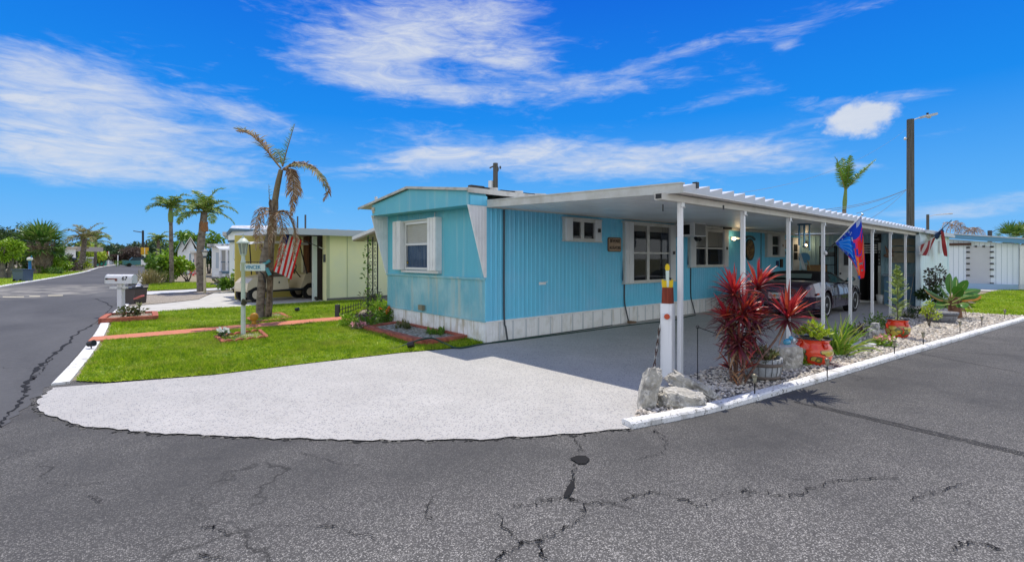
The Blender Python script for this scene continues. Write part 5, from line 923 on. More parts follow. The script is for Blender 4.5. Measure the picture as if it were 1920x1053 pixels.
V = [tb_+xr*sx*r*k+FW*sy*.28+UPR*z*k for z, r in ((0, 12.5), (28, 15)) for sx, sy in ((-1, -1), (1, -1), (1, 1), (-1, 1))]; mb = MB().raw(V, [(0, 3, 2, 1), (0, 1, 5, 4), (1, 2, 6, 5), (2, 3, 7, 6), (3, 0, 4, 7), (4, 5, 6, 7)]); part('body', mb, mat('bin_brown', (.075, .062, .058), .6, .3), bn2); mb = MB().obox(tb_+[0, 0, 29*k], (31.5*k, .6, 2.5*k), A2); mb.obox(tb_+xr*8*k+[0, 0, 31*k], (8*k, .3, 2*k), A2); part('rim', mb, M['black'], bn2)
for u, v, lab in ((171, 656, 'little black spotlight at the street corner of the front lawn'), (557, 587, 'black spotlight on a spike behind the dying palm'), (770, 658, 'black spotlight low in the grass by the driveway edge')):
    o = G(u, v); t = thing('spotlight', lab, 'spotlight', o, 0, 'garden spotlights in the lawn'); mb = MB().tube([o, o+[0, 0, .09]], .01, 6); part('spike', mb, M['black'], t); mb = MB().tube([o+xr*-.05+[0, 0, .10], o+xr*.05+[0, 0, .12]], [.045, .055], 10); part('head', mb, M['black'], t)
# bed against the front wall, hose
wb = brick_bed('wall_planter', [G(688, 619), G(797, 648), G(870, 639)+[.02, .1, 0], np.array([-.03, .62, 0]), np.array([-.03, 3.25, 0])], 'long red brick planter with shells and succulents under the front window', .10, .15, mat('shell_bed', (.36, .33, .27), .95, .1, var=(22, (.62, .60, .55), .5, .62), streak=((16, 16, 16), (.10, .10, .07), .5, .6), bump=(24, .05)), .42)
for a, b, r, n, lf, lab in ((-.25, 1.25, .2, 90, 'mid', 'green succulent clump at the near end of the brick wall planter'), (-.35, 2.3, .15, 40, 'olive', 'small grey succulents in the middle of the brick wall planter'), (-.2, 2.75, .2, 40, 'succ', 'brownish succulents near the far end of the brick wall planter')):
    o = np.array([a, b, .06]); mb = MB()
    for q in range(n//4): rosette(mb, o+np.array([rng.normal(0, r*.5), rng.normal(0, r*.7), rng.uniform(.0, .06)]), UPR+rdir()*.3, 11, .12, .025, 0, (.2, 1.2), .1, 3, .2)
    single('succulent', mb, LF[lf], lab, 'plant', 'succulents in the wall planter', org=o)
mb = MB(); P = [G(724, 654, .02), G(745, 651, .03), G(768, 643, .06), G(790, 636, .14), G(812, 634, .14), G(835, 644, .06), G(860, 652, .03), (-.1, -.10, .025), (.5, -.16, .02), (2, -.24, .02), (4, -.33, .02), (5.5, -.5, .02), (6.3, -.35, .02), (6.9, -.3, .02)]
mb.tube(spline(P, 90), .014, 6); mb.tube(spline([(.1, -.06, .02), (1.2, -.09, .02), (2.6, -.1, .02), (3.6, -.07, .02)], 30), .012, 6); mb.tube(spline([(7.2, -.5, .02), (7.9, -.9, .02), (8.9, -.75, .02), (9.2, -.35, .02), (8.2, -.3, .02), (7.4, -.55, .02)], 40), .012, 6, 1)
single('garden_hose', mb, [M['hose'], mat('grey_hose', (.28, .28, .28), .5)], 'long dark green garden hose lying along the skirting and over the planter', 'hose')
mb = MB().obox((4.32, -.10, .03), (.22, .1, .04)); mb.obox((4.2, -.12, .06), (.12, .06, .03)); single('wood_scrap', mb, mat('scrap_wood', (.22, .15, .10), .9), 'scrap of wood on the slab under the large side window', 'scrap wood')
# side entrance: awning, trellis, flowers
aw = thing('entry_awning', 'small white flat awning over the hidden side entrance by the trellis', 'awning', (.55, 4.7, 2.0)); a0 = XP(660, 444, .35); a1 = XP(714, 421, .35)
mb = MB().prism([a0, a1, a1+[0, 0, -.09], a0+[0, 0, -.09]], (2.2, 0, 0)); part('panel', mb, M['white'], aw); mb = MB().prism([a0+[.01, -.04, -.092], a1+[.01, 0, -.092], a1+[.01, 0, -.13], a0+[.01, -.04, -.13]], (2.1, 0, 0)); part('underside', mb, mat('awning_under', (.32, .28, .22), .7), aw)
t0 = np.array(G(694, 600)); tr = thing('trellis', 'black wrought iron trellis post wound with a vine at the side entrance', 'trellis', t0); k = depth(t0)/FOC; zt = 2.08; mb = MB()
for du in (-4, 5, 14): mb.box(t0+xr*du*k-[.012, .012, 0], t0+xr*du*k+[.012, .012, zt])
part('bars', mb, M['iron'], tr); mb = MB()
for i in range(11):
    for d0 in (-4, 5):
        c = t0+xr*(d0+4.5)*k+[0, 0, .22+i*.17]; rr = [c+xr*.035*math.cos(q)*(1-q*.09)+UPR*.07*math.sin(q)*(1-q*.06) for q in np.linspace(.5, 6.5, 12)]; mb.tube(rr, .006, 4)
part('scrollwork', mb, M['iron'], tr); mb = MB()
for q in range(20): z = .1+q*.10; leaves(mb, t0+xr*(-6+3*math.sin(q*1.1))*k+[0, 0, z], (.06, .06, .09), 7, .09, .05)
vine = single('vine', mb, LF['mid'], 'thin green vine climbing the left bar of the iron trellis', 'vine')
for u, v, r, h, n, lf, lab, pet in ((655, 612, .22, .28, 260, 'bright', 'yellow green bushy plant at the end of the red path', None), (678, 608, .25, .24, 200, 'brown', 'purplish brown plant beside the path end', None), (690, 616, .24, .22, 260, 'mid', 'low green leafy plant at the corner of the wall planter', None), (708, 604, .2, .62, 300, 'bright', 'tall leafy green plant at the foot of the trellis', None), (726, 606, .28, .36, 500, 'mid', 'fine grassy green clump against the home corner', 'orange'), (697, 585, .35, .7, 320, 'olive', 'yellow green shrub behind the trellis foot', None), (745, 604, .22, .3, 300, 'dark', 'dark green tuft between the wall planter and the front wall', None), (672, 619, .16, .14, 80, 'succ', 'pinkish low plant by the path end', 'pink')):
    o = G(u, v); t = thing('garden_plant', lab, 'plant', o, 0, 'plants by the side entrance'); mb = MB(); leaves(mb, o+[0, 0, h*.5], (r, r, h*.55), n, .13, .035, 0, .9, .2); part('foliage', mb, LF[lf], t)
    if pet:
        mb = MB()
        for q in range(7): rosette(mb, o+np.array([rng.normal(0, .08), rng.normal(0, .08), h*rng.uniform(.85, 1.15)]), UPR-FW, 7, .06, .045, 0, (.4, 1.4), .1, 2)
        part('blossom', mb, PET[pet], t)
o = G(637, 597); mf = thing('picket_edging', 'miniature black picket fence edging at the end of the lawn', 'fence', o); a, b = G(637, 595), G(676, 581); d = nrm(b-a); mb = MB()
for q in range(9): c = a+(b-a)*q/8; mb.obox(c+[0, 0, .14], (.02, .012, .28), [d, np.cross(UPR, d), UPR])
for z in (.08, .2): mb.obox((a+b)/2+[0, 0, z], (np.linalg.norm(b-a), .01, .02), [d, np.cross(UPR, d), UPR])
part('pickets', mb, M['iron'], mf); mb = MB().obox(a-xr*.06+[0, 0, .17], (.10, .10, .34), [xr, FW, UPR]); part('end_block', mb, mat('dark_block', (.05, .055, .06), .7), mf)
# fittings on the side wall
sg = thing('warning_sign', 'tan wooden sign reading beware alligators between two side windows', 'sign', (3.75, -.02, 1.72)); import math as _m
def rrect(cx, cz, w, h, r, y):
    return [(cx+sx*(w/2-r)+r*math.cos(a), y, cz+sz*(h/2-r)+r*math.sin(a)) for sx, sz, a0 in ((1, 1, 0), (-1, 1, math.pi/2), (-1, -1, math.pi), (1, -1, 1.5*math.pi)) for a in np.linspace(a0, a0+math.pi/2, 5)]
mb = MB().prism(rrect(3.745, 1.865, .49, .33, .05, -.014), (0, -.022, 0)); bd = part('board', mb, mat('sign_border', (.17, .11, .07), .8), sg); mb = MB().prism(rrect(3.745, 1.865, .45, .29, .04, -.037), (0, -.003, 0)); part('face', mb, mat('sign_tan', (.46, .33, .22), .8, var=(12, (.36, .25, .16), .4, .7)), bd)
dk = mat('sign_black', (.02, .018, .015), .7); text('lettering', 'BEWARE', .115, (3.745, -.043, 1.945), (1, 0, 0), (0, 0, 1), dk, bd, .004, .85); text('lettering', '·', .08, (3.745, -.043, 1.868), (1, 0, 0), (0, 0, 1), dk, bd); text('lettering', 'ALLIGATORS', .10, (3.745, -.043, 1.79), (1, 0, 0), (0, 0, 1), dk, bd, .004, .72)
ac = thing('air_conditioner', 'grey white window air conditioner sticking out above the second large window', 'air conditioner', (6.75, -.3, 2.1)); mb = MB().box((6.33, -.56, 2.12), (6.98, -.005, 2.47)); part('case', mb, M['shut'], ac)
mb = MB()
for q in range(11): mb.box((6.44+q*.048, -.575, 2.16), (6.46+q*.048, -.561, 2.43))
mb.box((6.42, -.564, 2.15), (6.96, -.5605, 2.44), 1); part('grille', mb, [mat('grille_grey', (.45, .46, .44), .5), mat('grille_back', (.10, .10, .10), .6)], ac); mb = MB().box((6.322, -.46, 2.17), (6.329, -.2, 2.42)); part('side_vent', mb, M['dark'], ac)
mb = MB().box((6.72, -.46, 2.06), (6.9, -.36, 2.11)); mb.tube([(6.72, -.4, 2.10), (6.70, -.46, 2.02)], .045, 10); mb.tube([(6.86, -.4, 2.10), (6.9, -.46, 2.02)], .045, 10); single('security_light', mb, M['black'], 'black twin spotlight under the window air conditioner', 'security light')
mb = MB().box((8.77, -.2, 2.41), (9.25, -.03, 2.53)); single('wall_speaker', mb, M['black'], 'black box speaker above the second large side window', 'speaker')
wl = thing('wall_lamp', 'small lit wall lamp just right of the second large side window', 'wall lamp', (9.55, -.1, 2.12)); part('mount', MB().tube([(9.6, -.005, 2.16), (9.6, -.05, 2.16)], .06, 12), M['white'], wl); part('shade', MB().lathe([(.05, .0), (.16, -.06), (.15, -.065), (.04, -.01)], (9.75, -.13, 2.2), 14), M['alu'], wl)
wm = mat('warm_bulb', (1, .85, .6), .4, emit=((1, .74, .42), 5)); part('bulb', MB().ball((9.55, -.13, 2.15), .055, 10, 8), wm, wl)
pl_ = bpy.data.lights.new('wall_lamp_light', 'POINT'); pl_.energy = 2; pl_.color = (1, .72, .4); pl_.shadow_soft_size = .08; po_ = bpy.data.objects.new('wall_lamp_light', pl_); COL.objects.link(po_); po_.location = (9.55, -.25, 2.2)
wo = thing('wall_ornament', 'carved oval wooden plaque with a dark rim on the blue wall behind the red cordyline', 'ornament', (10.9, -.02, 1.5)); mb = MB(); c = np.array([10.9, 0, 1.83])
def ovl(w, h, y): return [(c[0]+w*math.cos(a), y, c[2]+h*math.sin(a)) for a in np.linspace(0, 2*math.pi, 25)[:-1]]
part('rim', MB().prism(ovl(.36, .36, -.014), (0, -.02, 0)), mat('dark_teal_rim', (.02, .05, .05), .5), wo); part('carving', MB().prism(ovl(.29, .31, -.035), (0, -.012, 0)), mat('carved_wood', (.24, .15, .05), .7, var=(14, (.10, .05, .03), .4, .6), streak=((4, 4, 8), (.42, .32, .12), .55, .7)), wo)
mb = MB()
for q in range(9): a = .5+q*.25; mb.obox((10.9+.40*math.cos(a), -.022, 2.10+.16*math.sin(a)), (.12, .02, .07))
part('name_arc', mb, mat('blue_grey_arc', (.12, .20, .22), .6), wo)
th = thing('thermometer', 'narrow dark panel thermometer on the wall left of the home door', 'thermometer', (13.9, -.02, 1.9)); part('panel', MB().box((13.75, -.035, 1.9), (14.05, -.012, 2.23)), M['black'], th); part('scale', MB().box((13.86, -.04, 1.94), (13.94, -.0355, 2.19)), mat('dim_scale', (.25, .28, .28), .5), th)
mb = MB().tube(spline([(13.66, -.05, 2.12), (13.74, -.06, 2.0), (13.66, -.06, 1.86), (13.76, -.06, 1.74), (13.66, -.05, 1.62)], 24), .028, 7); single('lizard_ornament', mb, M['black'], 'black curled lizard ornament at the edge of the narrow side window', 'ornament')
mb = MB().box((13.06, -.03, 1.26), (13.28, -.012, 1.46)); single('blue_plaque', mb, mat('navy', (.01, .03, .12), .4), 'small navy blue square plaque below the narrow side window', 'plaque'); mb = MB().box((13.4, -.05, 1.22), (13.6, -.012, 1.52)); single('wall_box', mb, mat('brown_box', (.05, .03, .02), .6), 'tall dark brown wall box right of the navy plaque', 'box')
wl2 = thing('wall_lamp', 'lit wall lamp beside the home door at the far end of the carport', 'wall lamp', (15.05, -.3, 2.0)); part('mount', MB().box((15.19-.06, -.34, 1.98), (15.2, -.26, 2.2)), M['black'], wl2); part('bulb', MB().ball((15.08, -.3, 2.04), .06, 10, 8), wm, wl2)
p2 = bpy.data.lights.new('door_lamp_light', 'POINT'); p2.energy = 2; p2.color = (1, .72, .4); p2.shadow_soft_size = .08; po2 = bpy.data.objects.new('door_lamp_light', p2); COL.objects.link(po2); po2.location = (14.95, -.35, 2.1)
wc = thing('wind_chime', 'blue and steel tube wind chime hanging from the carport ceiling', 'wind chime', YP(1508, 418, -2.6)); c = YP(1508, 418, -2.6); k = depth(c)/FOC; mb = MB().tube([c+[0, 0, 28*k], c], .006, 5); mb.lathe([(.0, .16), (.05, .10), (.03, .0), (0, 0)], c, 10); part('hanger', mb, M['rust'], wc)
part('top_disc', MB().lathe([(0, .0), (11*k, .0), (12*k, -.05), (0, -.05)], c, 16), mat('chime_blue', (.03, .09, .14), .4), wc)
for q in range(6): a = q*1.047+.3; d = np.array([math.cos(a), math.sin(a), 0])*9.5*k; part('tube', MB().tube([c+d-[0, 0, .05], c+d-[0, 0, (36+3*q)*k]], 1.6*k, 8), mat('chime_steel', (.12, .26, .38), .2, .5, metal=.6), wc)
mb = MB().tube([c, c-[0, 0, 50*k]], .004, 4); mb.lathe([(0, -.55), (4*k, -.58), (0, -.62)], c, 12); part('clapper', mb, M['wood'], wc)
# things stored at the back of the carport
cb = thing('cardboard_box', 'open brown cardboard box stacked behind the parked car', 'box', (14.75, -.75, .9)); part('carton', MB().box((14.45, -1.05, .95), (14.95, -.55, 1.30)), mat('cardboard', (.36, .20, .09), .8), cb); part('flap', MB().box((14.4, -1.0, 1.295), (14.6, -.5, 1.31)), mat('cardboard', (.36, .20, .09), .8), cb)
wbk = thing('work_bench', 'dark work bench holding boxes at the back of the carport', 'bench', (14.8, -.7, 0)); part('top', MB().box((14.4, -1.3, .88), (15.15, -.1, .93)), M['wood'], wbk)
for x, y in ((14.45, -1.25), (14.45, -.15), (15.1, -1.25), (15.1, -.15)): part('leg', MB().box((x-.03, y-.03, .012), (x+.03, y+.03, .88)), M['wood'], wbk)
ds = XP(1508, 483, 14.3); mb = MB().tube([ds-[.01, 0, 0], ds+[.01, 0, 0]], .19, 28); single('round_tray', mb, mat('sky_blue_disc', (.16, .42, .66), .4), 'round sky blue disc leaning at the back of the carport', 'disc')
mb = MB().prism([XP(1497, 476, 14.2), XP(1501, 475, 14.2), XP(1511, 505, 14.2), XP(1505, 505, 14.2)], (.04, 0, 0)); single('leaning_board', mb, M['white'], 'white board leaning near the home door', 'board'); mb = MB().tube([XP(1514, 488, 14.2), XP(1520, 505, 14.2)], .02, 6); single('wooden_pole', mb, mat('pale_wood', (.45, .32, .16), .7), 'pale wooden pole leaning against the cardboard box', 'pole')
rk = thing('metal_shelf', 'dark metal shelf rack with jars against the back wall', 'shelf', (15.0, -1.1, 0)); mb = MB()
for y in (-.82, -1.30): mb.box((14.98, y, .93), (15.01, y+.03, 2.0)); mb.box((15.15, y, .93), (15.18, y+.03, 2.0))
part('uprights', mb, M['iron'], rk)
for z in (1.3, 1.62, 1.95): part('shelf', MB().box((14.98, -1.30, z), (15.18, -.79, z+.02)), M['iron'], rk)
for q in range(5): mb = MB().lathe([(.04, 0), (.05, .02), (.05, .12), (.03, .14), (0, .14)], (15.05, -1.22+q*.09, 1.64), 10); single('jar', mb, mat('jar_grey', (.20, .23, .24), .3), 'small grey jar lined up on the dark shelf rack', 'jar', 'jars on the shelf rack')
ws = thing('door_sign', 'black sign with white letters over the dark doorway', 'sign', (XR-.04, -2.5, 2.1)); part('board', MB().box((XR-.06, -2.62, 2.09), (XR-.03, -2.33, 2.40)), M['black'], ws); tm = mat('dull_white_letters', (.5, .52, .5), .6)
text('lettering', 'ST', .09, (XR-.063, -2.475, 2.32), (0, -1, 0), (0, 0, 1), tm, ws); text('lettering', 'PING', .10, (XR-.063, -2.475, 2.20), (0, -1, 0), (0, 0, 1), tm, ws, .004, .8)
mb = MB()
for q in range(4): mb.box((XR-.06, -2.50, 1.98-q*.085), (XR-.03, -2.02, 1.98-q*.085+.05))
single('louvre_panel', mb, M['trim'], 'row of pale slats across the top of the dark doorway', 'slats'); vp = thing('number_sign', 'narrow vertical black sign with white numerals beside the doorway', 'sign', (XR-.04, -2.57, 1.4)); part('board', MB().box((XR-.07, -2.60, 1.30), (XR-.04, -2.53, 1.82)), M['black'], vp)
for q, ch in enumerate('2162'): text('lettering', ch, .10, (XR-.073, -2.565, 1.75-q*.125), (0, -1, 0), (0, 0, 1), tm, vp)
bl = thing('leaning_boards', 'stack of tan boards stored high on the shed wall behind the last posts', 'lumber', (15.1, -3.2, 1.4)); 
for z0, z1, y0 in ((1.98, 2.2, -3.6), (1.78, 1.94, -3.55), (1.40, 1.74, -3.55)): part('board', MB().box((15.06, y0, z0), (15.17, -2.86, z1)), mat('tan_board', (.52, .47, .35), .8, var=(5, (.40, .36, .27), .4, .7)), bl)
mb = MB(); P = spline([(15.05, -2.75, 1.62), (15.03, -2.85, 1.70), (15.0, -2.98, 1.78)], 8); mb.ball((15.02, -2.85, 1.64), (.05, .14, .07), 12, 7); mb.tube(P, [.05, .045, .04, .035, .03, .03, .03, .03], 8); mb.prism([(15.02, -2.80, 1.72), (15.02, -2.74, 2.0), (15.02, -2.9, 1.74)], (.03, 0, 0)); mb.prism([(15.0, -2.9, 1.74), (15.0, -2.93, 2.02), (15.0, -2.98, 1.74)], (.03, 0, 0)); single('wooden_fish', mb, mat('fish_wood', (.36, .22, .15), .7, var=(10, (.22, .13, .09), .4, .7)), 'wooden swordfish carving hung beside the doorway', 'ornament')
tubm = mat('blue_tub_plastic', (.12, .24, .36), .5); tu = thing('storage_bin', 'large blue grey plastic storage bin against the shed wall', 'storage bin', (14.9, -3.15, 0)); part('bin', MB().box((14.78, -3.58, .012), (15.14, -2.78, .95)), tubm, tu); part('lid', MB().box((14.74, -3.61, .95), (15.15, -2.74, 1.02)), mat('bin_lid', (.24, .31, .38), .5), tu)
part('handle', MB().box((14.765, -3.3, .80), (14.78, -3.05, .84)), M['black'], tu)
pa = np.array([14.9, -2.66, .012]); mb = MB().lathe([(.0, 0), (.10, 0), (.13, .30), (.12, .30), (.09, .02), (0, .02)], pa, 14); single('paint_pail', mb, mat('white_pail', (.66, .67, .66), .5), 'white pail on the floor beside the dark doorway', 'pail'); mb = MB().ball(pa+[.0, -.28, .15], (.14, .16, .16), 12, 8, 0, .12); single('sack', mb, mat('dark_sack', (.06, .05, .04), .9), 'dark lumpy sack slumped between the pail and the storage bin', 'sack'); mb = MB().tube([(14.45, -3.5, .012), (14.52, -3.62, 1.1)], .011, 6); mb.box((14.40, -3.56, .012), (14.5, -3.46, .06)); single('broom', mb, mat('broom_stick', (.35, .35, .33), .6), 'thin pole broom leaning at the open end of the shed', 'broom')
# ---------------------------------------------------------------- parked convertible
import bmesh
def carpaint():
    m = bpy.data.materials.new('purple_pearl_paint'); m.use_nodes = True; t = NT(m); b = t.n['Principled BSDF']
    b.inputs['Base Color'].default_value = (.05, .026, .054, 1); b.inputs['Metallic'].default_value = .45; b.inputs['Roughness'].default_value = .22; b.inputs['Coat Weight'].default_value = 1; b.inputs['Coat Roughness'].default_value = .02; return m
CX, CY = 7.93, -1.93                                      # rear bumper centre; the car faces the shed (+x)
car = thing('parked_convertible', 'dark purple low convertible sports car with a black soft top parked under the carport', 'car', (CX, CY, .012))
WR, XR1, XF1 = .325, 1.0, 3.44
st = [  # x, half width, z bottom, z belt, z top edge, z centre
 (0.0, .72, .36, .58, .80, .82), (.05, .82, .30, .58, .88, .90), (.22, .885, .24, .57, .925, .95), (.6, .905, .20, .56, .955, .975), (1.0, .91, .19, .56, .955, .97), (1.45, .90, .17, .55, .915, .93), (2.0, .885, .17, .54, .885, .90), (2.6, .885, .17, .54, .865, .885), (3.0, .893, .18, .54, .85, .865), (3.44, .90, .20, .53, .80, .80), (3.85, .88, .22, .52, .70, .715), (4.2, .83, .24, .46, .585, .61), (4.40, .74, .27, .42, .50, .52), (4.48, .60, .30, .40, .44, .46)]
def section(x, hw, zb, zm, zt, zc):
    tum = .045; half = [(0, zb), (hw*.82, zb), (hw*.965, zb+.05), (hw*.985, zm-.02), (hw, zm), (hw-.012, zm+.02), (hw-tum*.7, zm+(zt-zm)*.55), (hw-tum-.03, zt-.03), (hw-tum-.10, zt), (hw*.5, (zt+zc)/2+.006), (0, zc)]
    return [(x, y, z) for y, z in half]+[(x, -y, z) for y, z in half[-2:0:-1]]
xs = np.array([s_[0] for s_ in st]); P = np.array(st); fine = np.unique(np.concatenate([xs, np.linspace(0, 4.48, 46)])); S = np.array([[np.interp(x, xs, P[:, k]) for k in range(6)] for x in fine])
for k in range(1, 6): S[1:-1, k] = (S[:-2, k]+2*S[1:-1, k]+S[2:, k])/4
bmc = bmesh.new(); rings = []
for row in S: rings.append([bmc.verts.new(p) for p in section(*row)])
n = len(rings[0])
for a, b in zip(rings, rings[1:]):
    for k in range(n): bmc.faces.new((a[k], a[(k+1) % n], b[(k+1) % n], b[k]))
bmc.faces.new(rings[0][::-1]); bmc.faces.new(rings[-1]); bmesh.ops.recalc_face_normals(bmc, faces=bmc.faces[:])
mt = bpy.data.meshes.new('tmp_body'); bmc.to_mesh(mt); bmc.free(); tmp = bpy.data.objects.new('tmp_body', mt); COL.objects.link(tmp); cuts = []
for x in (XR1, XF1):
    mb = MB().tube([(x, -1.2, .33), (x, 1.2, .33)], .40, 40, 0, True, False); mc = mesh_of('tmp_cut', mb, []); oc_ = bpy.data.objects.new('tmp_cut', mc); COL.objects.link(oc_); cuts.append(oc_); md = tmp.modifiers.new('b', 'BOOLEAN'); md.operation = 'DIFFERENCE'; md.object = oc_; md.solver = 'EXACT'
bpy.context.view_layer.update(); me = bpy.data.meshes.new_from_object(tmp.evaluated_get(bpy.context.evaluated_depsgraph_get()))
for o_ in cuts+[tmp]: bpy.data.objects.remove(o_)
mb = MB(); Vb = np.array([v.co[:] for v in me.vertices]); 
for p_ in me.polygons:
    pass
Fb = [tuple(p_.vertices) for p_ in me.polygons]; well = []
for f in Fb:
    c = Vb[list(f)].mean(0); inw = any(abs(np.hypot(c[0]-x, c[2]-.33)) < .398 for x in (XR1, XF1)); well.append(inw)
mb.raw(Vb, [f for f, w_ in zip(Fb, well) if not w_], 0, True); mb.raw(Vb, [f for f, w_ in zip(Fb, well) if w_], 1, False)
paint = carpaint(); body = part('body', mb, [paint, M['black']], car, True); body.data.set_sharp_from_angle(angle=math.radians(28))
def cbox(a, b, name, m, par, **k): return part(name, MB().box(a, b), m, par, True, **k)
for x in (XR1, XF1):                                      # lips over the wheel arches
    for sy in (-1, 1):
        pts = [(x+.405*math.cos(a), sy*(.893), .33+.405*math.sin(a)) for a in np.linspace(-.25, math.pi+.25, 24)]; part('arch_lip', MB().tube(pts, .014, 6), paint, body, True)
        w = part('wheel', MB().tube([(x, sy*.885, WR), (x, sy*.64, WR)], WR, 36), M['rubber'], car, True)
        rp = [(.0, .0), (.05, .0), (.06, .03), (.10, .035), (.20, .02), (.225, .0), (.245, -.005), (.25, .02)]; V = []; nn = 30
        for r, dpt in rp:
            for k in range(nn): a = 2*math.pi*k/nn; V.append((x+r*math.cos(a), sy*(.888-dpt), WR+r*math.sin(a)))
        F = [(i*nn+k, i*nn+(k+1) % nn, (i+1)*nn+(k+1) % nn, (i+1)*nn+k) for i in range(len(rp)-1) for k in range(nn)]; part('rim', MB().raw(V, F, 0, True), mat('alloy', (.50, .51, .53), .3, .5, metal=.75), w, True)
        mb = MB()
        for k in range(12):
            a = 2*math.pi*k/12; c = np.array([x+.155*math.cos(a), sy*.866, WR+.155*math.sin(a)]); mb.obox(c, (.075, .03, .022), [(math.cos(a), 0, math.sin(a)), (0, 1, 0), (-math.sin(a), 0, math.cos(a))])
        part('rim_slot', mb, M['black'], w, True)
        mb = MB().tube([(x, sy*.889, WR), (x, sy*.87, WR)], .045, 16); part('hub_cap', mb, M['steel'], w, True)
for sy in (-1, 1):
    mb = MB(); mb.tube([(.28, sy*.908, .565), (.9, sy*.921, .56)], .010, 5); mb.tube([(1.42, sy*.912, .555), (2.95, sy*.901, .545)], .010, 5); mb.tube([(3.86, sy*.894, .525), (4.2, sy*.845, .47)], .010, 5); part('side_moulding', mb, mat('moulding_black', (.03, .025, .03), .3), body, True)
    mb = MB().box((1.62, sy*.90, .60), (1.635, sy*.88, .86)) if False else MB().tube([(1.55, sy*.887, .86), (1.57, sy*.897, .6), (1.66, sy*.892, .24)], .005, 4); mb.tube([(2.72, sy*.87, .85), (2.80, sy*.893, .58), (2.76, sy*.888, .24)], .005, 4); part('door_gap', mb, M['black'], body, True)
    cbox((1.70, sy*.848, .76), (1.84, sy*.868, .80), 'door_handle', M['black'], body)
    mb = MB().ball((2.60, sy*1.0, .965), (.09, .10, .068), 14, 9); mb.tube([(2.62, sy*.86, .89), (2.61, sy*.95, .94)], .03, 7); mi_ = part('mirror', mb, M['black'], car, True); mb = MB().raw([(2.508, sy*.93, .92), (2.508, sy*1.075, .92), (2.508, sy*1.07, 1.01), (2.508, sy*.94, 1.01)], [(0, 1, 2, 3)]); part('mirror_glass', mb, mat('mirror_glass', (.25, .45, .48), .05, .8), mi_, True)
    for yy in (.42, .66):
        mb = MB().tube([(.045, sy*yy, .70), (-.004, sy*yy, .70)], [.088, .082], 22); tl = part('tail_light', mb, mat('tail_red', (.16, .006, .008), .15, .5, coat=.6), car, True)
    mb = MB().box((.22, sy*.912, .62), (.36, sy*.895, .67)); part('marker_lamp', mb, mat('marker_red', (.45, .02, .02), .2, .5), body, True)
mb = MB().box((-.012, -.27, .50), (.05, .27, .66)); part('plate_recess', mb, mat('recess_grey', (.10, .10, .11), .4), body, True); pt_ = part('license_plate', MB().box((-.022, -.155, .505), (-.012, .155, .655)), mat('plate_white', (.62, .70, .68), .4), car, True)
def local_text(s_, size, loc, m, par, sx=1):
    return text('lettering', s_, size, np.array(loc)+np.array([CX, CY, .012]), (0, -1, 0), (0, 0, 1), m, par, .003, sx)

gl_ = mat('plate_green', (.03, .22, .15), .5); local_text('JVJ', .075, (-.0235, .085, .585), gl_, pt_, .8); local_text('R27', .075, (-.0235, -.085, .585), gl_, pt_, .8)
mb = MB().tube([(-.021, 0, .585), (-.026, 0, .585)], .034, 14); part('plate_fruit', mb, mat('plate_orange', (.8, .25, .02), .5), pt_, True)
cbox((-.004, -.80, .445), (.03, .80, .475), 'bumper_line', M['black'], body); cbox((.03, -.60, .20), (.35, .60, .30), 'rear_valance', M['black'], body)
for sy in (-.3, .3): part('exhaust', MB().tube([(.02, sy, .27), (.2, sy, .27)], .035, 12), M['steel'], car, True)
# soft top and glass
top = [(.98, .62, .93, .93), (1.10, .70, .96, .98), (1.30, .69, 1.09, 1.12), (1.50, .66, 1.145, 1.175), (1.85, .62, 1.165, 1.20), (2.10, .60, 1.15, 1.185), (2.22, .58, 1.125, 1.15)]
rings = []
for x, hw, ze, zc in top:
    zb_ = .90; rings.append([(x, hw+.14 if x < 1.55 else hw+.03, zb_ if x < 1.55 else ze-.05)]+[(x, hw+.02, ze-.02), (x, hw-.06, ze+.005), (x, hw*.5, (ze+zc)/2+.005), (x, 0, zc)]+[(x, -hw*.5, (ze+zc)/2+.005), (x, -hw+.06, ze+.005), (x, -hw-.02, ze-.02), (x, -(hw+.14) if x < 1.55 else -(hw+.03), zb_ if x < 1.55 else ze-.05)])
V = [p for r in rings for p in r]; k = 9; F = [(i*k+j, i*k+j+1, (i+1)*k+j+1, (i+1)*k+j) for i in range(len(rings)-1) for j in range(k-1)]+[tuple(range(k))]
stp = part('soft_top', MB().raw(V, F, 0, True), mat('soft_top_cloth', (.011, .011, .014), .75, .2, bump=(120, .002)), car, True)
mb = MB(); V = [(1.085, .50, .985), (1.085, -.50, .985), (1.285, -.46, 1.10), (1.285, .46, 1.10)]; V = [(x-.03, y, z+.022) for x, y, z in V]; mb.raw(V, [(0, 1, 2, 3)]); part('rear_window', mb, mat('rear_window_plastic', (.13, .19, .18), .12, .6), stp, True)
mb = MB(); 
for sy in (-1, 1): mb.raw([(1.56, sy*.80, .895), (2.74, sy*.80, .875), (2.26, sy*.61, 1.10), (1.60, sy*.655, 1.12)], [(0, 1, 2, 3)])
mb.raw([(2.95, .74, .87), (2.95, -.74, .87), (2.24, -.57, 1.13), (2.24, .57, 1.13)], [(0, 1, 2, 3)]); part('window_glass', mb, glass_mat('car_glass', (.03, .10, .11), .35), car, True)
for sy in (-1, 1): part('windscreen_pillar', MB().tube([(2.93, sy*.76, .87), (2.25, sy*.60, 1.135)], .022, 6), M['black'], car, True)
mb = MB().tube([(2.24, -.58, 1.14), (2.23, 0, 1.165), (2.24, .58, 1.14)], .022, 6); part('windscreen_header', mb, M['black'], car, True)
for sy in (-.36, .36): part('seat', MB().box((1.75, sy-.22, .55), (1.9, sy+.22, 1.02)), mat('seat_leather', (.03, .03, .035), .5), car, True)
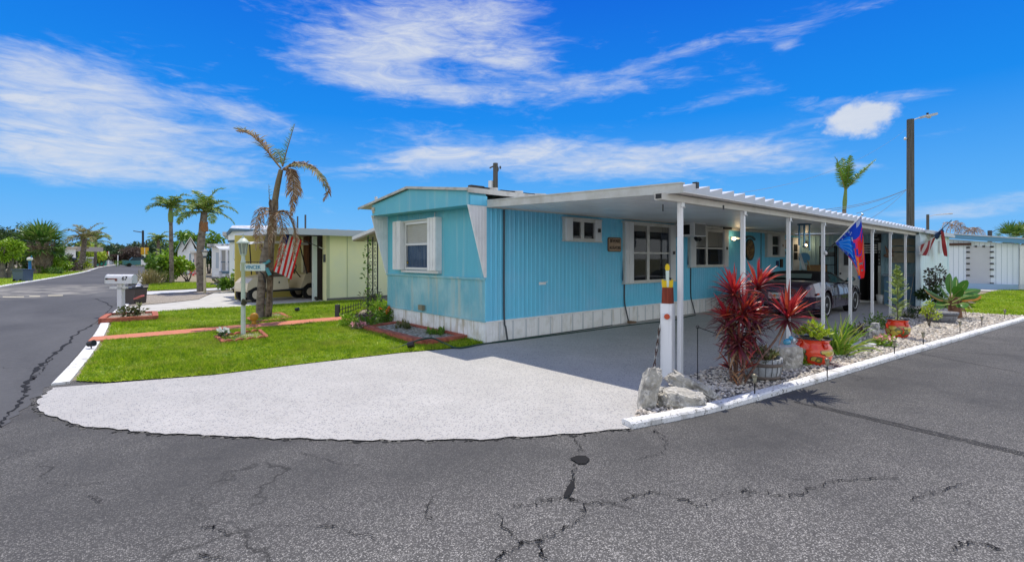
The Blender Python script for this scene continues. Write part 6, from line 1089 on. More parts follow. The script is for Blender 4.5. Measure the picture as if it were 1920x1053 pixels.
part('dashboard', MB().box((2.45, -.68, .80), (2.75, .68, .90)), M['black'], car, True)
# ---------------------------------------------------------------- flags on the carport posts
fl = thing('garden_flag', 'bright blue garden flag with a pale cart and red flowers hung from a carport post', 'flag', YP(1545, 474, -3.66)); Pm = YP(1548, 474, -3.69); Pt = AT(1617, 402, depth(Pm)-.55)
part('pole', MB().tube([Pm, Pt], .011, 8), M['white'], fl); part('pole_base', MB().tube([Pm, Pm+(Pt-Pm)*.28], .014, 8), M['cable'], fl); part('finial', MB().ball(Pt, .022, 8, 6), M['steel'], fl); part('bracket', MB().ball(Pm, (.03, .035, .05), 8, 6), M['alu'], fl)
A0, A1 = Pm+(Pt-Pm)*.28, Pm+(Pt-Pm)*.965; nu, nv = 26, 34; V, F = [], []
Zf = depth(Pm)-.3
top_ = lambda s_: A0+(A1-A0)*s_
bl = [(1569, 458), (1600, 487), (1606, 496), (1607, 520), (1621, 525), (1624, 480), (1617, 410)]
for i in range(nu+1):
    s_ = i/nu; a = top_(s_)
    # cloth hangs: the outer corner gathers into folds under the tip
    u1 = np.interp(s_, [0, .45, .62, .75, .9, 1], [1569, 1597, 1607, 1612, 1620, 1619]); v1 = np.interp(s_, [0, .45, .62, .75, .9, 1], [459, 488, 512, 524, 520, 470]); b = AT(u1, v1, Zf-.25*s_+.06*math.sin(s_*9))
    for j in range(nv+1):
        t_ = j/nv; p = a+(b-a)*t_; q = p+FW*(.035*math.sin(s_*16+t_*2)*t_*(s_ > .4)*min(1, (s_-.4)*4 if s_ > .4 else 0)); V.append(q)
F = [(i*(nv+1)+j, (i+1)*(nv+1)+j, (i+1)*(nv+1)+j+1, i*(nv+1)+j+1) for i in range(nu) for j in range(nv)]
def mi_of(f):
    i = f//nv; j = f % nv; s_, t_ = (i+.5)/nu, (j+.5)/nv; h = math.sin((i//3)*12.9898+(j//4)*78.233)*43758.5453; h -= math.floor(h); h2 = math.sin(i*7.13+j*31.7)*9137.3; h2 -= math.floor(h2)
    if s_ > .60:
        if t_ > .62: return [2, 3, 2, 4, 3, 2][int(h*6)] if h2 < .85 else 5
        if t_ > .28: return 2 if h < .45 else (6 if h < .7 else 0)
        return 7 if h < .4 else 0
    if .12 < s_ < .55 and .22 < t_ < .80: return 1 if (j % 5) else 8
    if t_ > .93 and s_ > .35: return 2
    return 0 if h2 < .80 else (7 if h2 < .90 else 5)
mb = MB().raw(V, F, 0, True); mb.mi = [mi_of(f) for f in range(len(F))]
def cl(n_, c): return mat('flag_'+n_, c, .7, .2, trans=.35)
part('cloth', mb, [cl('deep_blue', (.012, .06, .50)), cl('bright_blue', (.01, .22, .85)), cl('red', (.75, .03, .03)), cl('orange', (.85, .22, .05)), cl('royal', (.02, .12, .60)), cl('teal', (.04, .25, .30)), cl('crimson', (.75, .04, .14)), cl('pale', (.35, .42, .62)), cl('light_blue', (.15, .45, .9))], fl)
ff = thing('tattered_flag', 'faded red and white striped flag drooping from a bracket on the white shed wall', 'flag', YP(1758, 470, -3.8)); Pm = np.array(YP(1750, 441, -3.80)); Pm = np.array(YP(1753, 441, -3.85)); Pt = AT(1784, 413, depth(Pm)-1.0)
part('pole', MB().tube([Pm+(Pm-Pt)*.25, Pt], .014, 8), mat('pole_blue_grey', (.06, .12, .20), .5), ff); part('bracket', MB().box(Pm+[-.06, .0, -.06], Pm+[.06, .09, .06]), M['alu'], ff)
def stripcloth(name, quad, n, cols, m, par, wv=.03, nv=14):
    a, b, c, d = [np.array(q) for q in quad]; V, F, MI = [], [], []; nu = n*2
    for i in range(nu+1):
        s_ = i/nu
        for j in range(nv+1):
            t_ = j/nv; p = (a+(b-a)*s_)*(1-t_)+(d+(c-d)*s_)*t_; V.append(p+FW*wv*math.sin(s_*9+t_*3)*(.3+t_))
    for i in range(nu):
        for j in range(nv): F.append((i*(nv+1)+j, (i+1)*(nv+1)+j, (i+1)*(nv+1)+j+1, i*(nv+1)+j+1)); MI.append(cols[(i//2) % len(cols)])
    mb = MB().raw(V, F, 0, True); mb.mi = MI; return part(name, mb, m, par)
fm = [mat('faded_red', (.30, .035, .04), .8, .1, trans=.3), mat('faded_white', (.55, .52, .50), .8, .1, trans=.3), mat('faded_navy', (.03, .06, .14), .8, .1, trans=.2)]; Zd = depth(Pm)
stripcloth('cloth', [YP(1755, 444, -3.93), YP(1722, 462, -4.0), YP(1721, 477, -4.0), YP(1742, 480, -4.0)], 6, [0, 1], fm, ff, .05); stripcloth('cloth_edge', [YP(1764, 432, -4.1), YP(1770, 434, -4.1), YP(1775, 481, -4.1), YP(1770, 478, -4.1)], 2, [0, 0], fm, ff, .04); stripcloth('canton', [YP(1751, 441, -3.95), YP(1767, 428, -4.1), YP(1769, 434, -4.1), YP(1757, 449, -3.98)], 2, [2, 2], fm, ff, .03)
# ---------------------------------------------------------------- yellow neighbour, golf cart, flag
yh = thing('yellow_house', 'pale yellow neighbouring house with a white roofed carport on the far side of the lawn', 'house', (3, 12, 0)); YF = 10.75
xl, xr_ = YP(613, 500, YF)[0], 7.0; zt = YP(640, 437, YF)[2]
mb = MB().box((xl, YF, 0), (xr_, YF+5, zt)); part('wall', mb, M['yellow'], yh); mb = MB(); mb.box((xl-.008, YF-.03, 0), (xr_, YF-.005, .10)); part('plinth', mb, mat('plinth_grey', (.16, .15, .12), .9), yh)
x1 = YP(651, 500, YF)[0]; mb = MB().box((x1-.012, YF-.014, .1), (x1+.012, YF-.002, zt)); mb.box((xl-.02, YF-.02, .02), (xl+.09, YF-.004, zt)); part('corner_trim', mb, mat('yellow_trim', (.50, .52, .30), .6), yh)
ro = []; x0r = YP(508, 430, YF+.2)[0]; za, zb = YP(560, 429, YF-.5)[2], YP(560, 436.5, YF-.5)[2]
mb = MB().box((x0r, YF-.55, zb), (7.5, YF+5.5, za)); rf = part('roof', mb, M['roofw'], yh); mb = MB().box((x0r-.03, YF-.60, zb-.06), (7.5, YF-.552, za+.02)); part('gutter', mb, mat('gutter_blue_grey', (.42, .47, .50), .4), rf)
mb = MB()
for q in range(24): mb.box((x0r+.4*q, YF-.55, za), (x0r+.4*q+.06, YF+5.5, za+.035))
part('roof_seam', mb, M['roofw'], rf)
xp = G(588, 563)[0]; mb = MB().box((xp-.07, 11.2, .0), (xp+.07, 11.34, zb-.05)); po = part('post', mb, mat('pale_post', (.58, .64, .60), .5), yh); part('downpipe_foot', MB().tube([(xp, 11.17, .12), (xp+.04, 11.05, .04)], .05, 8), M['black'], po)
yb = 13.6; xa, xb = XP(0, 0, 0)[0], 0; mb = MB().box((YP(556, 480, yb)[0]-2.2, yb, 0), (YP(576, 480, yb)[0], yb+.1, zb)); part('back_wall', mb, mat('warm_yellow_wall', (.62, .52, .13), .6), yh)
yq = [XP(u, 500, xl)[1] for u in (605, 584, 572, 556)]
mb = MB().box((xl-.03, yq[0], 0), (xl-.006, yq[2], zb)); part('garage_opening', mb, mat('garage_dark', (.025, .018, .015), .8), yh)
mb = MB().box((xl-.07, yq[1]+.1, .02), (xl-.035, yq[2], zb-.02)); part('brown_door', mb, mat('brown_boards', (.20, .075, .035), .7, streak=((14, 14, 1), (.08, .03, .015), .4, .6)), yh)
mb = MB().box((xl-.03, YF+.12, zb-1.0), (xl-.005, YF+.3, zb-.72)); part('house_number', mb, M['cable'], yh)
mb = MB(); c = YP(558, 415, YF+2.5); mb.tube([c-[0, 0, .6], c+[0, 0, .2]], .03, 6); mb.tube([c+[.3, 0, -.6], c+[.3, 0, .28]], .035, 6); part('roof_vent', mb, M['cable'], yh)
# golf cart
g0 = G(481, 567); g1 = G(579, 559.5); gd = nrm(g1-g0); gang = math.atan2(gd[1], gd[0])-.05; WBASE = 1.72; sc_g = 1.0
gc = thing('golf_cart', 'beige golf cart with a white canopy parked at the neighbour carport', 'golf cart', g0, gang); L_ = np.linalg.norm(g1-g0); f_ = L_/1.72
bg_ = mat('cart_beige', (.56, .48, .33), .35, .4, coat=.3); S3 = lambda *p: (p[0]*f_, p[1]*f_*.72, p[2]*f_)
def gp_(name, mb, m, par=None): return part(name, mb, m, par or gc, True)
def pz(pts, y0, y1): return MB().prism([S3(x, y0, z) for x, z in pts], (0, (y1-y0)*f_*.72, 0))
gp_('rear_body', pz([(-.27, .40), (-.25, .58), (-.10, .72), (.35, .80), (.42, .74), (.42, .36), (.33, .36), (.26, .42), (.0, .46), (-.24, .36), (-.25, .32), (-.27, .32)], .0, 1.1), bg_)
gp_('side_panel', pz([(.36, .74), (.95, .74), (1.0, .36), (.36, .34)], -.01, 1.1), bg_); gp_('sill', pz([(-.2, .30), (1.55, .28), (1.55, .33), (-.2, .35)], .0, 1.1), M['black'])
gp_('front_cowl', pz([(1.38, .36), (1.55, .78), (1.72, .84), (2.05, .70), (2.16, .52), (2.16, .30), (2.02, .30), (1.96, .44), (1.82, .52), (1.62, .50), (1.48, .38)], .0, 1.1), bg_)
gp_('seat', pz([(.42, .74), (.98, .76), (.98, .86), (.42, .84)], .05, 1.05), mat('cart_seat', (.11, .09, .07), .6)); gp_('seat_back', pz([(.34, .82), (.42, .82), (.36, 1.05), (.28, 1.05)], .08, 1.0), mat('cart_seat', (.11, .09, .07), .6)); gp_('floor', pz([(.95, .33), (1.5, .33), (1.5, .36), (.95, .36)], .0, 1.1), M['cable'])
for x in (0, 1.72):
    for y in (.02, .98):
        w = gp_('wheel', MB().tube([S3(x, y-.02, .23), S3(x, y+.16, .23)], .23*f_, 24), M['rubber']); gp_('rim', MB().tube([S3(x, y-.03, .23), S3(x, y+.05, .23)], .125*f_, 18), mat('cart_rim', (.58, .50, .36) if x == 0 else (.55, .56, .57), .35, .5), w)
cn = gp_('canopy', MB().prism([S3(x, -.05, z) for x, z in ((-.15, 1.72), (-.1, 1.78), (.4, 1.83), (1.2, 1.83), (1.6, 1.79), (1.64, 1.73), (1.2, 1.77), (.3, 1.77))], (0, 1.2*f_*.72, 0)), mat('cart_canopy', (.70, .70, .69), .4))
for y in (.03, 1.05):
    gp_('strut', MB().tube([S3(1.62, y, .80), S3(1.36, y, 1.76)], .018*f_, 6), M['black'], cn); gp_('strut', MB().tube([S3(.22, y, .80), S3(.16, y, 1.76)], .018*f_, 6), M['black'], cn)
gp_('windshield', MB().raw([S3(1.60, .06, .84), S3(1.60, 1.02, .84), S3(1.42, 1.02, 1.5), S3(1.42, .06, 1.5)], [(0, 1, 2, 3)]), glass_mat('cart_glass', (.35, .36, .35), .6)); gp_('steering_wheel', MB().tube([S3(1.28+.04*math.sin(a), .30+.16*math.cos(a), .98+.13*math.sin(a)) for a in np.linspace(0, 6.28, 18)], .015*f_, 6, 0, False), M['black']); gp_('steering_column', MB().tube([S3(1.5, .3, .7), S3(1.28, .3, .97)], .016*f_, 6), M['black'])
mb = MB().box(S3(.66, -.02, .54), S3(.70, -.011, .60)); gp_('badge', mb, M['black'])
# national flag
Zg = depth((xp, 11.25, 0)); us = thing('national_flag', 'american flag with red and white stripes hanging from a pole on the neighbour carport post', 'flag', (xp, 11.2, 1.9)); Pb = AT(613, 469, Zg+.1); Pe = AT(524, 432, Zg-1.3)
part('pole', MB().tube([Pb, Pe], .014, 8), M['cable'], us); part('pole_grip', MB().tube([Pb, Pb+(Pe-Pb)*.18], .02, 8), M['alu'], us)
q4 = [AT(531, 436, Zg-1.15), AT(566, 450, Zg-.75), AT(547, 524, Zg-.75), AT(512, 507, Zg-1.15)]
fu = [mat('flag_red', (.55, .012, .03), .7, .2, trans=.35), mat('flag_white', (.78, .76, .76), .7, .2, trans=.35), mat('flag_navy', (.02, .03, .16), .7, .2, trans=.25)]
stripcloth('stripes', q4, 13, [1, 0, 1, 0, 1, 0, 1, 0, 1, 0, 1, 0, 0], fu, us, .03, 20) if False else stripcloth('stripes', q4, 9, [0, 1], fu, us, .03, 20)
a, b, c, d = q4; off = -FW*.04; stripcloth('canton', [a+off, a+(b-a)*.36+off, a+(b-a)*.36+(c-b)*.24+off, a+(d-a)*.24+off], 4, [2], fu, us, .03, 8)
# white railing and flowering bush by the neighbour's steps
ra = thing('white_railing', 'white picket railing beside the neighbour carport', 'railing', G(470, 541)); a, b = G(464, 540), G(520, 537); n_ = 9
for q in range(n_): c = a+(b-a)*q/(n_-1); part('baluster', MB().box(c-[.035, .035, 0], c+[.035, .035, 1.0]), M['white'], ra)
part('rail', MB().tube([a+[0, 0, 1.0], b+[0, 0, 1.0]], .05, 6), M['white'], ra); part('rail', MB().tube([a+[0, 0, .15], b+[0, 0, .15]], .04, 6), M['white'], ra)
# ---------------------------------------------------------------- trees and plants beyond
def palm(name, lab, base, top, r0, r1, nf, Lf, lf, leaf='palm', hang=.55, bend=0, bark='bark', shaft=None, LL=.55, w=.05, nl=34, low=-.5, group='palms beyond the lawn', skirt=0):
    t = thing(name, lab, 'palm tree', base, 0, group); b, c = np.array(base, float), np.array(top, float); m_ = (b+c)/2+xr*bend
    P = spline([b, b*.6+m_*.4+xr*bend*.2, m_, c], 18); part('trunk', MB().tube(P, np.linspace(r0, r1, 18)*(1+.05*rng.normal(0, 1, 18)), 10), M[bark], t)
    if shaft: part('crownshaft', MB().tube([c-[0, 0, shaft], c-[0, 0, shaft*.4], c+[0, 0, .1]], [r1*1.35, r1*1.5, r1*.7], 10), mat('green_crownshaft', (.16, .24, .05), .4), t)
    for i in range(nf):
        a = i*2.4+rng.uniform(-.3, .3); el_ = 1.25-(1.25-low)*((i+.5)/nf)+rng.normal(0, .1); d = np.array([math.cos(a)*math.cos(el_), math.sin(a)*math.cos(el_), math.sin(el_)]); L = Lf*rng.uniform(.8, 1.1); pts = [c]; p = c
        for j in range(4): p = p+d*L/4; pts.append(p); d = nrm(d+np.array([0, 0, -hang*(.35+.3*j)]))
        mb = MB(); frond(mb, pts, nl, LL, w, 0, 1, .45, .03*Lf/2, .25, .1); part('frond', mb, [LF[leaf if not (skirt and i >= nf-skirt) else 'deadp'], mat('frond_rib', (.20, .22, .06), .6)], t)
    return t
def topat(u, v, base): return AT(u, v, depth(base))
b = G(378, 546); palm('feather_palm', 'curved ringed palm with a bright green crown beside the small lantern post', b, topat(383, 398, b), 7.5*depth(b)/FOC, 5.6*depth(b)/FOC, 15, 1.5, None, bend=-.12, shaft=.0, hang=.62, LL=.42, w=.045, nl=40, low=-.15)
part('old_boot', rock(topat(382, 425, b), (.30, .30, .45), None, 31, rough=.2), mat('orange_boot', (.26, .13, .06), .9), bpy.data.objects['feather_palm'])
b = G(322, 531); palm('feather_palm', 'tall slender palm left of the ringed palm, rising behind the big leafy bush', b, topat(320, 392, b), .13, .10, 13, 1.5, None, bend=0, shaft=.8, hang=.75, LL=.5, w=.05, nl=36, low=.15)
b = G(152, 506); palm('feather_palm', 'windblown palm with browned fronds across the side street', b, topat(159, 447, b), .42, .26, 13, 3.0, None, 'halfp', .55, 0, LL=.9, w=.09, nl=30, low=-.1)
b = G(178, 502); palm('feather_palm', 'thin drooping palm farther down the side street behind the windblown one', b, topat(180, 452, b), .24, .18, 11, 3.0, None, 'palm', .7, 0, LL=1.0, w=.11, nl=26, low=-.1)
b = G(296, 500); palm('feather_palm', 'distant palm crown over the far end of the side street', b, topat(297, 450, b), .3, .26, 13, 2.3, None, 'palm', .6, 0, LL=.9, w=.13, nl=24, low=-.3)
b = AT(1583, HY+1.546*FOC/27, 27); c = AT(1586, 350, 27); tp_ = palm('royal_palm', 'young palm with upright green fronds rising behind the carport roof', b, AT(1583, 393, 27), .17, .10, 0, 1, None, shaft=None)
part('crownshaft', MB().tube([AT(1583, 398, 27), AT(1584, 378, 27), AT(1586, 350, 27)], [.09, .115, .06], 10), mat('green_crownshaft', (.16, .24, .05), .4), tp_)
def rf_(pts, n, L): mb = MB(); frond(mb, [AT(u, v, 27+d) for u, v, d in pts], n, L*.5, .04, 0, 1, .35, .035, .25, .12); part('frond', mb, [LF['mid'], mat('frond_rib', (.20, .22, .06), .6)], tp_)
for pts in ([(1586, 352, 0), (1600, 335, .2), (1620, 318, .4), (1643, 298, .5)], [(1586, 352, 0), (1578, 330, .1), (1572, 308, .1), (1565, 293, .2)], [(1586, 352, 0), (1590, 330, -.3), (1592, 310, -.5), (1596, 291, -.7)], [(1586, 352, 0), (1584, 330, .4), (1582, 310, .7), (1580, 296, 1)], [(1586, 356, 0), (1600, 340, -.5), (1618, 322, -1), (1636, 305, -1.3)], [(1585, 358, 0), (1580, 340, -.3), (1576, 324, -.5), (1570, 305, -.6)], [(1586, 358, 0), (1588, 340, -.2), (1590, 325, -.4), (1592, 312, -.5)]): rf_(pts, 40, .75)
# sabal palm
def sabal(lab, base, top, r, nf, L, bark):
    t = thing('fan_palm', lab, 'palm tree', base, 0, 'palms beyond the lawn'); b, c = np.array(base), np.array(top); part('trunk', MB().tube([b, b*.7+c*.3, b*.3+c*.7, c], [r*.75, r, r*1.15, r*.9], 14), bark, t)
    if r > .5:
        mb = MB()
        for q in range(220):
            a = rng.uniform(0, 6.28); z = rng.random(); p = b+(c-b)*z+np.array([math.cos(a), math.sin(a), 0])*r*(.8+.3*z); mb.ribbon([p, p+np.array([math.cos(a)*.12, math.sin(a)*.12, .35]), p+np.array([math.cos(a)*.3, math.sin(a)*.3, .75])], [.22, .17, .08], np.array([-math.sin(a), math.cos(a), 0]), 0, .2)
        part('leaf_boots', mb, leafmat('palm_boots', [(.20, .15, .11), (.30, .24, .19), (.13, .09, .07), (.38, .32, .26)], .0, .9, .1), t)
    mb = MB()
    for i in range(nf):
        a = i*2.4; el_ = 1.4-2.0*((i+.5)/nf); d = np.array([math.cos(a)*math.cos(el_), math.sin(a)*math.cos(el_), math.sin(el_)]); fan(mb, c, d, 17, L, L*.075, 0, .22, .75)
    part('crown', mb, LF['sabal'], t)
b = G(75, 513); sabal('stout fan palm with a thick booted trunk beside the grey street bin', b, topat(78, 462, b), .78, 44, 1.75, M['bark'])
b = AT(1905, HY+4, 60); 
def tree(name, lab, base, h, cr, cz, n, L, w, lf, tr=.15, ntr=3, group='trees beyond the street', lobes=12, flat=.75, spread=.6):
    t = thing(name, lab, 'tree', base, 0, group); b = np.array(base, float); mb = MB()
    for q in range(ntr):
        a = q*2.1+.4; o = b+np.array([math.cos(a), math.sin(a), 0])*tr*.9*(ntr > 1); e = b+np.array([math.cos(a)*cr*spread*.6, math.sin(a)*cr*spread*.6, cz]); mb.tube(spline([o, o+(e-o)*.35+rng.normal(0, .08*tr, 3), e], 8), np.linspace(tr, tr*.45, 8), 8)
        for s in range(2): mb.tube([e-[0, 0, .1], e+np.array([rng.normal(0, cr*.4), rng.normal(0, cr*.4), (h-cz)*.5])], [tr*.4, tr*.1], 5)
    part('trunk', mb, M['wood'] if tr < .2 else mat('tree_trunk', (.20, .18, .15), .9, .15, var=(3, (.11, .10, .09), .4, .65), bump=(8, .03)), t); mb = MB(); leaves(mb, b+[0, 0, (h+cz*.75)/2], (cr, cr, (h-cz*.75)/2*1.02), n, L, w, 0, .2, .35, lobes); part('crown', mb, LF[lf], t); return t
def tpx(name, lab, u, vb, vt, rpx, czf, n, L, w, lf, tr=.15, ntr=3, group='trees beyond the street', lobes=10, Z=None):
    if Z is None: b = G(u, vb)
    else: b = AT(u, HY, Z); b[2] = 0
    k = depth(b)/FOC; h = (HY-vt)*k+CAM[2]; return tree(name, lab, b, h, rpx*k, h*czf, n, L, w, lf, tr, ntr, group, lobes)
tpx('leafy_tree', 'small bright green tree with several thick pale trunks near the left edge', 9, 522, 444, 30, .52, 3400, .22, .10, 'bright', .2, 4, lobes=10)
tpx('evergreen_tree', 'big dark glossy evergreen behind the grey street bin', 38, 511, 423, 36, .12, 5200, .34, .17, 'dark', .2, 3, lobes=16)
tpx('evergreen_tree', 'dark evergreen rising behind the small bright green tree', -4, 511, 428, 34, .12, 3800, .34, .17, 'dark', .2, 3, lobes=12)
tpx('leafy_tree', 'mid green leafy tree just right of the stout fan palm', 101, 510, 457, 19, .15, 2600, .30, .14, 'mid', .14, 3, lobes=9)
tpx('bushy_tree', 'olive bushy tree in front of the white house across the street', 128, 506, 478, 12, .2, 900, .3, .14, 'olive', .1, 3)
tpx('evergreen_tree', 'dark far tree behind the windblown palm', 150, 0, 452, 24, .2, 1500, .8, .4, 'far', .3, 3, Z=118)
tpx('leafy_tree', 'yellow green tree halfway down the far side of the street', 174, 500, 455, 20, .35, 1500, .5, .22, 'lime', .2, 2)
tpx('leafy_tree', 'round brownish green tree in front of the far white fence', 190, 499, 476, 17, .4, 1300, .5, .24, 'olive', .2, 2)
for u, vt, r_, lf, lab in ((205, 458, 22, 'far', 'dark tree at the far end of the side street, left of the brown bush'), (222, 455, 22, 'far', 'tall dark tree behind the brown bush at the street end'), (240, 462, 20, 'far', 'dark tree behind the brown bush, left of the black pole'), (258, 450, 24, 'far', 'large dark tree behind the black utility pole'), (283, 452, 22, 'far', 'dark tree right of the yellow road sign'), (308, 456, 22, 'far', 'dark tree behind the tall slender palm'), (337, 449, 24, 'mid', 'round green tree behind the gabled houses'), (186, 458, 20, 'far', 'dark blue green tree left of the far flagpole')):
    tpx('far_tree', lab, u, 0, vt, r_, .1, 1700, 1.1, .55, lf, .35, 2, 'trees at the street end', 12, Z=158+rng.uniform(-12, 12))
for u, vt, r_, lab in ((224, 474, 16, 'bare brown bushy tree left half of the brown mass at the street end'), (250, 463, 24, 'bare brown bushy tree right half of the brown mass at the street end')):
    tpx('brown_tree', lab, u, 0, vt, r_, .1, 2800, .7, .16, 'brown', .25, 3, 'brown bushes at the street end', 12, Z=127)
# shrubs right of the street
b = G(345, 528); t = tree('seagrape_bush', 'large round leafed green bush in the neighbour front bed', b+RT*-.95, 2.35, 1.15, .25, 1500, .24, .19, 'bright', .06, 5, 'shrubs in the neighbour bed', 12)
b = G(330, 530); tree('seagrape_bush', 'lower left part of the leafy green bushes, with some orange leaves', b+RT*-1.25, 1.9, .75, .2, 520, .22, .17, 'mid', .05, 4, 'shrubs in the neighbour bed', 7)
b = G(353, 527)+np.array([-.1, -.4, 0]); tree('seagrape_bush', 'small bush to the right of the large round leafed one', b, 1.5, .55, .3, 260, .22, .17, 'bright', .07, 3, 'shrubs in the neighbour bed', 5)
o = G(280, 532); t = thing('ornamental_grass', 'clump of tan ornamental grass at the street edge', 'grass clump', o); mb = MB()
for q in range(420):
    a = rng.uniform(0, 6.28); th = rng.uniform(.05, .9); l = rng.uniform(.5, 1.05); d = np.array([math.cos(a)*math.sin(th), math.sin(a)*math.sin(th), math.cos(th)]); p = o+np.array([rng.normal(0, .2), rng.normal(0, .2), 0]); mb.ribbon([p, p+d*l*.5, p+d*l*.85+[0, 0, -.05*th], p+d*l+[0, 0, -.18*th]], [.02, .024, .02, .006], np.cross(d, (0, 0, 1))+rng.normal(0, .2, 3))
part('blades', mb, LF['straw'], t); o = G(303, 530); mb = MB(); leaves(mb, o+[0, 0, .36], (.5, .45, .36), 600, .18, .04, 0, .8, .2, 5); single('variegated_shrub', mb, leafmat('variegated_leaf', [(.28, .32, .10), (.14, .20, .05), (.40, .40, .20)]), 'pale variegated shrub between the tan grass and the large leafy bush', 'shrub', org=o)
for u, v, r, h, n, lf, lab in ((438, 548, .55, 1.0, 420, 'mid', 'green bush low behind the lamp post'), (455, 546, .6, 1.9, 520, 'lime', 'yellow green sparse shrub behind the name board'), (478, 541, .5, 2.4, 420, 'lime', 'yellow flowered shrub between the lamp post and the palm'), (420, 544, .6, .5, 180, 'olive', 'low olive patch in the neighbour gravel')):
    o = G(u, v); t = thing('garden_shrub', lab, 'shrub', o, 0, 'shrubs behind the lamp post'); mb = MB(); leaves(mb, o+[0, 0, h*.55], (r, r, h*.5), n, .22, .12, 0, .3, .2, 5); part('foliage', mb, LF[lf], t); mb = MB()
    for q in range(5): a = q*1.3; mb.tube([o, o+np.array([r*.6*math.cos(a), r*.6*math.sin(a), h*.8])], .015, 4)
    part('stem', mb, M['wood'], t)
for u, v, r, h, n, lf, lab in ((112, 512, 1.9, 2.2, 900, 'bright', 'bright green hedge bush across the street by the white house'), (92, 513, 1.6, 1.8, 700, 'mid', 'green bush between the stout fan palm and the white house'), (132, 509, 1.3, 1.7, 360, 'brown', 'reddish brown plant in the bed across the street'), (157, 506, 1.4, 2.4, 420, 'lime', 'yellow leafed bush at the foot of the windblown palm'), (100, 514, 1.0, .8, 260, 'sabal', 'low palmetto across the street'), (58, 513, 1.5, 1.8, 500, 'dark', 'dark bush behind the blue globe lamp'), (25, 519, 1.2, 1.0, 300, 'olive', 'low olive bush under the small bright tree'), (143, 507, 1.4, 1.3, 300, 'olive', 'olive bush left of the windblown palm'), (225, 500, 2.5, 1.6, 300, 'mid', 'green shrub at the end of the street, left of the mailboxes'), (278, 499, 3, 2.0, 300, 'lime', 'yellow green hedge behind the row of mailboxes')):
    o = G(u, v); r, h = r*.68, h*.72; mb = MB(); leaves(mb, o+[0, 0, h*.5], (r, r*.8, h*.55), n, .3, .12, 0, .5, .2, 6); single('bush', mb, LF[lf], lab, 'bush', 'bushes along the side street', org=o)
for u, v, h, lab in ((1768, 440, 1.2, 'left dead palm frond tangle on top of the far shed roof'), (1800, 440, .8, 'right dead palm frond tangle on top of the far shed roof')):
    c = AT(u-6, 446, 27); mb = MB()
    for q in range(4): frond(mb, [c+xr*q*.25, c+xr*(.25+q*.25)+[0, 0, h*.75*rng.uniform(.6, 1)], c+xr*(.7+q*.2)+[0, 0, h*.55], c+xr*(1.1+q*.2)+[0, 0, .05]], 22, .28, .03, 0, 0, .9, .02, .1)
    single('dead_frond', mb, LF['deadp'], lab, 'palm frond', 'dead fronds on the roof')
b = AT(1893, HY+6, 60); b[2] = 0; sabal('far fan palm whose crown shows over the blue edged shed roof', b, AT(1897, 449, 60), .25, 26, 1.5, M['bark']); b = AT(1925, HY+6, 60); b[2] = 0; sabal('far fan palm at the right edge over the shed roof', b, AT(1921, 445, 62), .25, 22, 1.4, M['bark'])
# ---------------------------------------------------------------- white building at the right, poles, wires
XB = 28.6; wbd = thing('white_shed_building', 'white board sided building with a blue roof edge beyond the side lawn', 'building', (XB, -6, 0))
ya, yb = XP(1774, 500, XB)[1], XP(1910, 500, XB)[1]; za, zb = XP(1774, 446, XB)[2], XP(1910, 455.5, XB)[2]; ws_ = (yb-ya)
def zroof(y): return za+(zb-za)*(y-ya)/(yb-ya)
mb = MB(); n = 14
V = [(XB, ya+1.5, .0), (XB, yb, .0), (XB, yb, zroof(yb)-.05), (XB, ya+1.5, zroof(ya+1.5)-.05)]; mb.prism(V[::-1], (5, 0, 0)); part('wall', mb, mat('white_siding', (.76, .82, .86), .5, streak=((6, 6, .4), (.66, .73, .78), .5, .8)), wbd)
mb = MB()
for q in range(16): y = ya+.3+(yb-ya-.3)*q/15; mb.box((XB-.006, y-.008, .25), (XB, y+.008, zroof(y)-.1))
part('batten', mb, mat('siding_groove', (.42, .49, .54), .6), wbd)
mb = MB(); y0, y1 = ya+2, XP(1990, 470, XB)[1]; mb.prism([(XB-.35, y0, zroof(y0)-.02), (XB-.35, y1, zroof(y1)-.02), (XB-.35, y1, zroof(y1)+.20), (XB-.35, y0, zroof(y0)+.20)], (.04, 0, 0)); rf = part('fascia', mb, mat('fascia_blue', (.12, .30, .48), .45), wbd)
mb = MB().prism([(XB-.40, y0, zroof(y0)+.205), (XB-.40, y1, zroof(y1)+.205), (XB-.40, y1, zroof(y1)+.25), (XB-.40, y0, zroof(y0)+.25)], (6, 0, 0)); part('roof', mb, M['roofw'], wbd)
p = [XP(u, v, XB-.03) for u, v in ((1812, 461), (1857, 462), (1857, 533), (1811, 532))]; mb = MB().prism(p, (.026, 0, 0)); pn = part('storm_panel', mb, mat('grey_storm_panel', (.50, .51, .53), .55, var=(1, (.55, .56, .57), .4, .7)), wbd)
for u, v in [(1812.5, y) for y in (464, 472.5, 483.5, 494, 505, 516)]+[(1857, y) for y in (462.5, 472, 483, 494, 505, 517.5, 531)]+[(1828.5, 461), (1843, 461)]:
    c = XP(u, v, XB-.05); mb = MB().box(c-[.02, .07 if 1815 < u < 1850 else .12, .035 if not 1815 < u < 1850 else .06], c+[.02, .02 if 1815 < u < 1850 else .02, .035 if not 1815 < u < 1850 else .02]); part('clip', mb, M['black'], pn)
mb = MB().box((XB-.5, yb, 0.02), (XB, ya, .28)); part('step', mb, mat('blue_grey_step', (.32, .46, .60), .7), wbd); struct('side_slab', fill([(XB-2.4, ya), (XB-2.4, XP(1862, 545, XB-2)[1]), (XB-.5, XP(1890, 540, XB)[1]), (XB-.5, ya)], .024), M['conc'])
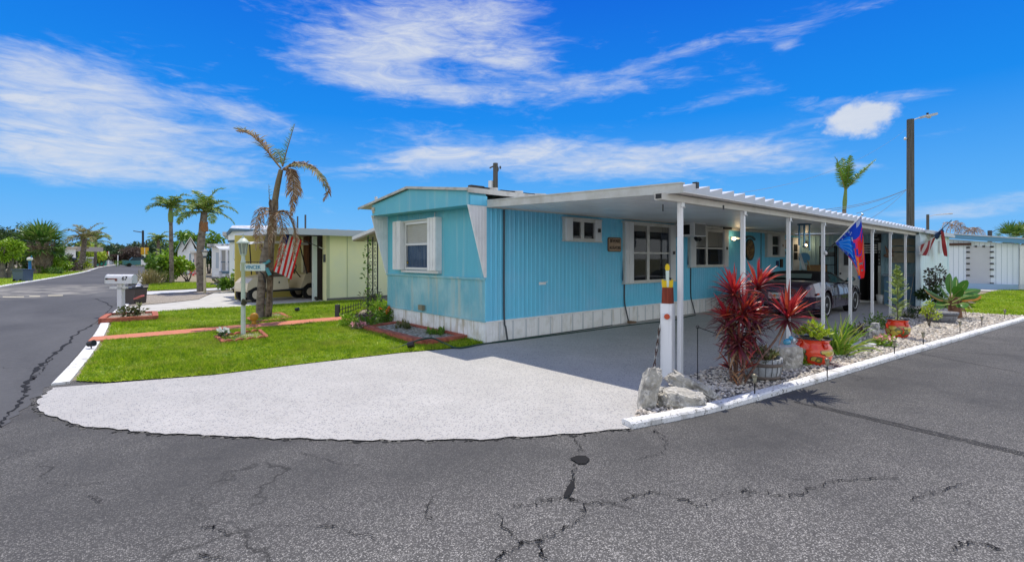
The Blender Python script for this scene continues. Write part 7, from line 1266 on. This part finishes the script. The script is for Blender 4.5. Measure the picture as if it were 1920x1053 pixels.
c = XP(1777, 458, XB-.1); mb = MB(); mb.box(c-[.05, .9, .06], c+[.05, .0, .06]); mb.tube(spline([c+[0, .1, -.1], c+[0, .15, -.5], c+[0, .15, -2.0]], 10), .03, 6, 1); part('eave_light', mb, [M['rust'], M['alu']], wbd)
mb = MB().box((XB-.14, yb-.2, .3), (XB, yb-.05, zroof(yb)-.1)); part('downpipe', mb, M['white'], wbd); mb = MB().box((XB+.3, yb-4.5, 0), (XB+.4, yb-.01, 2.05)); part('side_extension', mb, mat('white_siding', (.6, .65, .68), .5), wbd)
c = YP(1762, 463, -3.77); mb = MB().box(c-[.35, .06, .22], c+[.1, .0, .22]); single('meter_box', mb, M['alu'], 'grey electric meter box high on the white shed wall', 'meter box'); c = YP(1772, 525, -3.77); mb = MB().box(c-[.12, .07, .10], c+[.12, .0, .1]); single('outlet_box', mb, M['cable'], 'small grey outlet box low on the white shed wall', 'outlet box')
def pole(name, lab, u, v0, Z, r, m='wood', cat='utility pole', group='utility poles'):
    b = AT(u, HY, Z); b[2] = 0; t = thing(name, lab, cat, b, 0, group); h = AT(u, v0, Z)[2]; part('post', MB().tube([(0, 0, 0), (0, 0, h)], [r*1.12, r], 12), M[m] if isinstance(m, str) else m, t, True); return t, b, h
wg = mat('pole_grey_wood', (.13, .125, .11), .9, .15, streak=((30, 30, 1), (.07, .068, .06), .45, .65))
t, b, h = pole('street_light_pole', 'tall wooden pole with a street light above the carport roof', 1707, 224, 24, .15, wg); k = 24/FOC
arm = part('arm', MB().tube(spline([b+[0, 0, h-.25], b+xr*5*k+[0, 0, h-.05], b+xr*18*k+[0, 0, h+.10]], 10), .028, 6), M['alu'], t); c = b+xr*34*k+[0, 0, h+.18]; ax = [nrm(xr+UPR*.22), FW, nrm(UPR-xr*.22)]
mb = MB().obox(c, (.75, .22, .10), ax); mb.ball(c-[0, 0, .06], (.28, .10, .05), 10, 6); hd = part('lamp_head', mb, mat('lamp_head_grey', (.5, .52, .53), .4), arm); part('photocell', MB().tube([c+xr*-.05+[0, 0, .06], c+xr*-.05+[0, 0, .14]], .05, 8), M['black'], hd); part('insulator', MB().ball(b-xr*.25+[0, 0, h-.95], .07, 8, 6), M['alu'], t)
mb = MB(); a = AT(1700, 355, 23.8)
for u, v, Z, sag in ((1535, 394, 16, .15), (1550, 396, 17, .15), (1606, 400, 17, .12), (1632, 410, 17, .1)):
    e = AT(u, v, Z); mb.tube([a+(e-a)*t_+np.array([0, 0, -sag*4*t_*(1-t_)]) for t_ in np.linspace(0, 1, 12)], .009, 4)
single('service_wires', mb, mat('wire_grey', (.16, .17, .19), .6), 'dark service wires fanning from the street light pole down to the carport roof', 'wires'); a = AT(1700, 242, 23.8); e = AT(1385, 362, 14); mb = MB().tube([a+(e-a)*t_+np.array([0, 0, -.5*4*t_*(1-t_)]) for t_ in np.linspace(0, 1, 16)], .005, 4); single('overhead_wire', mb, mat('pale_wire', (.20, .26, .36), .6), 'thin pale overhead wire crossing the sky to the street light pole', 'wire')
t, b, h = pole('street_light_pole', 'distant wooden pole with a small street light right of the tall one', 1739.5, 402, 60, .15, wg); part('arm', MB().tube([b+[0, 0, h-.3], b+xr*.8+[0, 0, h-.05], b+xr*3+[0, 0, h+.12]], [.04, .04, .1], 6), M['alu'], t)
t, b, h = pole('roof_vent_pole', 'short dark pole stub over the blue edged shed roof', 1856, 432, 45, .16, 'cable'); part('arm', MB().tube([b+[0, 0, h-.2], b+xr*.5+[0, 0, h]], .03, 5), M['cable'], t)
t, b, h = pole('utility_pole', 'weathered utility pole with brackets rising behind the mobile home roof', 929, 306, 20, .10, wg); k = 20/FOC
part('bracket', MB().tube([b+[0, 0, h-.08], b-xr*11*k+[0, 0, h-9*k]], .03, 5), wg, t); part('insulator', MB().ball(b+xr*4*k+[0, 0, h-11*k], (.05, .05, .12), 8, 6), M['cable'], t); part('insulator', MB().ball(b+xr*9*k+[0, 0, h-8*k], (.04, .04, .07), 8, 6), M['cable'], t); part('meter_can', MB().box(b-xr*.18+[-.08, -.08, h-1.05], b-xr*.18+[.08, .08, h-.72]), M['alu'], t)
t, b, h = pole('utility_pole', 'black utility pole with a light arm at the far end of the street', 268, 432, 100, .19, M['black']); part('arm', MB().tube([b+[0, 0, h-.4], b-xr*1.5*1.3+[0, 0, h-.1]], .09, 5), M['cable'], t)
t, b, h = pole('utility_pole', 'thinner dark utility pole right of the black one', 274.5, 450, 130, .16, M['black'])
t, b, h = pole('utility_pole', 'thin dark pole farthest right in the distance by the trees', 279, 462, 150, .16, M['black'])
t, b, h = pole('flag_pole', 'thin white pole in front of the brown bushes at the street end', 221, 478, 110, .09, M['white'], 'pole', 'thin white poles'); t, b, h = pole('flag_pole', 'thin white flagpole with a small flag left of the brown bushes', 204, 471, 115, .09, M['white'], 'pole', 'thin white poles'); stripcloth('flag', [b+[0, 0, h], b-xr*1.8+[0, 0, h-.8], b-xr*1.8+[0, 0, h-1.8], b+[0, 0, h-1.2]], 4, [0, 1], fu, t, .05, 4)
t, b, h = pole('road_sign', 'yellow road sign board on a post at the end of the street', 271.5, 497, 95, .08, M['white'], 'sign', None); part('board', MB().obox(b+xr*.0+[0, 0, 3.0], (2*1.1*.55*1.0+.3, .05, 1.35), [xr, FW, UPR]), mat('sign_yellow', (.70, .38, .01), .5), t)
part('post_extension', MB().tube([(0, 0, 0), (0, 0, 3.6)], .07, 8), M['white'], t, True)
# street lamps and mailboxes
def globe(): pass
o = G(56, 517); k = depth(o)/FOC; t = thing('globe_lamp', 'blue lamp post with a white globe across the street', 'lamp post', o); part('post', MB().lathe([(4*k, 0), (4*k, .25), (2.2*k, .3), (2.2*k, 28*k), (3*k, 28.5*k)], o, 12), mat('lamp_blue', (.02, .16, .50), .5), t); part('globe', MB().ball(o+[0, 0, 31.5*k], (4.6*k, 4.6*k, 3.6*k), 14, 10), mat('globe_white', (.7, .7, .68), .3), t); part('finial', MB().ball(o+xr*3*k+[0, 0, 36*k], (1*k, 1*k, 2*k), 6, 5), mat('lamp_teal', (.02, .25, .4), .5), t)
o = G(384, 550); k = depth(o)/FOC; t = thing('lantern_post', 'cream post with a small dark lantern next to the ringed palm', 'lamp post', o); part('post', MB().tube([o, o+[0, 0, 67*k]], 2.2*k, 8), mat('cream_post', (.52, .46, .30), .6), t); ln = part('lantern', MB().lathe([(2.2*k, 66*k), (3*k, 69*k), (2.6*k, 70*k), (4.5*k, 78*k), (7*k, 79*k), (6*k, 80*k), (2*k, 83*k), (0, 84*k)], o, 6, 0, False), M['cable'], t); part('lantern_pane', MB().lathe([(2.9*k, 70.5*k), (4.6*k, 77.5*k)], o, 6, 0, False), mat('lantern_milk', (.55, .56, .52), .3), ln)
o = G(43, 528); k = depth(o)/FOC; t = thing('street_bin', 'blue grey wheeled bin standing on the verge across the street', 'trash bin', o); V = [o+xr*sx*r*k+FW*sy*.35+UPR*z*k for z, r in ((0, 8.6), (22, 10.2)) for sx, sy in ((-1, -1), (1, -1), (1, 1), (-1, 1))]; part('body', MB().raw(V, [(0, 3, 2, 1), (0, 1, 5, 4), (1, 2, 6, 5), (2, 3, 7, 6), (3, 0, 4, 7), (4, 5, 6, 7)]), mat('bin_blue_grey', (.09, .13, .18), .6), t); part('lid', MB().obox(o+[0, 0, 22.8*k], (22*k, .9, 1.8*k), [xr, FW, UPR]), mat('bin_blue_lid', (.06, .09, .13), .5), t)
for w_ in (-6, 6): part('wheel', MB().tube([o+xr*w_*k-FW*.38+[0, 0, .1], o+xr*(w_+1)*k-FW*.38+[0, 0, .1]], .1, 10), M['rubber'], t)
for i, (u, v, hgt, lab) in enumerate(((281, 521, 33, 'nearest of the white mailbox posts along the street'), (286, 518, 29, 'second white mailbox post along the street'), (290, 514.5, 25, 'third white mailbox post along the street'), (293.5, 511.5, 22, 'fourth white mailbox post along the street'), (296.5, 509.5, 19, 'farthest of the white mailbox posts along the street'))):
    o = G(u, v); k = depth(o)/FOC; t = thing('street_mailbox', lab, 'mailbox', o, 0, 'row of mailboxes along the street'); part('post', MB().box(o-[.09, .09, 0], o+[.09, .09, hgt*k*.75]), M['white'], t); mb = MB().box(o+[-.55, -.2, hgt*k*.75], o+[.35, .2, hgt*k*.75+.42]); part('box', mb, M['white'], t)
o = AT(262, 499, 92); o[2] = 0; k = 92/FOC; t = thing('parked_car', 'teal green car half hidden behind the mailboxes at the street end', 'car', o); mb = MB().box(o+[-2.6, -1, .35], o+[2.2, 1, 1.15]); part('body', mb, mat('car_teal', (.03, .20, .20), .3, .5, coat=.5), t); mb = MB().prism([o+np.array(p) for p in ((-1.6, -.9, 1.15), (-1.1, -.9, 1.75), (.9, -.9, 1.75), (1.6, -.9, 1.15))], (0, 1.8, 0)); part('cabin', mb, mat('car_window_dark', (.03, .06, .07), .1), t)
for x in (-1.6, 1.4): part('wheel', MB().tube([o+[x, -1.05, .35], o+[x, 1.05, .35]], .35, 14), M['rubber'], t)
o = AT(118, 508, 66); o[2] = 0; t = thing('parked_car', 'dark blue car parked in front of the white house across the street', 'car', o); V = [(-2.3, .4), (-2.3, .95), (-1.3, 1.1), (-.7, 1.65), (.8, 1.65), (1.5, 1.08), (2.3, .95), (2.3, .4)]; part('body', MB().prism([o+xr*a-FW*.9+UPR*b_ for a, b_ in V], FW*1.8), mat('car_navy', (.015, .02, .05), .2, .5, coat=.7), t)
for x in (-1.4, 1.4): part('wheel', MB().tube([o+xr*x-FW*.95+[0, 0, .34], o+xr*x+FW*.95+[0, 0, .34]], .34, 14), M['rubber'], t)
# houses
def house(name, lab, u0, u1, vb, vt, Z, dpt, wallm, roofm, gable=None, group='houses along the street'):
    a = AT(u0, HY, Z); b = AT(u1, HY, Z); h = AT(u0, vt, Z)[2]; a[2] = b[2] = 0; t = thing(name, lab, 'house', (a+b)/2, 0, group); d = nrm(b-a); N = (a+b)/2-CAM; N[2] = 0; N = nrm(N); 
    part('wall', MB().prism([a, b, b+[0, 0, h], a+[0, 0, h]], N*dpt), wallm, t); W_ = np.linalg.norm(b-a)
    if gable:
        hg = gable; e = .35; A_, B_ = a-d*e+[0, 0, h-.1], b+d*e+[0, 0, h-.1]; C_ = (a+b)/2+[0, 0, h+hg]; part('gable', MB().prism([a+[0, 0, h], b+[0, 0, h], C_-[0, 0, .05]], N*dpt), wallm, t)
        for P_, Q_ in ((A_, C_), (B_, C_)): part('roof', MB().prism([P_-N*.4, Q_-N*.4, Q_-N*.4+[0, 0, .14], P_-N*.4+[0, 0, .14]], N*(dpt+.8)), roofm, t)
    else: part('roof', MB().prism([a-d*.4-N*.5+[0, 0, h], b+d*.4-N*.5+[0, 0, h], b+d*.4-N*.5+[0, 0, h+.22], a-d*.4-N*.5+[0, 0, h+.22]], N*(dpt+1)), roofm, t)
    def win(ua, ub, va, vb2, m=M['dark'], nm='window'):
        P_ = []
        for u, v in ((ua, vb2), (ub, vb2), (ub, va), (ua, va)): s_ = (u-u0)/(u1-u0); q = a+(b-a)*s_; q = q-N*.03+UPR*AT(u, v, Z)[2]; P_.append(q)
        f_ = part(nm, MB().prism(P_, N*.06), M['white'] if nm == 'window' else m, t)
        if nm == 'window': c_ = np.mean(P_, axis=0); part('pane', MB().prism([c_+(p_-c_)*.82-N*.02 for p_ in P_], N*.03), m, f_)
    return t, win
ww = mat('house_white', (.80, .82, .84), .6, var=(1, (.72, .75, .78), .4, .7)); wbz = mat('house_beige', (.50, .44, .36), .7); wmet = mat('striped_roof', (.62, .63, .63), .45, streak=((1.2, 1.2, .01), (.24, .26, .28), .5, .56)); grn = mat('slate_trim', (.10, .16, .22), .5)
t, win = house('white_cottage', 'white cottage with a striped metal porch roof behind the ringed palm', 397, 446, 520, 462, 41, 6, ww, wmet); win(404, 411, 470, 506, mat('shutter_blue', (.45, .52, .60), .6)); 
Zc = 39.5
def slab(u0, v0, u1, v1, Z, th, dep, m, name): part(name, MB().prism([AT(u0, v0, Z), AT(u1, v1, Z), AT(u1, v1, Z)-[0, 0, th], AT(u0, v0, Z)-[0, 0, th]], FW*dep), m, t)
part('porch_roof', MB().raw([AT(400, 458, 42), AT(438, 457, 42), AT(442, 467, 38), AT(412, 467, 38)], [(0, 1, 2, 3)]), wmet, t); part('porch_edge', MB().prism([AT(411, 466.5, 37.9), AT(442, 466.5, 37.9), AT(442, 469, 37.9), AT(411, 469, 37.9)], FW*.1), M['white'], t)
for u in (413, 425.5, 441): part('porch_post', MB().tube([AT(u, 468, 38), np.r_[AT(u, 468, 38)[:2], 0]], .10, 6), M['white'], t)
part('porch_rail', MB().tube([AT(413, 491, 38), AT(441, 491, 38)], .04, 5), grn, t); part('porch_deck', MB().prism([AT(411, 508, 37.8), AT(443, 508, 37.8), AT(443, 513, 37.8), AT(411, 513, 37.8)], FW*2), mat('deck_blue', (.12, .20, .26), .6), t)
for q in range(4): part('step', MB().prism([AT(400, 507+q*3.2, 37.6-q*.15), AT(411.5, 507+q*3.2, 37.6-q*.15), AT(411.5, 509+q*3.2, 37.6-q*.15), AT(400, 509+q*3.2, 37.6-q*.15)], FW*.4), M['white'], t)
part('screen_wall', MB().prism([AT(414, 469, 40), AT(440, 469, 40), AT(440, 507, 40), AT(414, 507, 40)], FW*.1), mat('screen_grey', (.34, .34, .34), .6), t)
t2, win2 = house('white_house', 'tall white house with blue trim and a gabled metal roof behind the lamp post', 430, 500, 540, 442, 30, 7, ww, mat('grey_metal_roof', (.5, .5, .5), .45), None); win2(451, 459, 465, 488); part('blue_band', MB().prism([AT(427, 450, 29.8), AT(505, 448, 29.8), AT(505, 452, 29.8), AT(427, 454, 29.8)], FW*.1), grn, t2)
for P_, nm, m_ in (([(424, 437), (431, 428), (480, 430), (480, 434), (433, 433), (425, 441)], 'gable_trim', grn), ([(428, 438), (432, 433), (480, 434), (480, 448), (428, 450)], 'upper_wall', ww)): part(nm, MB().prism([AT(u, v, 29.2 if nm == 'gable_trim' else 29.4) for u, v in P_], FW*.15), m_, t2)
part('upper_roof', MB().raw([AT(431, 427.5, 29.2), AT(520, 430, 29.2), AT(520, 423, 33), AT(436, 422.5, 33)], [(0, 1, 2, 3)]), wmet, t2); part('awning_shutter', MB().prism([AT(438, 457, 29.3), AT(450, 456, 29.3), AT(449, 490, 29.0), AT(441, 489, 29.0), AT(437, 485, 29.0)], FW*.1), mat('awning_pale', (.55, .60, .64), .5), t2)
t3, w3 = house('gabled_house', 'narrow white house with a peaked roof and beige gable behind the leafy bush', 347, 367, 520, 470, 50, 8, ww, mat('white_roof', (.6, .6, .58), .5), 1.3); w3(354.5, 357.5, 473, 500, mat('pale_blue_door', (.25, .38, .46), .5)); w3(362, 364, 483, 512, mat('deep_blue_door', (.04, .10, .25), .5))
t4, w4 = house('gabled_house', 'second narrow white house with a teal edged roof, half hidden by the leafy bush', 333, 349, 520, 471, 58, 8, ww, mat('teal_edge', (.25, .45, .42), .5), 1.4)
t5, w5 = house('beige_house', 'pinkish beige house wall between the gabled house and the ringed palm', 364, 384, 518, 474, 48, 6, mat('house_pink_beige', (.52, .42, .38), .7), mat('white_roof', (.6, .6, .58), .5)); w5(372, 376, 486, 500)
t6, w6 = house('white_house', 'white two level house across the street behind the palms', 112, 142, 512, 466, 72, 8, ww, wbz); w6(116, 121, 472, 488); w6(124, 127, 480, 490); part('upper_storey', MB().prism([AT(122, 463, 73), AT(141, 462, 73), AT(141, 471, 73), AT(122, 471, 73)], FW*5), wbz, t6)
t7, w7 = house('low_white_house', 'low white house beside the windblown palm across the street', 138, 160, 505, 487, 80, 6, ww, M['roofw']); w7(146, 150, 490, 496)
t8, w8 = house('grey_house', 'low grey house beyond the windblown palm', 160, 176, 505, 484, 88, 6, mat('house_grey', (.30, .32, .33), .7), M['roofw'])
t9, w9 = house('far_white_house', 'far white house at the end of the street left of the brown bushes', 189, 213, 500, 493 if False else 484, 128, 6, ww, M['roofw']); w9(194, 197, 488, 493)
fg = thing('garden_fence', 'low dark fence across the end of the street', 'fence', AT(245, 497, 112)); a, b = AT(228, HY, 112), AT(288, HY, 112); a[2] = b[2] = 0; part('panel', MB().prism([a, b, b+[0, 0, 1.2], a+[0, 0, 1.2]], FW*.1), mat('far_fence_dark', (.05, .06, .05), .8), fg)
c = AT(183, 494, 100); c[2] = 0; tg = thing('green_tarp_shed', 'small bright green shed across the street far down', 'shed', c); part('body', MB().box(c+[-1.4, -1, 0], c+[1.4, 1, 2.0]), mat('tarp_green', (.03, .30, .20), .6), tg); part('roof', MB().prism([c+np.array(p) for p in ((-1.6, -1.2, 2.0), (1.6, -1.2, 2.0), (0, -1.2, 2.6))], (0, 2.4, 0)), M['white'], tg)
rd = AT(376, 519, 44); rd[2] = 0; mb = MB(); leaves(mb, rd+[-.4, 0, .35], (.5, .4, .35), 80, .2, .14); single('red_flowers', mb, leafmat('red_petal', [(.6, .03, .03), (.7, .1, .05)]), 'red flowers beside the beige house wall', 'flowers')
tt = AT(362, 482, 56); bb = tt.copy(); bb[2] = 0; sap = tree('sapling', 'thin sapling whose leaves show behind the ringed palm', bb, AT(362, 435, 56)[2], 1.7, 4.0, 420, .5, .28, 'mid', .1, 3, 'saplings', 6); bb2 = AT(392, 482, 50); bb2[2] = 0; tree('sapling', 'leafy sapling just right of the ringed palm trunk', bb2, AT(392, 432, 50)[2], 1.2, 3.5, 300, .45, .26, 'mid', .09, 2, 'saplings', 5)
hd_ = AT(391, 500, 43); hd_[2] = 0; mb = MB(); leaves(mb, hd_+[0, 0, 1.3], (.5, .5, 1.3), 420, .3, .14, 0, .2, .2, 4); single('dark_hedge', mb, LF['dark'], 'tall dark hedge between the ringed palm and the white cottage', 'hedge')
# fittings on the home roof
c = XP(706, 386, -.1); mb = MB().obox(c+[0, 0, .10], (.10, .03, .26), [nrm((0, -1, .0)), nrm((1, 0, 0)), nrm((0, .25, 1))]); single('roof_vent', mb, M['alu'], 'small grey vent flap standing on the left roof slope of the mobile home', 'vent')
c = XP(702, 397, -.38); mb = MB(); mb.ball(c, (.05, .07, .05), 8, 6); mb.tube([c+[0, 0, -.02], c+[0, .03, -.14]], .02, 6); mb.box(c+[-.05, -.07, .02], c+[.05, .05, .10]); single('flood_light', mb, mat('cream_fitting', (.50, .47, .38), .6), 'cream flood light under the left roof corner of the mobile home', 'flood light'); c = XP(707, 421, -.2); mb = MB().obox(c, (.05, .04, .24), [(1, 0, 0), (0, 1, 0), (0, -.25, 1)]); single('wall_camera', mb, M['black'], 'dark narrow fitting on the left wing of the mobile home', 'fitting')
for u, v in ((893, 352), (915, 356), (948, 361), (966, 363), (990, 366)):
    c = YP(u, v, .15); mb = MB().obox(c, (.30, .10, .07), [(1, 0, 0), (0, 1, 0), (0, 0, 1)]); part('roof_strap', mb, mat('dark_flashing', (.05, .045, .04), .7), roof)
